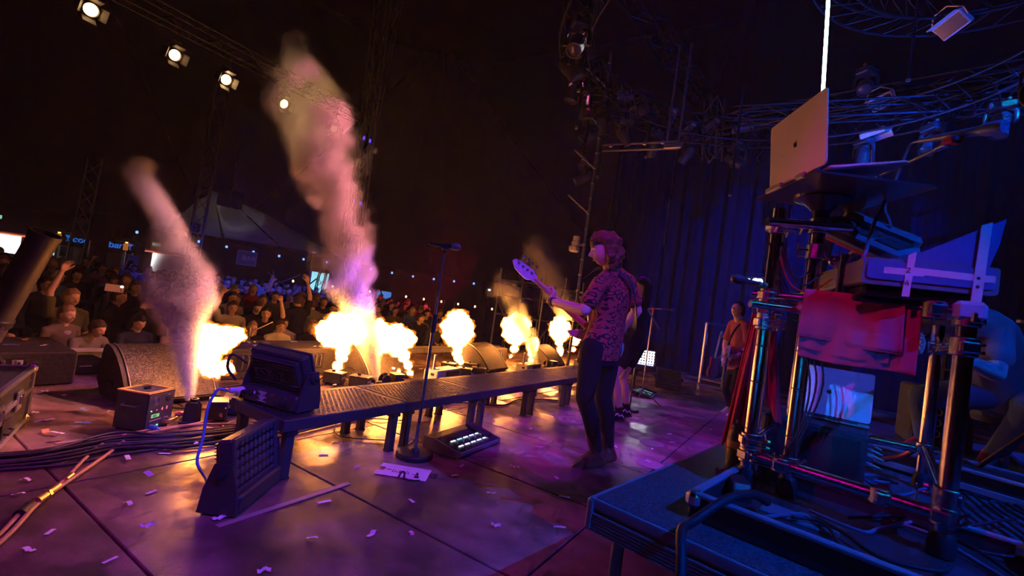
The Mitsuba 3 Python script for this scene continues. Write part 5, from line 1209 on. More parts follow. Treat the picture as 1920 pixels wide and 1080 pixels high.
PA, PB, PR, PQ = np.array([2.05, 0.125]), np.array([2.08, -0.01]), np.array([1.93, -0.415]), np.array([2.95, -0.54])
t = thing('percussion_rack', 'chrome pipe rack with clamps that carries laptop, keyboard and towel on the riser', 'rack')
def pole(xy, z0, z1, r=0.0245):
    k = part(t, 'pole', lathe([(0.0, z0), (r * 0.9, z0), (r, z0 + 0.004), (r, z1 - 0.004), (r * 0.9, z1), (0.0, z1)], 28).apply_translation((xy[0], xy[1], 0)), 'chrome')
    part(k, 'pole_foot', lathe([(0.0, z0 - 0.06), (0.034, z0 - 0.06), (0.036, z0 - 0.03), (0.030, z0), (r, z0 + 0.01)], 20).apply_translation((xy[0], xy[1], 0)), 'black_rubber')
    return k
for xy, z0, z1 in ((PA, 0.645, 1.66), (PB, 0.645, 1.69), (PR, 0.645, 1.29), (PQ, 0.62, 1.33)): pole(xy, z0, z1)
part(t, 'pole', lathe([(0.0, 1.34), (0.017, 1.34), (0.017, 1.49), (0.0, 1.49)], 20).apply_translation((2.03, -0.10, 0)), 'chrome')
def pipe(a, b, r=0.019): return part(t, 'cross_pipe', cyl(a, b, r, n=24), 'chrome', 40)
AR = PR - PA
pipe((*(PA - AR * 0.10), 1.315), (*(PR + AR * 0.06), 1.315))
pipe((*(PA - AR * 0.06), 0.70), (*(PR + AR * 0.06), 0.70), 0.021)
pipe((*PA, 0.74), (2.86, 0.04, 0.74), 0.017); pipe((*PR, 0.745), (*PQ, 0.745), 0.017); pipe((2.86, 0.04, 0.735), (*PQ, 0.735), 0.017); pipe((*PR, 1.22), (*PQ, 1.22), 0.017)
pipe((*(PA + [-0.10, 0.03]), 1.585), (*(PB + [0.02, -0.10]), 1.60), 0.016); pipe((*(PA + [-0.12, 0.05]), 1.27), (*(PB + [0.05, -0.12]), 1.275), 0.014)
def clamp(c, d1=(1, 0, 0), s=1.0):
    """A two-jaw rack clamp: block, collar, hinge bolts and a wing nut."""
    c = np.array(c, float); m = frame(c, d1, (0, 0, 1)); m[:3, :3] *= s * 0.84
    k = part(t, 'clamp', moved(cat(bx((0, 0, 0), (0.062, 0.066, 0.052), 0.009), bx((0.034, 0, 0), (0.02, 0.058, 0.042), 0.006), lathe([(0.036, -0.034), (0.040, -0.030), (0.040, 0.030), (0.036, 0.034)], 20)), m), 'chrome_worn')
    for z in (-0.014, 0.014): part(k, 'bolt', moved(cat(cyl((0.03, 0.042, z), (-0.06, 0.042, z), 0.0055, n=10), cyl((-0.052, 0.042, z), (-0.066, 0.042, z), 0.009, n=6)), m), 'chrome')
    part(k, 'wing_nut', moved(cat(cyl((-0.040, -0.042, 0), (-0.075, -0.042, 0), 0.006, n=10), bx((-0.080, -0.042, 0.015), (0.006, 0.012, 0.034), 0.003, M4(rx=0.3)), bx((-0.080, -0.042, -0.015), (0.006, 0.012, 0.034), 0.003, M4(rx=-0.3))), m), 'chrome')
    return k
for z, d in ((1.315, (-0.6, 0.8, 0)), (1.262, (-0.9, 0.3, 0)), (1.21, (-0.5, 0.85, 0)), (1.585, (-0.6, 0.8, 0)), (0.70, (-0.7, 0.6, 0)), (0.755, (-0.4, 0.9, 0))): clamp((*PA, z), d)
for z, d in ((1.32, (-0.9, 0.2, 0)), (1.60, (-0.7, -0.3, 0)), (0.70, (-0.8, 0.2, 0)), (1.50, (0.2, -0.9, 0))): clamp((*PB, z), d)
for z, d in ((1.30, (-0.7, -0.7, 0)), (1.21, (-0.8, -0.2, 0)), (0.70, (-0.8, 0.4, 0)), (0.755, (-0.2, -0.9, 0))): clamp((*PR, z), d)
for z in (1.22, 0.74): clamp((*PQ, z), (-0.8, 0.3, 0))
clamp((*(PA + AR * 0.86), 1.315), (-0.9, -0.2, 0)); clamp((*(PA + AR * 0.72), 0.70), (-0.9, -0.2, 0), 0.9); clamp((*(PA + AR * 0.2), 0.70), (-0.9, 0.1, 0), 0.9)
part(t, 'block_clamp', bx((PR[0], PR[1], 1.318), (0.075, 0.075, 0.06), 0.012), 'clear_plastic')
pr('clear_plastic', (0.35, 0.45, 0.6), 0.2, spec=0.8)
for z in (1.12, 0.98, 0.80):
    for q in (PA, PB): part(t, 'cable_tie', lathe([(0.0255, -0.002), (0.027, -0.001), (0.027, 0.002), (0.0255, 0.003)], 18).apply_translation((q[0], q[1], z)), 'black_rubber')
part(t, 'red_ribbon', bx((2.02, -0.01, 1.268), (0.02, 0.09, 0.03), 0.006, M4(rx=0.5)), 'red_plastic', label='red ribbon')
part(t, 'branch_arm', tube([(*(PB + [0.0, 0.0]), 1.50), (2.10, -0.07, 1.47), (2.09, -0.115, 1.42), (2.05, -0.12, 1.36)], 0.010, 10, 5), 'chrome')
part(t, 'ball_joint', trimesh.Trimesh(ball((2.10, -0.075, 1.475), 0.024), trimesh.creation.icosphere(2).faces, process=False), 'chrome', True)
for q in range(6):
    a = np.array([*(PA + [0.01, 0.0]), 1.60 - 0.03 * q]); b = np.array([*(PB + [-0.02, -0.03 * q]), 1.44 - 0.02 * q])
    part(t, 'loose_wire', tube([a, a * 0.7 + b * 0.3 + [-0.03, 0.0, -0.08 - 0.02 * q], a * 0.3 + b * 0.7 + [-0.04, 0.01, -0.10], b], 0.0032, 5, 6), 'black_rubber' if q != 2 else 'red_plastic', True)
for q in range(3):
    part(t, 'loose_wire', tube([(*(PB + [-0.03, 0.02 - 0.02 * q]), 1.20), (*(PB + [-0.05, -0.03 - 0.02 * q]), 1.02), (*(PB + [-0.05, -0.02]), 0.86 - 0.03 * q), (*(PB + [-0.04, 0.03]), 0.70)], 0.0035, 5, 6), 'black_rubber', True)
part(t, 'loose_wire', tube([(*(PA + [-0.03, 0.03]), 1.56), (*(PA + [-0.06, 0.0]), 1.45), (*(PA + [-0.03, -0.03]), 1.34), (*(PA + [0.0, -0.04]), 1.25)], 0.003, 5, 6), 'black_rubber', True)

# laptop tray: a tilting plate on the pole tops
TQ = [np.array(q) for q in ((2.07, 0.20), (1.73, 0.0), (1.97, -0.29), (2.30, -0.11))]
tc = sum(TQ) / 4; tx = unit(np.r_[TQ[1] - TQ[0], 0])
TM = frame((tc[0], tc[1], 1.705), tx, (0, 0, 1))
t = thing('laptop_tray', 'dark tray plate on the chrome rack, under the silver laptop', 'tray', None, TM)
part(t, 'plate', prism(rrect(0.40, 0.385, 0.012), 0.008), 'tray_black', 30); pr('tray_black', (0.03, 0.03, 0.035), 0.22, spec=0.7)
for y in (-0.1, 0.1): part(t, 'rubber_strip', bx((0, y, 0.010), (0.34, 0.02, 0.004), 0.001), 'black_rubber')
part(t, 'socket', lathe([(0.028, -0.12), (0.030, -0.05), (0.060, -0.02), (0.095, -0.006), (0.095, 0.0)], 28, M4((*(np.linalg.inv(TM) @ [2.08, -0.01, 1.705, 1])[:2], 0))), 'tray_black', 30)
part(t, 'edge_clip', bx((-0.06, -0.195, 0.012), (0.11, 0.012, 0.02), 0.004), 'steel'); part(t, 'edge_clip', bx((0.11, -0.195, 0.012), (0.05, 0.012, 0.02), 0.004), 'steel')

def apple_logo(h):
    body = union_all([Point(-0.22, 0.0).buffer(0.36), Point(0.22, 0.0).buffer(0.36), Point(-0.14, -0.22).buffer(0.30), Point(0.14, -0.22).buffer(0.30)])
    body = body.difference(Point(0.60, 0.06).buffer(0.27)).difference(Point(0, 0.44).buffer(0.14)).difference(Point(0, -0.62).buffer(0.14))
    leaf = Point(0.0, 0.62).buffer(0.24).intersection(Point(0.22, 0.42).buffer(0.24))
    return affinity.scale(union_all([body, leaf]), h, h, origin=(0, 0))
def laptop(label, m, w, d, h, tilt, hinge_back=True):
    """Its open lid's back faces +z of the frame m; x along the lid, y up, the base runs away behind the lid."""
    t = thing('laptop', label, 'laptop', None, m)
    part(t, 'lid', prism(rrect(w, h, 0.012).buffer(0), 0.005, M4((0, h / 2 + 0.012, 0))), 'laptop_silver', 30)
    part(t, 'lid_logo', prism(apple_logo(h * 0.085), 0.0006, M4((0, h / 2 + 0.012, 0.005))), 'black_gloss', False, 'dark apple emblem')
    scr = part(t, 'screen', bx((0, h / 2 + 0.012, -0.0015), (w - 0.012, h - 0.012, 0.002)), 'black_gloss', False)
    B = M4((0, 0, 0), rx=tilt)
    part(t, 'base', moved(cat(bx((0, 0.0, -d / 2 - 0.008), (w, 0.014, d), 0.005)), B), 'laptop_silver', 30)
    part(t, 'keyboard', moved(bx((0, 0.0072, -d * 0.36), (w * 0.86, 0.002, d * 0.42)), B), 'black_matte', False)
    part(t, 'hinge', cyl((-w * 0.36, 0.006, -0.002), (w * 0.36, 0.006, -0.002), 0.006), 'dark_plastic')
    return t
pr('laptop_silver', (0.74, 0.64, 0.64), 0.40, 0.25)
lb = np.array([2.07, 0.165, 0]) * 0.5 + np.array([1.75, -0.012, 0]) * 0.5; lx = unit(np.array([2.07, 0.165, 0]) - np.array([1.75, -0.012, 0]))
outn = np.cross(lx, [0, 0, 1]); outn = outn if outn[1] > 0 else -outn
upv = unit(np.array([0, 0, 1.0]) - outn * -0.10)
LM = np.eye(4); LM[:3, 2] = unit(outn + np.array([0, 0, -0.10])); LM[:3, 0] = np.cross([0, 0, 1.0], LM[:3, 2]); LM[:3, 0] /= np.linalg.norm(LM[:3, 0]); LM[:3, 1] = np.cross(LM[:3, 2], LM[:3, 0]); LM[:3, 3] = (lb[0], lb[1], 1.721)
laptop('laptop on the high tray of the chrome rack, its lid lit salmon', LM, 0.362, 0.245, 0.252, 0.10)
n2 = unit(np.array([-1.0, 0.04, 0])); L2 = np.eye(4); L2[:3, 2] = unit(n2 + np.array([0, 0, 0.12])); L2[:3, 0] = np.cross([0, 0, 1.0], L2[:3, 2]); L2[:3, 0] /= np.linalg.norm(L2[:3, 0]); L2[:3, 1] = np.cross(L2[:3, 2], L2[:3, 0]); L2[:3, 3] = (2.67, -0.135, 0.823)
laptop('silver laptop lit blue on the black box below the pink towel', L2, 0.325, 0.20, 0.222, -0.12)
laptop_box = thing('speaker_box', 'black box on the riser under the blue-lit laptop', 'speaker box', None, M4((2.74, -0.10, 0.558), math.radians(-5)))
part(laptop_box, 'cabinet', bx((0, 0, 0.125), (0.46, 0.40, 0.245), 0.014), 'speaker_black')
part(laptop_box, 'grille', bx((-0.232, 0.0, 0.125), (0.008, 0.35, 0.19), 0.003), 'black_matte')
for y in (-0.18, 0.18):
    for x in (-0.2, 0.2): part(laptop_box, 'foot', cyl((x, y, 0), (x, y, 0.006), 0.018), 'black_rubber')
for q in range(5): part(laptop_box, 'connector', cat(cyl((-0.16 + 0.07 * q, -0.20, 0.16 - 0.05 * (q % 2)), (-0.16 + 0.07 * q, -0.225, 0.16 - 0.05 * (q % 2)), 0.013), cyl((-0.16 + 0.07 * q, -0.225, 0.16 - 0.05 * (q % 2)), (-0.16 + 0.07 * q, -0.26, 0.15 - 0.05 * (q % 2)), 0.007)), 'chrome_worn')

# keyboard at the right with its taped rear panel and a clear acrylic wing
kd = unit(np.array([1.93, -0.465, 0]) - np.array([1.854, -0.141, 0])); KM = frame((1.854, -0.141, 1.372), kd, (0, 0, 1))
KW, KD, KH = 0.345, 0.62, 0.085
t = thing('keyboard', 'grey keyboard on the chrome rack with white tape across its rear panel', 'keyboard', None, KM)
# x runs to the right along the rear panel; the keys lie behind it (+y is away from us)
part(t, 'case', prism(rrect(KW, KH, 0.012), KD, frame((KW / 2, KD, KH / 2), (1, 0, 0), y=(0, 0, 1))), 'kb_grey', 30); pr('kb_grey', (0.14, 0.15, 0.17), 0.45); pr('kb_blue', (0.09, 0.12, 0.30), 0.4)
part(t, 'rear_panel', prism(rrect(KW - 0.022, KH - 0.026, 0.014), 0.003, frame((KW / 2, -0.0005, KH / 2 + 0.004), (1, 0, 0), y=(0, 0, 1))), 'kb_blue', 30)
part(t, 'underside', bx((KW / 2, KD / 2, -0.018), (KW - 0.03, KD - 0.04, 0.036), 0.008), 'black_metal')
F = lambda x, z: frame((x, -0.0035, z), (1, 0, 0), y=(0, 0, 1))
part(t, 'label_tape', prism(sbox(0, -0.011, 0.105, 0.010), 0.0008, F(0.055, 0.048)), 'tape_white', False, 'white tape strip')
part(t, 'label_tape', prism(Polygon([(0, -0.010), (0.208, -0.014), (0.208, 0.007), (0, 0.012)]), 0.0008, F(0.125, 0.052) ), 'tape_white', False, 'white tape strip')
wing = [(0.105, KH - 0.01), (0.125, KH + 0.014), (0.345, KH + 0.150), (0.335, KH + 0.07), (0.315, KH - 0.01)]
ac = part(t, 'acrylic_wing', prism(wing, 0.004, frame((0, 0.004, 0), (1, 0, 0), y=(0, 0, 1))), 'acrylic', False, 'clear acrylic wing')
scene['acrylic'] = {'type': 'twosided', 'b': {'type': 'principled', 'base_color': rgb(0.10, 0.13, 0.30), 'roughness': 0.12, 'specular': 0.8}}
for x0, top_, w in ((0.118, KH + 0.020, 0.020), (0.292, KH + 0.128, 0.026)):
    st_ = part(t, 'tape_strip', prism(Polygon([(-w / 2, -0.030), (w / 2, -0.030), (w / 2 + 0.006, top_ + 0.008), (-w / 2 + 0.006, top_ - 0.004)]), 0.001, frame((x0, -0.0045, 0.0), (1, 0, 0), y=(0, 0, 1))), 'tape_white', False, 'upright white tape strip')
    for z in (0.022, 0.048) if x0 > 0.2 else (): part(st_, 'hole', cyl((x0, -0.006, z), (x0, -0.0052, z), 0.005, n=10), 'ink', False)
    if x0 < 0.2:
        for s_, z in (('2', 0.045), ('4', 0.005)): part(st_, 'number', text(s_, 0.016, frame((x0 - 0.008, -0.0052, z), (1, 0, 0), y=(0, 0, 1)), 0.0006, True), 'ink', False)
for k in range(18): part(t, 'key', bx((0.17 + 0.14, 0.05 + k * 0.031, KH + 0.004), (0.05, 0.028, 0.010), 0.002), 'white_plastic' if k % 5 else 'black_gloss')
for x in (0.05, 0.12): 
    for y in (0.12, 0.3): part(t, 'knob', cyl((x, y, KH), (x, y, KH + 0.016), 0.009), 'black_rubber')
for y in (0.06, 0.26): part(t, 'support_arm', bx((KW / 2, y, -0.045), (KW, 0.03, 0.02), 0.006), 'black_metal')

# sampling pad
SM = frame((2.21, -0.165, 1.585), (-0.18, -0.55, -0.30), y=(0.86, -0.30, 0.30))
t = thing('drum_pad', 'tilted grey sampling pad on the chrome rack, right of the poles', 'drum pad', None, SM)
part(t, 'case', bx((0, 0, 0), (0.30, 0.22, 0.055), 0.014), 'kb_grey'); part(t, 'rear_hump', bx((0.0, 0.085, 0.035), (0.28, 0.05, 0.05), 0.014), 'grey_plastic')
for i in range(3):
    for j in range(2): part(t, 'pad', bx((-0.095 + 0.095 * i, -0.055 + 0.075 * j, 0.030), (0.085, 0.065, 0.010), 0.004), 'black_rubber')
part(t, 'underside', bx((0, 0, -0.034), (0.24, 0.16, 0.02), 0.006), 'red_plastic', label='red underside'); part(t, 'socket_row', bx((0, -0.112, 0), (0.22, 0.006, 0.022), 0.002), 'black_metal')
part(t, 'mount', cat(cyl((0.0, 0, -0.04), (-0.03, 0.0, -0.12), 0.014), cyl((0.06, 0.04, -0.04), (0.02, 0.03, -0.13), 0.010)), 'chrome_worn')
part(t, 'mount', cyl((0.15, -0.1, -0.02), (0.15, -0.06, -0.10), 0.012), 'chrome')

# vocal microphone on its boom
a, b = np.array([2.34, -0.184, 1.866]), np.array([2.146, -0.348, 1.913])
t = thing('microphone_boom', 'slim boom arm with a red clip holding the microphone at the upper right', 'microphone stand')
part(t, 'boom', cyl(a - (b - a) * 1.2, b, 0.0065), 'chrome_black'); part(t, 'boom_end', cyl(b - unit(b - a) * 0.02, b + unit(b - a) * 0.02, 0.011), 'chrome')
part(t, 'clip', cat(bx(b + unit(b - a) * 0.03 + [0, 0, 0.006], (0.045, 0.045, 0.028), 0.008, M4(rz=0.7)), cyl(b + [0, 0, -0.005], b + [-0.015, -0.02, 0.035], 0.008)), 'red_plastic', label='red clip')
e = a - (b - a) * 1.2
part(t, 'pole', cyl((e[0], e[1], 0.56), e, 0.010), 'chrome_black'); part(t, 'base', lathe([(0.0, 0.558), (0.11, 0.558), (0.11, 0.58), (0.02, 0.60), (0.0, 0.60)], 24).apply_translation((e[0], e[1], 0)), 'black_metal')
p0, p1 = np.array([2.226, -0.29, 1.966]), np.array([2.046, -0.471, 1.934])
tip = np.array([2.07, -0.447, 1.938]); mdir = unit(p1 - p0)
mm = frame(p1 - mdir * 0.215, mdir, (0, 0, 1))
t = thing('microphone', 'blue-lit microphone with square head on the boom at the upper right', 'microphone', None, mm)
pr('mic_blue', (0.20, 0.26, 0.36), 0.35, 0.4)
R_ = np.array([[0, 0, 1, 0], [0, 1, 0, 0], [-1, 0, 0, 0], [0, 0, 0, 1.0]])
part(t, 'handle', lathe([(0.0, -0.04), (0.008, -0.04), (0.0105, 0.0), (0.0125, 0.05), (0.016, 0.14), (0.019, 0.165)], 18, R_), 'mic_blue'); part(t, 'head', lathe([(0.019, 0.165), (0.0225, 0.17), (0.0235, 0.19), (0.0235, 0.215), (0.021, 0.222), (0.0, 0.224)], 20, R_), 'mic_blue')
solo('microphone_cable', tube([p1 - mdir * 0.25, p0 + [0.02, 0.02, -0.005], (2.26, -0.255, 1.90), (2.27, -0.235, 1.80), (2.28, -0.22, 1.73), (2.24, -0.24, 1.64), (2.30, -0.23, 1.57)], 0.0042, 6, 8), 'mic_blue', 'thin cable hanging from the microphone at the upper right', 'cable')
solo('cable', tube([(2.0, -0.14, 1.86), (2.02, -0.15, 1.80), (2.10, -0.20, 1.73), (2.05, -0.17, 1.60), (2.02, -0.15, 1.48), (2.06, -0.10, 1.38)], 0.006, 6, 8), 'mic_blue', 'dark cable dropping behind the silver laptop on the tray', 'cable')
hm_ = frame((2.005, 0.205, 1.358), (0.18, -0.12, -0.02), (0, 0, 1)); hm_ = frame((2.015, 0.14, 1.352), (-0.10, 0.10, 0.006), (0, 0, 1))
t = thing('microphone', 'black radio microphone with green bands clipped to the left pole of the chrome rack', 'microphone', None, hm_)
a_, b_ = mic_body(M4(s=0.72)); part(t, 'handle', a_, 'mic_black'); part(t, 'head', b_, 'mic_black')
for x in (0.018, -0.006): part(t, 'green_band', lathe([(0.009, 0), (0.0105, 0.002), (0.0105, 0.012), (0.009, 0.014)], 16, np.array([[0, 0, 1, x], [0, 1, 0, 0], [-1, 0, 0, 0], [0, 0, 0, 1.0]])), 'green_plastic', label='green band')

# towels
def cloth(fn, nu, nv, thick=0.006):
    u, v = np.meshgrid(np.linspace(0, 1, nu), np.linspace(0, 1, nv), indexing='ij')
    p = fn(u.ravel(), v.ravel())
    i, j = np.meshgrid(np.arange(nu - 1), np.arange(nv - 1), indexing='ij'); q = (i * nv + j).ravel()
    f = np.vstack([np.stack([q, q + nv, q + nv + 1], 1), np.stack([q, q + nv + 1, q + 1], 1)])
    t = trimesh.Trimesh(p, f, process=False); n = np.array(t.vertex_normals)
    k = len(p); e = []
    for a in ([(c, c + 1) for c in range(nv - 1)], [((nu - 1) * nv + c + 1, (nu - 1) * nv + c) for c in range(nv - 1)], [((c + 1) * nv, c * nv) for c in range(nu - 1)], [(c * nv + nv - 1, (c + 1) * nv + nv - 1) for c in range(nu - 1)]):
        for x, y in a: e += [[x, y, y + k], [x, y + k, x + k]]
    return trimesh.Trimesh(np.vstack([p + n * thick / 2, p - n * thick / 2]), np.vstack([f, f[:, ::-1] + k, np.array(e)]), process=False)
def terry(p, n, uv):
    return mix((0.46, 0.045, 0.10), (0.60, 0.075, 0.15), 0.6 * noise(p.x * 420, p.y * 420, p.z * 420) + 0.4 * fbm(p.x * 22, p.y * 22, p.z * 22, 3))
pr('towel_pink', mikit.proc(terry), 0.95, spec=0.1, sheen=0.6, sheen_tint=0.8)
c0 = np.array([*(PA + AR * 0.225), 1.338]); ax_ = unit(np.r_[AR, 0]); nrm = np.cross(ax_, [0, 0, 1]); nrm = nrm if nrm[0] < 0 else -nrm   # nrm looks at us
def fold(width, front, back, off, skew, seed):
    def fn(u, v):
        s = v * (front + back) - back
        over = np.clip(s, -0.02, 0.02) / 0.02
        x = u * width + skew * np.clip(s, 0, 1) ** 1.3 * u
        y = off * over + 0.012 * np.sin(u * 9 + seed + 2 * s) * np.clip(np.abs(s) / 0.2, 0, 1) + 0.006 * np.sin(u * 23 + seed * 2) * np.clip(np.abs(s) / 0.2, 0, 1) + 0.02 * np.clip(s, 0, 1) * over
        z = 0.012 * (1 - over**2) - np.maximum(np.abs(s) - 0.02, 0) - 0.03 * u * 0 - 0.012 * u + 0.006 * np.sin(u * 5 + seed) * np.abs(s) / 0.25
        return c0 + ax_ * x[:, None] + nrm * y[:, None] + np.array([0, 0, 1]) * z[:, None]
    return fn
t = thing('towel', 'pink towel folded over the chrome cross pipe above the blue-lit laptop', 'towel')
part(t, 'outer_fold', cloth(fold(0.285, 0.185, 0.10, 0.030, 0.05, 1.0), 40, 40), 'towel_pink', True)
part(t, 'middle_fold', cloth(fold(0.262, 0.225, 0.14, 0.022, -0.02, 2.0), 40, 40), 'towel_pink', True)
part(t, 'back_fold', cloth(fold(0.325, 0.250, 0.15, 0.015, 0.02, 3.3), 40, 40), 'towel_pink', True)
part(t, 'hem_band', cloth(lambda u, v: fold(0.285, 0.185, 0.10, 0.030, 0.05, 1.0)(u, 0.80 + 0.17 * v) + nrm * 0.005, 40, 6, 0.003), 'towel_pink', True)
def hang(top, bl, br, waves, seed):
    top, bl, br = np.array(top), np.array(bl), np.array(br)
    nn = unit(np.cross(br - top, bl - top))
    def fn(u, v):
        a = top + np.array([0.015, -0.03, 0.0]) ; b = top + np.array([-0.02, 0.03, 0.0])
        T_ = b[None] * (1 - u[:, None]) + a[None] * u[:, None]; B = bl[None] * (1 - u[:, None]) + br[None] * u[:, None]
        w = (0.012 + 0.03 * v) * np.sin(u * waves * 2 * PI + seed) + 0.008 * np.sin(u * 31 + v * 4)
        p = T_ * (1 - v[:, None] ** 0.85) + B * (v[:, None] ** 0.85)
        return p + nn * w[:, None]
    return fn
t = thing('towel', 'pink towel hanging in long folds behind the left pole of the chrome rack', 'towel')
part(t, 'long_fold', cloth(hang((2.22, 0.155, 1.245), (2.52, 0.275, 0.60), (2.50, 0.165, 0.64), 2.2, 0.4), 30, 36), 'towel_pink', True)
part(t, 'short_fold', cloth(hang((2.20, 0.135, 1.25), (2.36, 0.205, 0.92), (2.42, 0.035, 0.80), 1.6, 1.9), 30, 30), 'towel_pink', True)

t = thing('water_bottle', 'dark water bottle on the riser beside the left chrome pole', 'bottle', None, M4((2.33, 0.195, 0.558)))
part(t, 'body', lathe([(0.0, 0), (0.033, 0.0), (0.036, 0.006), (0.036, 0.08), (0.033, 0.09), (0.036, 0.10), (0.036, 0.15), (0.024, 0.175)], 22), 'dark_plastic'); part(t, 'cap', lathe([(0.025, 0.175), (0.026, 0.178), (0.026, 0.195), (0.012, 0.205), (0.010, 0.22), (0.0, 0.222)], 18), 'black_rubber'); part(t, 'band', lathe([(0.0365, 0.095), (0.0375, 0.097), (0.0375, 0.125), (0.0365, 0.127)], 22), 'copper_hose')
t = thing('rubber_wedge', 'dark rubber wedge with a painted orange-lit face at the left foot of the rack', 'wedge', None, M4((1.90, 0.135, 0.582), math.radians(20)))
part(t, 'block', prism([(-0.06, 0), (0.07, 0), (0.07, 0.055), (-0.03, 0.055), (-0.06, 0.03)], 0.06, frame((0, 0.03, 0), (1, 0, 0), y=(0, 0, 1))), 'black_rubber'); part(t, 'pad', bx((-0.048, 0, 0.038), (0.006, 0.05, 0.035), 0.002, M4(ry=0.5)), 'copper_hose')  # the pad's orange stands for flame light on the rubber

cable([(1.235, 0.18, 0.002), (1.225, 0.175, 0.20), (1.24, 0.178, 0.42), (1.31, 0.20, 0.545), (1.38, 0.22, 0.60), (1.46, 0.205, 0.605), (1.58, 0.14, 0.655), (1.70, 0.08, 0.66), (1.80, 0.04, 0.62)], 0.0135, 'black_rubber', 'thick black cable bending over the near edge of the riser', n=10)
for q in range(9):
    r_ = np.random.default_rng(60 + q); base = np.array([1.75 + 0.06 * q, 0.05 - 0.06 * q])
    cable([(base[0] + 0.10 * i * math.cos(q * 1.3 + 0.5 * i) + r_.normal(0, 0.02), base[1] - 0.085 * i + r_.normal(0, 0.02), 0.592 + 0.008 * (i % 2) + 0.006 * (q % 3)) for i in range(5)], 0.0055, 'black_rubber' if q % 3 else 'mic_blue', 'cable tangled in the case tray under the chrome rack', 'cables in the case tray')
for q in range(10):
    y = -0.62 - 0.035 * q
    cable([(2.1 + 0.02 * q, y, 0.575), (2.35, y - 0.03, 0.58 + 0.004 * (q % 3)), (2.62, y - 0.01 * q, 0.575), (2.80 + 0.03 * (q % 4), y + 0.02, 0.60), (3.0, y - 0.05, 0.575)], 0.006, 'black_rubber' if q % 4 else 'dark_plastic', 'black cable in the bundle on the riser behind the right pole', 'cables on the riser')
cable([(2.55, -0.32, 0.62), (2.72, -0.42, 0.60), (2.86, -0.36, 0.58), (2.78, -0.30, 0.575), (2.60, -0.40, 0.575), (2.9, -0.55, 0.575)], 0.006, 'mic_blue', 'pale cable looped beside the black box on the riser')
cable([(2.98, -0.20, 0.62), (3.05, -0.32, 0.60), (3.02, -0.45, 0.66), (2.95, -0.50, 0.72)], 0.013, 'red_plastic', 'thick reddish cable leaning on the back chrome pipe')
# ------------------------------------------------------------------ lighting rig above the stage
def truss(label, p0, p1, w, r=0.024, step=0.5, legs=4, mat='truss_alu', group=None, m=None):
    t = thing('lighting_truss', label, 'truss', group)
    ch, br = lattice(p0, p1, w, r, step, legs=legs)
    for c in ch: part(t, 'chord', c, mat, 40)
    part(t, 'bracing', cat(*br), mat, 40)
    return t
def ring_truss(label, c, R, z0, z1, n, mat):
    t = thing('lighting_truss', label, 'truss')
    th = np.linspace(0, 2 * PI, 73)
    L = {}
    for rr in (R - 0.22, R + 0.22):
        for z in (z0, z1):
            part(t, 'chord', tube(np.column_stack([c[0] + rr * np.cos(th), c[1] + rr * np.sin(th), np.full(73, z)]), 0.024, 6), mat, True)
    br = []
    P_ = lambda a, rr, z: np.array([c[0] + rr * math.cos(a), c[1] + rr * math.sin(a), z])
    for k in range(n):
        a, b = 2 * PI * k / n, 2 * PI * (k + 1) / n
        for r0, r1, za, zb in ((R - 0.22, R - 0.22, z0, z1), (R + 0.22, R + 0.22, z1, z0), (R - 0.22, R + 0.22, z0, z0), (R + 0.22, R - 0.22, z1, z1)): br.append(cyl(P_(a, r0, za), P_(b, r1, zb), 0.011, n=5))
    part(t, 'bracing', cat(*br), mat, 40)
    return t
RC, RR = (7.5, 0.5), 3.2
ORD = ('first', 'second', 'third', 'fourth', 'fifth', 'sixth', 'seventh', 'eighth', 'ninth', 'tenth', 'eleventh', 'twelfth', 'thirteenth', 'fourteenth', 'fifteenth')
ring_truss('large dark ring truss hung with lamps above the stage', RC, RR, 5.15, 5.6, 56, 'truss_black')
ring_truss('smaller ring truss above the large one, catching red light', (7.1, -1.5), 1.7, 6.1, 6.4, 36, 'truss_black')
truss('dark straight truss crossing behind the ring truss', (3.5, 3.6, 6.9), (12.3, 2.7, 6.9), 0.36, mat='truss_black')
truss('dark straight truss over the back of the stage', (11.6, 2.4, 6.0), (9.5, -6.2, 6.0), 0.34, mat='truss_black')
truss('thin straight truss high over the right of the stage', (9.6, 1.6, 5.35), (10.9, -5.9, 5.6), 0.28, 0.02, mat='truss_black')
truss('short upright truss under the ring truss, before the drape', (11.85, 2.3, 5.25), (11.7, 2.4, 6.75), 0.33, 0.024, 0.42)

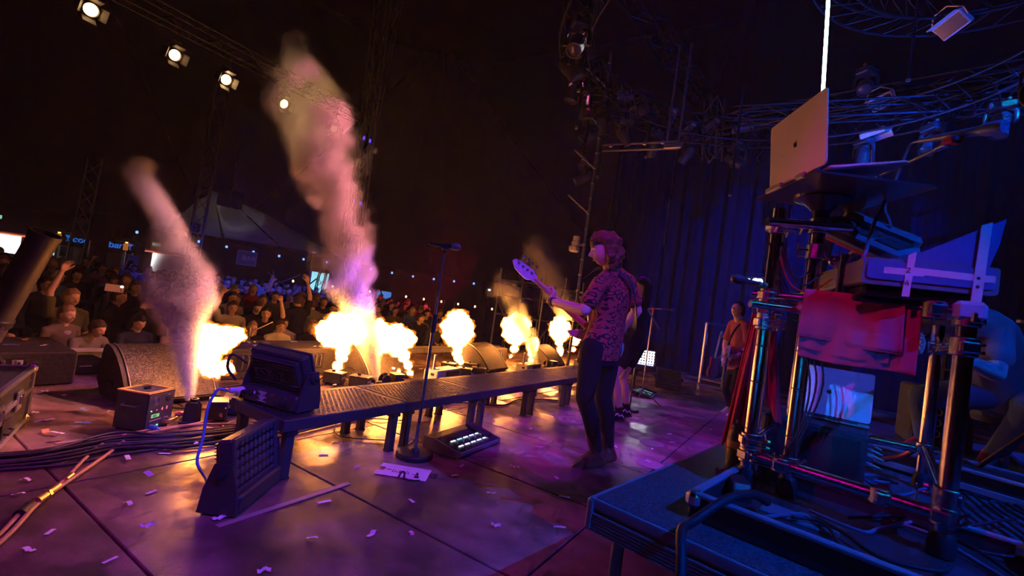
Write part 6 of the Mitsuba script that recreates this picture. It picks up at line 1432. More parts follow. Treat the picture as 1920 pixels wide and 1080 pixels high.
def lamp_body(t, rz=0.0):
    """A moving head lamp hung head down: base box, yoke arms, drum-shaped head."""
    part(t, 'base', bx((0, 0, -0.06), (0.30, 0.22, 0.12), 0.02), 'fixture_black')
    part(t, 'hook_clamp', cat(bx((0.07, 0, 0.035), (0.04, 0.05, 0.07), 0.008), bx((-0.07, 0, 0.035), (0.04, 0.05, 0.07), 0.008)), 'steel')
def moving_head(label, p, aim, group=None, colour='fixture_black'):
    t = thing('moving_head_light', label, 'stage light', group, M4(p, RNG.uniform(0, 6.28)))
    lamp_body(t)
    M = place[t]; a = np.linalg.inv(M[:3, :3]) @ unit(aim)
    side = unit(np.cross(a, [0, 0, 1]))
    for s in (-1, 1): part(t, 'yoke_arm', tube([np.array([0, 0, -0.11]) + side * s * 0.06, side * s * 0.155 + [0, 0, -0.16], side * s * 0.16 + [0, 0, -0.34]], [0.03, 0.032, 0.026], 8, 3), 'fixture_black')
    hm = frame((0, 0, -0.34), side, a)
    h = part(t, 'head', lathe([(0.0, -0.20), (0.075, -0.20), (0.105, -0.15), (0.115, -0.02), (0.10, 0.10), (0.105, 0.19), (0.092, 0.19), (0.088, 0.17)], 22, hm), colour)
    part(h, 'lens', lathe([(0.0, 0.182), (0.05, 0.178), (0.088, 0.168)], 20, hm), 'lens_grey')
    for k in range(5): part(h, 'cooling_rib', lathe([(0.106, 0.0), (0.119, 0.003), (0.119, 0.010), (0.106, 0.013)], 18, hm @ M4((0, 0, -0.13 + 0.026 * k))), 'fixture_black')
    return t
pr('head_rust', (0.20, 0.055, 0.02), 0.5)  # red light on the drum heads is put into this colour
for k, (p, lab) in enumerate([((6.50, 3.46, 6.0), 'lamp at the far left of the ring truss, its drum head painted red-lit'), ((9.02, 3.26, 5.72), 'drum headed lamp hanging under the left rear of the ring truss'), ((10.55, 2.52, 5.66), 'drum headed lamp hanging beside the upright truss'),
                              ((11.1, 1.6, 5.3), 'small drum headed lamp right of the upright truss')]):
    moving_head(lab, p, (-0.75, 0.45, -0.42), None, 'head_rust')
for k, a in enumerate(np.radians([20, 38, 52, 66, 78, 92, 104, 116, 128, 0, -20, -38, -55])):
    moving_head(f'dark moving lamp hanging in the cluttered ring truss, {ORD[k]} of its row', (RC[0] + RR * math.cos(a), RC[1] + RR * math.sin(a), 5.10), (RNG.normal(0, 0.5), RNG.normal(0, 0.5), -1), 'moving lamps on the ring truss')
for k, (x, y, z0, z1) in enumerate([(6.35, 3.32, 4.55, 5.4), (6.9, 3.55, 4.2, 5.4), (7.55, 3.66, 3.9, 5.3), (8.2, 3.62, 3.75, 5.3), (9.3, 3.10, 4.5, 5.3), (5.9, 3.1, 5.0, 6.2)]):
    t = thing('hanging_tube_light', 'unlit tube light hanging from the left of the ring truss', 'tube light', 'unlit tubes hanging from the ring truss')
    part(t, 'tube', cyl((x, y, z0), (x, y, z1), 0.022, n=10), 'black_gloss'); part(t, 'end_cap', cyl((x, y, z0 - 0.02), (x, y, z0 + 0.02), 0.027, n=10), 'steel')
for k, (x, y, z) in enumerate([(9.6, 2.75, 5.45), (9.95, 2.5, 5.3), (10.2, 2.1, 5.45), (8.6, 3.45, 5.5), (10.4, 1.5, 5.4), (10.6, 0.9, 5.35)]):
    t = thing('bar_light', 'short bar lamp clamped in the tangle at the back of the ring truss', 'stage light', 'bar lamps at the back of the ring truss', M4((x, y, z), RNG.uniform(0, 3), 1, 0.4, 0.3))
    part(t, 'housing', bx((0, 0, 0), (0.42, 0.10, 0.09), 0.015), 'grey_plastic'); part(t, 'face', bx((0, 0, -0.046), (0.38, 0.08, 0.006)), 'lens_grey', False); part(t, 'bracket', tube([(-0.1, 0, 0.05), (-0.1, 0, 0.14), (0.1, 0, 0.14), (0.1, 0, 0.05)], 0.009, 6), 'steel')
for k in range(9):
    a = 0.2 + 0.22 * k; r0 = np.random.default_rng(90 + k); p = np.array([RC[0] + RR * math.cos(a), RC[1] + RR * math.sin(a), 5.15])
    solo('cable', tube([p + r0.normal(0, 0.12, 3), p + [0.1, 0.1, -0.25] + r0.normal(0, 0.12, 3), p + [0.3, -0.2, -0.30] + r0.normal(0, 0.12, 3), p + [0.4, -0.3, 0.1]], 0.011, 6, 6), 'black_rubber', 'black cable sagging from the lamps of the ring truss', 'cable', 'cables on the ring truss')

# the lit tube and its dark sisters
t = thing('hanging_tube_light', 'bright cyan-white upright tube light above the silver laptop', 'tube light')
tb0, tb1 = np.array([5.78, 0.06, 3.35]), np.array([5.66, 0.17, 5.30])
part(t, 'tube', cyl(tb0, tb1, 0.019, n=14), 'white_plastic', True, emitter=emit((0.42, 0.92, 1.0), 6.5, 0.6)); part(t, 'back_profile', cyl(tb0 + [0.02, -0.012, 0], tb1 + [0.02, -0.012, 0], 0.016, n=8), 'black_metal'); part(t, 'end_cap', cyl(tb0 - [0, 0, 0.05], tb0, 0.022), 'steel')
part(t, 'bracket', cyl(tb1, tb1 + [0, 0, 0.3], 0.012), 'black_metal')
for (x, y, z0, z1), lab in (((7.48, -0.80, 4.72, 6.1), 'dark tube light with a dotted row of cells, right of the bright tube'), ((8.9, 1.35, 3.6, 5.6), 'dark tube light hanging left of the silver laptop')):
    t = thing('hanging_tube_light', lab, 'tube light'); part(t, 'tube', cyl((x, y, z0), (x, y, z1), 0.022, n=10), 'black_gloss'); part(t, 'end_cap', cyl((x, y, z0 - 0.03), (x, y, z0), 0.026, n=10), 'steel')
    for q in range(int((z1 - z0) / 0.045)): part(t, 'cell', bx((x - 0.021, y + 0.008, z0 + 0.03 + 0.045 * q), (0.006, 0.012, 0.014)), 'lens_grey', False)

def flood(label, p, aim):
    t = thing('flood_light', label, 'stage light', None, frame(p, aim, (0.15, 0.1, 1)))
    part(t, 'housing', bx((0, 0, 0), (0.10, 0.40, 0.24), 0.015), 'white_plastic'); part(t, 'visor', bx((0.06, 0, 0.13), (0.16, 0.42, 0.012), 0.004, M4(ry=-0.3)), 'white_plastic'); part(t, 'face', bx((0.052, 0, 0), (0.006, 0.36, 0.20)), 'lens_grey', False)
    part(t, 'yoke', tube([(0, -0.21, 0), (0, -0.23, 0.12), (0, -0.1, 0.26), (0, 0.1, 0.26), (0, 0.23, 0.12), (0, 0.21, 0)], 0.012, 6), 'steel')
flood('pale flood lamp catching blue light, right of the bright tube', (10.39, -0.78, 5.74), (-0.6, 0.3, -0.75)); flood('pale open lamp with tangled wires, lower one right of the tube', (10.37, -0.72, 5.15), (0.2, -0.3, -1.0))
moving_head('dark moving lamp with a purple glint in its lens, right of the bright tube', (9.61, -0.46, 6.0), (-0.8, 0.1, -0.6))
flood('dark flood lamp high at the right by the dotted tube', (8.6, -1.35, 6.0), (-0.5, 0.5, -0.7))
t = thing('round_lamp', 'round dark lamp with red cells behind the microphone at the upper right', 'stage light', None, frame((5.2, -1.42, 3.42), (-0.8, 0.45, -0.1), (0, 0, 1)))
part(t, 'housing', lathe([(0.0, -0.12), (0.10, -0.12), (0.15, -0.05), (0.15, 0.02), (0.14, 0.03), (0.13, 0.0), (0.0, 0.0)], 26, R_), 'fixture_black')
for q in range(18): part(t, 'cell', moved(lathe([(0.014, 0.0), (0.012, 0.003), (0.0, 0.006)], 8), frame((0.003, 0.03 * (1 + q % 3) * math.cos(q * 1.05) * 1.1, 0.03 * (1 + q % 3) * math.sin(q * 1.05) * 1.1), (0, 1, 0), (1, 0, 0))), 'red_plastic', True, emitter=emit((1.0, 0.05, 0.2), 0.12, 0.004))
part(t, 'bracket', tube([(-0.05, -0.16, 0), (-0.05, -0.16, 0.2), (-0.05, 0.0, 0.3), (-0.05, 0.16, 0.2), (-0.05, 0.16, 0)], 0.012, 6), 'black_metal'); part(t, 'pole', cyl((-0.05, 0, 0.29), (-0.05, 0, 3.0), 0.02, n=8), 'black_metal')
t = thing('beam_light', 'glaring blue-white lamp at the back, left of the chrome pole', 'stage light', None, frame((10.62, 0.92, 2.28), (-1, 0.02, -0.1), (0, 0, 1)))
part(t, 'housing', bx((-0.12, 0, 0.0), (0.22, 0.34, 0.20), 0.03), 'fixture_black')
for y, r in ((0.075, 0.058), (0.0, 0.058), (-0.13, 0.04)): part(t, 'lens', lathe([(r, 0.0), (r * 0.7, 0.008), (0.0, 0.012)], 18, frame((-0.008, y, 0), (0, 1, 0), (1, 0, 0))), 'white_plastic', True, emitter=emit((0.30, 0.62, 1.0), 26, 0.5))
part(t, 'stand', cyl((-0.12, 0, -0.10), (-0.30, 0, -2.26), 0.022, n=10), 'black_metal'); part(t, 'yoke', tube([(-0.12, -0.19, 0), (-0.12, -0.19, 0.15), (-0.12, 0.19, 0.15), (-0.12, 0.19, 0)], 0.012, 6), 'black_metal')

# the side mast with lamp spigots, the goalpost pipes
mp = np.array([8.88, 4.0, 0.0])
t = thing('lamp_mast', 'tall slim mast with short side arms behind the bass player', 'mast')
for s in (-0.06, 0.06): part(t, 'upright', cyl(mp + [s, s * 0.3, 0.0], mp + [s, s * 0.3, 6.6], 0.024, n=10), 'truss_alu')
part(t, 'base_plate', bx(mp + [0, 0, 0.01], (0.5, 0.5, 0.02), 0.004), 'black_metal')
for k in range(20): part(t, 'rung', cyl(mp + [-0.06, -0.018, 0.3 + 0.32 * k], mp + [0.06, 0.018, 0.3 + 0.32 * k], 0.012, n=6), 'truss_alu'); part(t, 'coupler', bx(mp + [-0.06, -0.018, 0.3 + 0.32 * k], (0.066, 0.066, 0.035), 0.01), 'steel')
for z in (3.2, 4.15, 5.05, 5.9): part(t, 'side_arm', cyl(mp + [0, 0, z], mp + [-0.32, 0.38, z + 0.32], 0.022, n=10), 'truss_alu')
moving_head('small dark lamp on the slim mast, under its middle arm', mp + [0.0, 0.25, 4.3], (-0.4, 0.6, -0.5)); moving_head('small dark lamp on the slim mast, under its upper arm', mp + [0.0, 0.25, 5.2], (-0.4, 0.6, -0.5))
t = thing('sensor_box', 'white two-part box on the slim mast left of the head of the bass player', 'box', None, M4(mp + [-0.12, 0.14, 2.42]))
part(t, 'upper_box', bx((0, 0, 0.22), (0.12, 0.12, 0.12), 0.02), 'white_plastic'); part(t, 'neck', bx((0, 0, 0.12), (0.17, 0.14, 0.10), 0.02), 'white_plastic'); part(t, 'lower_box', bx((-0.02, 0.02, 0.0), (0.18, 0.18, 0.13), 0.03), 'white_plastic'); part(t, 'bracket', cyl((0, 0, 0.1), (0.12, -0.13, 0.1), 0.015), 'steel')
t = thing('pipe_frame', 'pale pipe frame reaching from the slim mast to the upright pipes', 'pipe frame')
e = np.array([8.86, 2.36, 4.62])
for dz in (0, -0.13): part(t, 'cross_pipe', cyl(mp + [0, 0, 4.66 + dz], e + [0, 0, dz], 0.024, n=10), 'truss_alu')
for d in (0, 0.22): part(t, 'upright_pipe', cyl(e + [0, d, -0.15], e + [0.0, d, 1.9], 0.024, n=10), 'truss_alu')
for q in range(4): part(t, 'coupler', bx(e + [0, 0.3 + 0.35 * q, 0], (0.06, 0.07, 0.07), 0.012), 'steel')
part(t, 'corner_coupler', bx(e + [0, 0.1, -0.08], (0.08, 0.34, 0.12), 0.02), 'steel')
drape((10.0, 3.95), (12.7, 3.42), 6.4, 'wall_stage', 3, seed=5)

# ------------------------------------------------------------------ fresnels over the audience, with their truss
truss('long dark truss above the row of warm lamps over the audience', (0.4, 12.55, 6.35), (10.2, 12.75, 6.35), 0.34, 0.024, mat='truss_black')
FL = [(2.79, 12.26, 'nearest'), (4.36, 12.61, 'second'), (5.50, 12.67, 'third, brightest'), (6.93, 12.50, 'fourth'), (8.66, 12.67, 'fifth, farthest')]
for k, (x, y, w) in enumerate(FL):
    t = thing('fresnel_lamp', f'warm lamp with barn doors over the audience, {w} of the row', 'stage light', None, frame((x, y, 5.6), (0.12, -0.92, -0.38), (0, 0, 1)))
    part(t, 'housing', bx((-0.16, 0, 0), (0.28, 0.26, 0.26), 0.03), 'fixture_black'); part(t, 'snoot', lathe([(0.13, -0.02), (0.135, 0.02), (0.128, 0.03), (0.12, 0.0)], 22, R_), 'black_metal')
    part(t, 'lens', lathe([(0.118, 0.0), (0.06, 0.015), (0.0, 0.02)], 24, R_), 'white_plastic', True, emitter=emit((1.0, 0.62, 0.26), (7, 6, 22, 10, 7)[k], 0.15))
    for a, ww in ((0, 0.22), (PI, 0.22), (PI / 2, 0.24), (-PI / 2, 0.24)):
        part(t, 'barn_door', bx((0.09, 0, 0.0), (0.17, ww, 0.006), 0.0).apply_transform(trimesh.transformations.rotation_matrix(a, (1, 0, 0)) @ M4((0.0, 0, 0.135)) @ M4(ry=-0.55)), 'door_grey')
    part(t, 'yoke', tube([(-0.1, -0.16, 0), (-0.1, -0.17, 0.12), (-0.1, -0.1, 0.30), (-0.1, 0.1, 0.30), (-0.1, 0.17, 0.12), (-0.1, 0.16, 0)], 0.012, 6), 'black_metal'); part(t, 'hanger', cyl((-0.1, 0, 0.29), (-0.2, 0.0, 0.62), 0.016, n=8), 'black_metal')
    part(t, 'power_lead', tube([(-0.2, 0.05, -0.05), (-0.26, 0.06, -0.22), (-0.2, 0.1, -0.30), (-0.15, 0.14, -0.1)], 0.008, 6, 4), 'black_rubber')
pr('door_grey', (0.28, 0.25, 0.22), 0.5)
# king pole masts
MASTS = [((9.05, 21.2), (9.02, 20.98), -1.15, 8.2, 0.42, 'upright tent mast truss with a number plate, left of the pale lining'), ((9.0, 11.20), (8.75, 11.5), -1.15, 10.6, 0.34, 'upright tent mast truss behind the tallest smoke plume'), ((6.5, 25.2), (6.6, 25.0), -1.15, 5.0, 0.45, 'far dark tent mast truss above the bar')]
for (x0, y0), (x1, y1), z0, z1, w, lab in MASTS: truss(lab, (x0, y0, z0), (x1, y1, z1), w, 0.03, 0.6)
truss('second leg of the tent mast behind the tallest smoke plume', (8.85, 11.55, 2.0), (9.55, 11.8, 10.6), 0.3, 0.026, 0.6)
for (x, y, z), lab, s in (((8.86, 20.92, 2.3), 'number plate with a 3 on the tent mast', '3'), ((6.7, 24.9, 2.4), 'number plate with a 5 on the far tent mast', '5'), ((8.78, 11.08, 2.55), 'number plate with a 1 on the mast behind the tallest plume', '1')):
    t = thing('number_plate', lab, 'sign', None, frame((x, y, z), (0.72, -0.69, 0), (0, 0, 1)))
    part(t, 'plate', bx((0, 0, 0), (0.34, 0.012, 0.34), 0.003), 'dark_plastic'); part(t, 'number', text(s, 0.22, frame((-0.08, -0.008, -0.11), (1, 0, 0), y=(0, 0, 1)), 0.003, True), 'grey_plastic', False)
for z in (3.35, 5.2):
    for s in (-0.1, 0.12): solo('mast_lamp', cat(bx((8.72 + s, 11.2 - 0.05, z), (0.05, 0.05, 0.10), 0.01)), 'blue_plug', 'small blue lamp on the mast behind the tallest plume', 'lamp', 'small blue lamps on the mast', emitter=emit((0.12, 0.06, 1.0), 1.2, 0.005))
t = thing('black_column', 'wide dark wrapped column before the bar', 'column', None, M4((7.35, 25.9, -1.15)))
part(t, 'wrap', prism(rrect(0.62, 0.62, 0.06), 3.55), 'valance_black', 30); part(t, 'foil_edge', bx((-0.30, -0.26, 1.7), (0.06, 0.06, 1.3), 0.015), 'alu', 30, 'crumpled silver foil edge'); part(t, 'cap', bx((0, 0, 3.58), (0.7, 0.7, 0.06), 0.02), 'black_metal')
t = thing('hanging_speaker', 'dark hanging speaker beside the pale tent lining', 'speaker', None, M4((9.75, 20.4, 3.7), 0.5))
part(t, 'cabinet', bx((0, 0, 0), (0.75, 0.6, 0.7), 0.03), 'speaker_black'); part(t, 'grille', bx((0, -0.305, 0), (0.7, 0.02, 0.64), 0.005), 'black_matte'); part(t, 'hanger', cyl((0, 0, 0.35), (0, 0, 2.2), 0.02, n=8), 'black_metal')
k = struct('trim_1', None, None, 'pale tent lining lit by a work lamp'); 
for a, b, c, d in (((9.7, 21.9, 4.05), (10.2, 21.7, 3.9), (13.4, 22.6, 2.25), (11.2, 23.4, 2.22)), ((9.5, 23.0, 3.4), (9.75, 21.95, 4.0), (11.1, 23.45, 2.2), (9.3, 24.6, 2.2)), ((10.25, 21.65, 3.9), (11.6, 21.0, 3.5), (16.2, 21.6, 2.25), (13.5, 22.55, 2.25))):
    q = np.array([a, b, c, d]); nn = unit(np.cross(q[1] - q[0], q[3] - q[0])); uu, vv = np.meshgrid(np.linspace(0, 1, 9), np.linspace(0, 1, 9), indexing='ij')
    part('trim_1', 'lining_panel', cloth(lambda u, v: (q[0] * (1 - u[:, None]) + q[1] * u[:, None]) * (1 - v[:, None]) + (q[3] * (1 - u[:, None]) + q[2] * u[:, None]) * v[:, None] + nn * (0.10 * np.sin(PI * u) * np.sin(PI * v))[:, None], 10, 10, 0.02), 'tent_grey', True)
spot('lining_work_lamp', (11.4, 20.6, 2.4), (10.9, 22.3, 3.35), (1.0, 0.98, 0.9), 2.6, 42, 20, 0.3)

# ------------------------------------------------------------------ along the tent wall: bars, signs, openings, strings of lights
def bar(label, c, yaw, w, h, bright):
    t = thing('bar_stall', label, 'bar', None, M4(c, yaw))
    part(t, 'back_panel', bx((0, 0.9, 1.7), (w, 0.05, h)), 'white_plastic', False, emitter=emit((0.92, 1.0, 0.98), bright, 0.1), label='white lit back panel')
    for x in (-w / 2, w / 2): part(t, 'post', bx((x, 0.0, 1.45), (0.10, 0.10, 2.9), 0.01), 'dark_plastic')
    part(t, 'counter', bx((0, 0, 1.05), (w, 0.5, 0.06), 0.01), 'wood_fibre'); part(t, 'counter_front', bx((0, -0.2, 0.52), (w, 0.04, 1.0), 0.005), 'dark_plastic')
    part(t, 'canopy', bx((0, 0.3, 1.78 + h / 2), (w + 0.3, 1.5, 0.05), 0.01, M4(rx=-0.08)), 'cloth_red'); part(t, 'light_strip', bx((0.1, -0.42, 1.74 + h / 2), (w, 0.04, 0.05), 0.01), 'paper_orange', False, emitter=emit((1.0, 0.22, 0.08), 1.1, 0.02), label='red glowing strip')
    part(t, 'curtain_end', bx((w * 0.36, 0.80, 1.7), (w * 0.28, 0.03, h)), 'paper', False)
bar('bright white lit bar with heads of guests before it, beside the pink plume', (10.25, 27.4, -1.15), -0.62, 2.3, 0.95, 3.0)
bar('white lit stall at the far left edge behind the crowd', (4.95, 27.2, -1.15), -0.25, 1.5, 0.75, 1.6)
cm = frame((6.75, 27.75, 1.02), (0.82, -0.57, 0), (0, 0, 1))
t = thing('bar_sign', 'blue lit cocktail bar sign behind the dark column', 'sign', None, cm)
part(t, 'board', bx((1.35, 0.04, 0.12), (3.1, 0.05, 0.5), 0.01), 'black_matte')
part(t, 'lettering', text('cocktail bar', 0.235, frame((0.28, 0.0, 0.0), (1, 0, 0), y=(0, 0, 1)), 0.02, True), 'blue_plug', False, emitter=emit((0.01, 0.16, 0.75), 0.75, 0.02), label='blue letters reading cocktail bar')
gl = Polygon([(-0.12, 0.26), (0.12, 0.26), (0.015, 0.12), (0.015, 0.02), (0.08, 0.0), (-0.08, 0.0), (-0.015, 0.02), (-0.015, 0.12)])
for x in (0.12, 2.35): part(t, 'glass_emblem', prism(gl, 0.02, frame((x, 0.0, 0.0), (1, 0, 0), y=(0, 0, 1))), 'blue_plug', False, emitter=emit((0.01, 0.16, 0.75), 0.5, 0.01))
t = thing('bar_stall', 'dim wooden cocktail bar under the blue sign', 'bar', None, frame((7.75, 27.5, -1.15), (0.82, -0.57, 0), (0, 0, 1)))
for q in range(9): part(t, 'front_plank', bx((-1.2 + 0.3 * q, 0, 1.0), (0.29, 0.05, 1.9), 0.006), 'wood_fibre')
part(t, 'counter', bx((0, -0.2, 1.1), (2.8, 0.5, 0.06), 0.01), 'wood_fibre'); part(t, 'shelf_light', bx((-1.45, -0.3, 1.70), (0.16, 0.05, 0.22)), 'white_plastic', False, emitter=emit((0.6, 1.0, 0.95), 0.8, 0.01)); part(t, 'shelf_light', bx((-1.30, -0.3, 1.52), (0.12, 0.05, 0.12)), 'white_plastic', False, emitter=emit((0.6, 1.0, 0.95), 0.7, 0.01))
for (x, y), lab in (((6.35, 26.9), 'tall heater with round reflector left of the dark column'), ((8.45, 26.2), 'tall heater with round reflector right of the dark column')):
    t = thing('patio_heater', lab, 'heater', None, M4((x, y, -1.15)))
    part(t, 'post', cyl((0, 0, 0), (0, 0, 2.1), 0.04), 'steel'); part(t, 'base', lathe([(0.0, 0), (0.28, 0), (0.28, 0.05), (0.08, 0.7), (0.0, 0.7)], 20), 'steel')
    part(t, 'reflector', lathe([(0.42, 2.50), (0.40, 2.54), (0.12, 2.66), (0.0, 2.67)], 26), 'alu'); part(t, 'burner', cyl((0, 0, 2.12), (0, 0, 2.42), 0.09), 'copper_hose', 30, emitter=emit((1.0, 0.25, 0.04), 0.35, 0.01))
    part(t, 'flame_glow', cyl((0, -0.03, 2.44), (0, -0.03, 2.50), 0.05), 'paper_orange', 30, emitter=emit((1.0, 0.42, 0.10), 3.0, 0.01))
    part(t, 'blue_panel', bx((0.25, -0.3, 1.72), (0.42, 0.03, 0.42), 0.005), 'blue_plug', False)
for (x, y, z) in ((9.9, 27.0, 1.45), (7.6, 27.35, 1.62), (4.6, 27.6, 1.6)):
    solo('exit_sign', bx((x, y, z), (0.34, 0.06, 0.15), 0.01, M4(rz=-0.6)), 'green_plastic', {9.9: 'green-white exit sign above the bright white bar', 7.6: 'green-white exit sign above the cocktail bar sign', 4.6: 'green-white exit sign at the far left edge'}[x], 'sign', emitter=emit((0.45, 0.95, 0.70), 0.6, 0.01))
t = thing('hanging_sign', 'pale framed sign reading BAR hanging by the tent wall', 'sign', None, frame((12.7, 24.0, 1.42), (0.9, -0.43, 0), (0.06, 0, 1)))
part(t, 'panel', bx((0, 0, 0), (0.82, 0.04, 0.66), 0.01), 'dark_plastic'); part(t, 'frame', moved(prism(rrect(0.88, 0.72, 0.02).difference(rrect(0.80, 0.64, 0.02)), 0.05), frame((0, 0.02, 0), (1, 0, 0), y=(0, 0, 1))), 'grey_plastic', False); part(t, 'lettering', text('BAR', 0.22, frame((-0.22, -0.024, -0.1), (1, 0, 0), y=(0, 0, 1)), 0.004, True), 'mark', False)
def wall_at(s):
    P_ = np.array(WALL[2:], float); L = np.r_[0, np.cumsum(np.linalg.norm(np.diff(P_, axis=0), axis=1))]
    return np.array([np.interp(s, L, P_[:, 0]), np.interp(s, L, P_[:, 1])])
for k in range(15):
    q = wall_at(11.5 + 1.35 * k); c_ = unit(np.array([9, 8]) - q); q = q + c_ * 0.25
    s_ = solo('wall_lamp', bx((q[0], q[1], 1.92 + 0.05 * math.sin(k)), (0.10, 0.10, 0.13), 0.02), 'blue_plug', f'small blue lamp along the top of the tent wall, {ORD[k]} of its row', 'lamp', 'blue lamps along the tent wall', emitter=emit((0.10, 0.30, 1.0), 2.6, 0.01))
for k in range(12):
    q = wall_at(19.2 + 1.15 * k); c_ = unit(np.array([9, 8]) - q); q = q + c_ * 0.35
    solo('festoon_bulb', trimesh.Trimesh(ball((q[0], q[1], 0.52), (0.06, 0.06, 0.08)), trimesh.creation.icosphere(2).faces, process=False), 'white_plastic', f'warm bulb of the string along the tent wall, {ORD[k]} of its row', 'bulb', 'warm bulbs along the tent wall', smooth=True, emitter=emit((1.0, 0.72, 0.32), 2.8, 0.01))
for (p, lab) in (((15.2, 22.4, 2.35), 'white-blue lamp on a pole below the pale tent lining'), ((22.0, 15.5, 1.7), 'white-blue lamp on a pole right of the tallest plume')):
    t = thing('pole_lamp', lab, 'lamp'); part(t, 'pole', cyl((p[0], p[1], -1.15), p, 0.03, n=8), 'black_metal'); part(t, 'head', bx(np.array(p) + [0, 0, 0.03], (0.3, 0.1, 0.06), 0.015), 'black_metal'); part(t, 'glow', bx(np.array(p) + [0.05, -0.05, -0.05], (0.16, 0.10, 0.10), 0.02), 'white_plastic', False, emitter=emit((0.25, 0.62, 1.0), 4, 0.02))
def opening(label, c, xdir, w, h, col, power):
    t = thing('tent_opening', label, 'opening', None, frame(c, xdir, (0.1, 0.05, 1)))
    part(t, 'bright_sheet', bx((0, 0.3, h / 2), (w, 0.04, h)), 'white_plastic', False, emitter=emit(col, power, 0.05), label='bright sheet outside')
    for x in (-w / 2 - 0.06, w / 2 + 0.06): part(t, 'frame_post', bx((x, 0.2, h / 2), (0.08, 0.10, h + 0.1), 0.01), 'truss_alu')
    ch, br = lattice((-w * 0.15, 0, -0.3), (w * 0.15, 0, h + 0.2), 0.34, 0.03, 0.45)
    for c_ in ch: part(t, 'truss_chord', c_, 'truss_black', 40)
    part(t, 'truss_bracing', cat(*br), 'truss_black', 40)
opening('bright cyan tent opening crossed by a truss', (15.35, 21.6, -0.62), (0.85, -0.52, 0), 0.85, 1.9, (0.35, 0.95, 1.0), 0.9)
t = thing('lit_screen', 'blue lit screen at the tent wall behind the crowd', 'screen', None, frame((16.35, 17.8, 0.05), (0.78, -0.62, 0), (0.05, 0, 1)))
part(t, 'screen', bx((0, 0, 0.35), (0.72, 0.05, 0.72), 0.01), 'blue_plug', False, emitter=emit((0.06, 0.24, 0.75), 0.75, 0.03)); part(t, 'frame', moved(prism(rrect(0.80, 0.80, 0.02).difference(rrect(0.72, 0.72, 0.01)), 0.06), frame((0, 0.03, 0.35), (1, 0, 0), y=(0, 0, 1))), 'truss_black', False); part(t, 'prop', cyl((-0.2, -0.08, 0.8), (0.35, -0.1, -0.9), 0.03, n=8), 'black_metal'); part(t, 'foot', bx((-0.45, 0, 0.0), (0.5, 0.1, 0.05), 0.01), 'tape_white')
for q, (a, b) in enumerate((((12.6, 22.6, -0.2), (14.4, 21.9, 1.0)), ((13.6, 22.4, -0.2), (13.2, 22.4, 1.0)), ((14.4, 22.2, -0.2), (15.2, 21.7, 0.9)), ((13.0, 22.5, 0.9), (14.5, 22.1, -0.1)))): solo('scaffold_pole', cyl(a, b, 0.035, n=8), 'truss_alu', 'slanting scaffold pole by the tent wall left of the cyan opening', 'pole', 'scaffold poles by the tent wall')
for q, (x, y) in enumerate(((17.6, 16.4), (18.4, 15.6), (14.6, 16.8), (18.0, 14.6))): solo('scaffold_pole', cyl((x, y, -1.15), (x + 0.05, y, 0.75), 0.03, n=8), 'truss_alu', 'upright pole standing behind the crowd right of the tallest plume', 'pole', 'upright poles behind the crowd')

# ------------------------------------------------------------------ scaffold stair beside the stage
t = thing('scaffold_stair', 'scaffold tower with stairs and railings behind the round flames', 'scaffold')
sx, sy = 11.3, 6.1
for x in (0, 1.3, 2.6):
    for y in (0, 1.5): part(t, 'standard', cyl((sx + x, sy + y, -1.15), (sx + x, sy + y, 2.1), 0.028, n=8), 'truss_alu')
for z in (-0.2, 0.75, 1.3, 1.75):
    for y in (0, 1.5): part(t, 'ledger', cyl((sx, sy + y, z), (sx + 2.6, sy + y, z), 0.024, n=8), 'truss_alu')
    for x in (0, 2.6): part(t, 'transom', cyl((sx + x, sy, z), (sx + x, sy + 1.5, z), 0.024, n=8), 'truss_alu')
for a, b in (((0, 0, -1.1), (2.6, 0, 1.7)), ((2.6, 1.5, -1.1), (0, 1.5, 1.7)), ((0, 0, -1.1), (0, 1.5, 1.2))): part(t, 'brace', cyl(np.array([sx, sy, 0]) + a, np.array([sx, sy, 0]) + b, 0.022, n=8), 'truss_alu')
for q in range(9): part(t, 'tread', bx((sx - 0.3 + 0.26 * q, sy - 0.45, -1.0 + 0.2 * q), (0.27, 0.75, 0.035), 0.006), 'steel')
for y in (-0.85, -0.05): part(t, 'stringer', bx((sx + 0.75, sy + y, -0.2), (2.9, 0.04, 0.16), 0.006, M4(ry=-0.655)), 'truss_alu')
for y in (-0.85, -0.05):
    part(t, 'handrail', cyl((sx - 0.4, sy + y, -0.1), (sx + 2.0, sy + y, 1.75), 0.022, n=8), 'truss_alu')
    for q in range(12): part(t, 'baluster', cyl((sx - 0.3 + 0.2 * q, sy + y, -0.95 + 0.154 * q), (sx - 0.3 + 0.2 * q, sy + y, -0.05 + 0.154 * q), 0.011, n=6), 'truss_alu')
for q in range(7): part(t, 'platform_plank', bx((sx + 0.2 + 0.37 * q, sy + 0.75, 0.76), (0.36, 1.5, 0.04), 0.006), 'wood_fibre')
part(t, 'white_notice', bx((sx + 0.8, sy - 0.06, 1.6), (0.3, 0.02, 0.3), 0.005), 'paper', False)
for z in (1.35, 1.5): solo('floodlight', bx((sx + 2.2, sy - 0.15, z + 0.25), (0.16, 0.06, 0.05), 0.01), 'white_plastic', 'small pale lamp on the railing of the scaffold stair', 'lamp', 'small lamps on the scaffold stair')

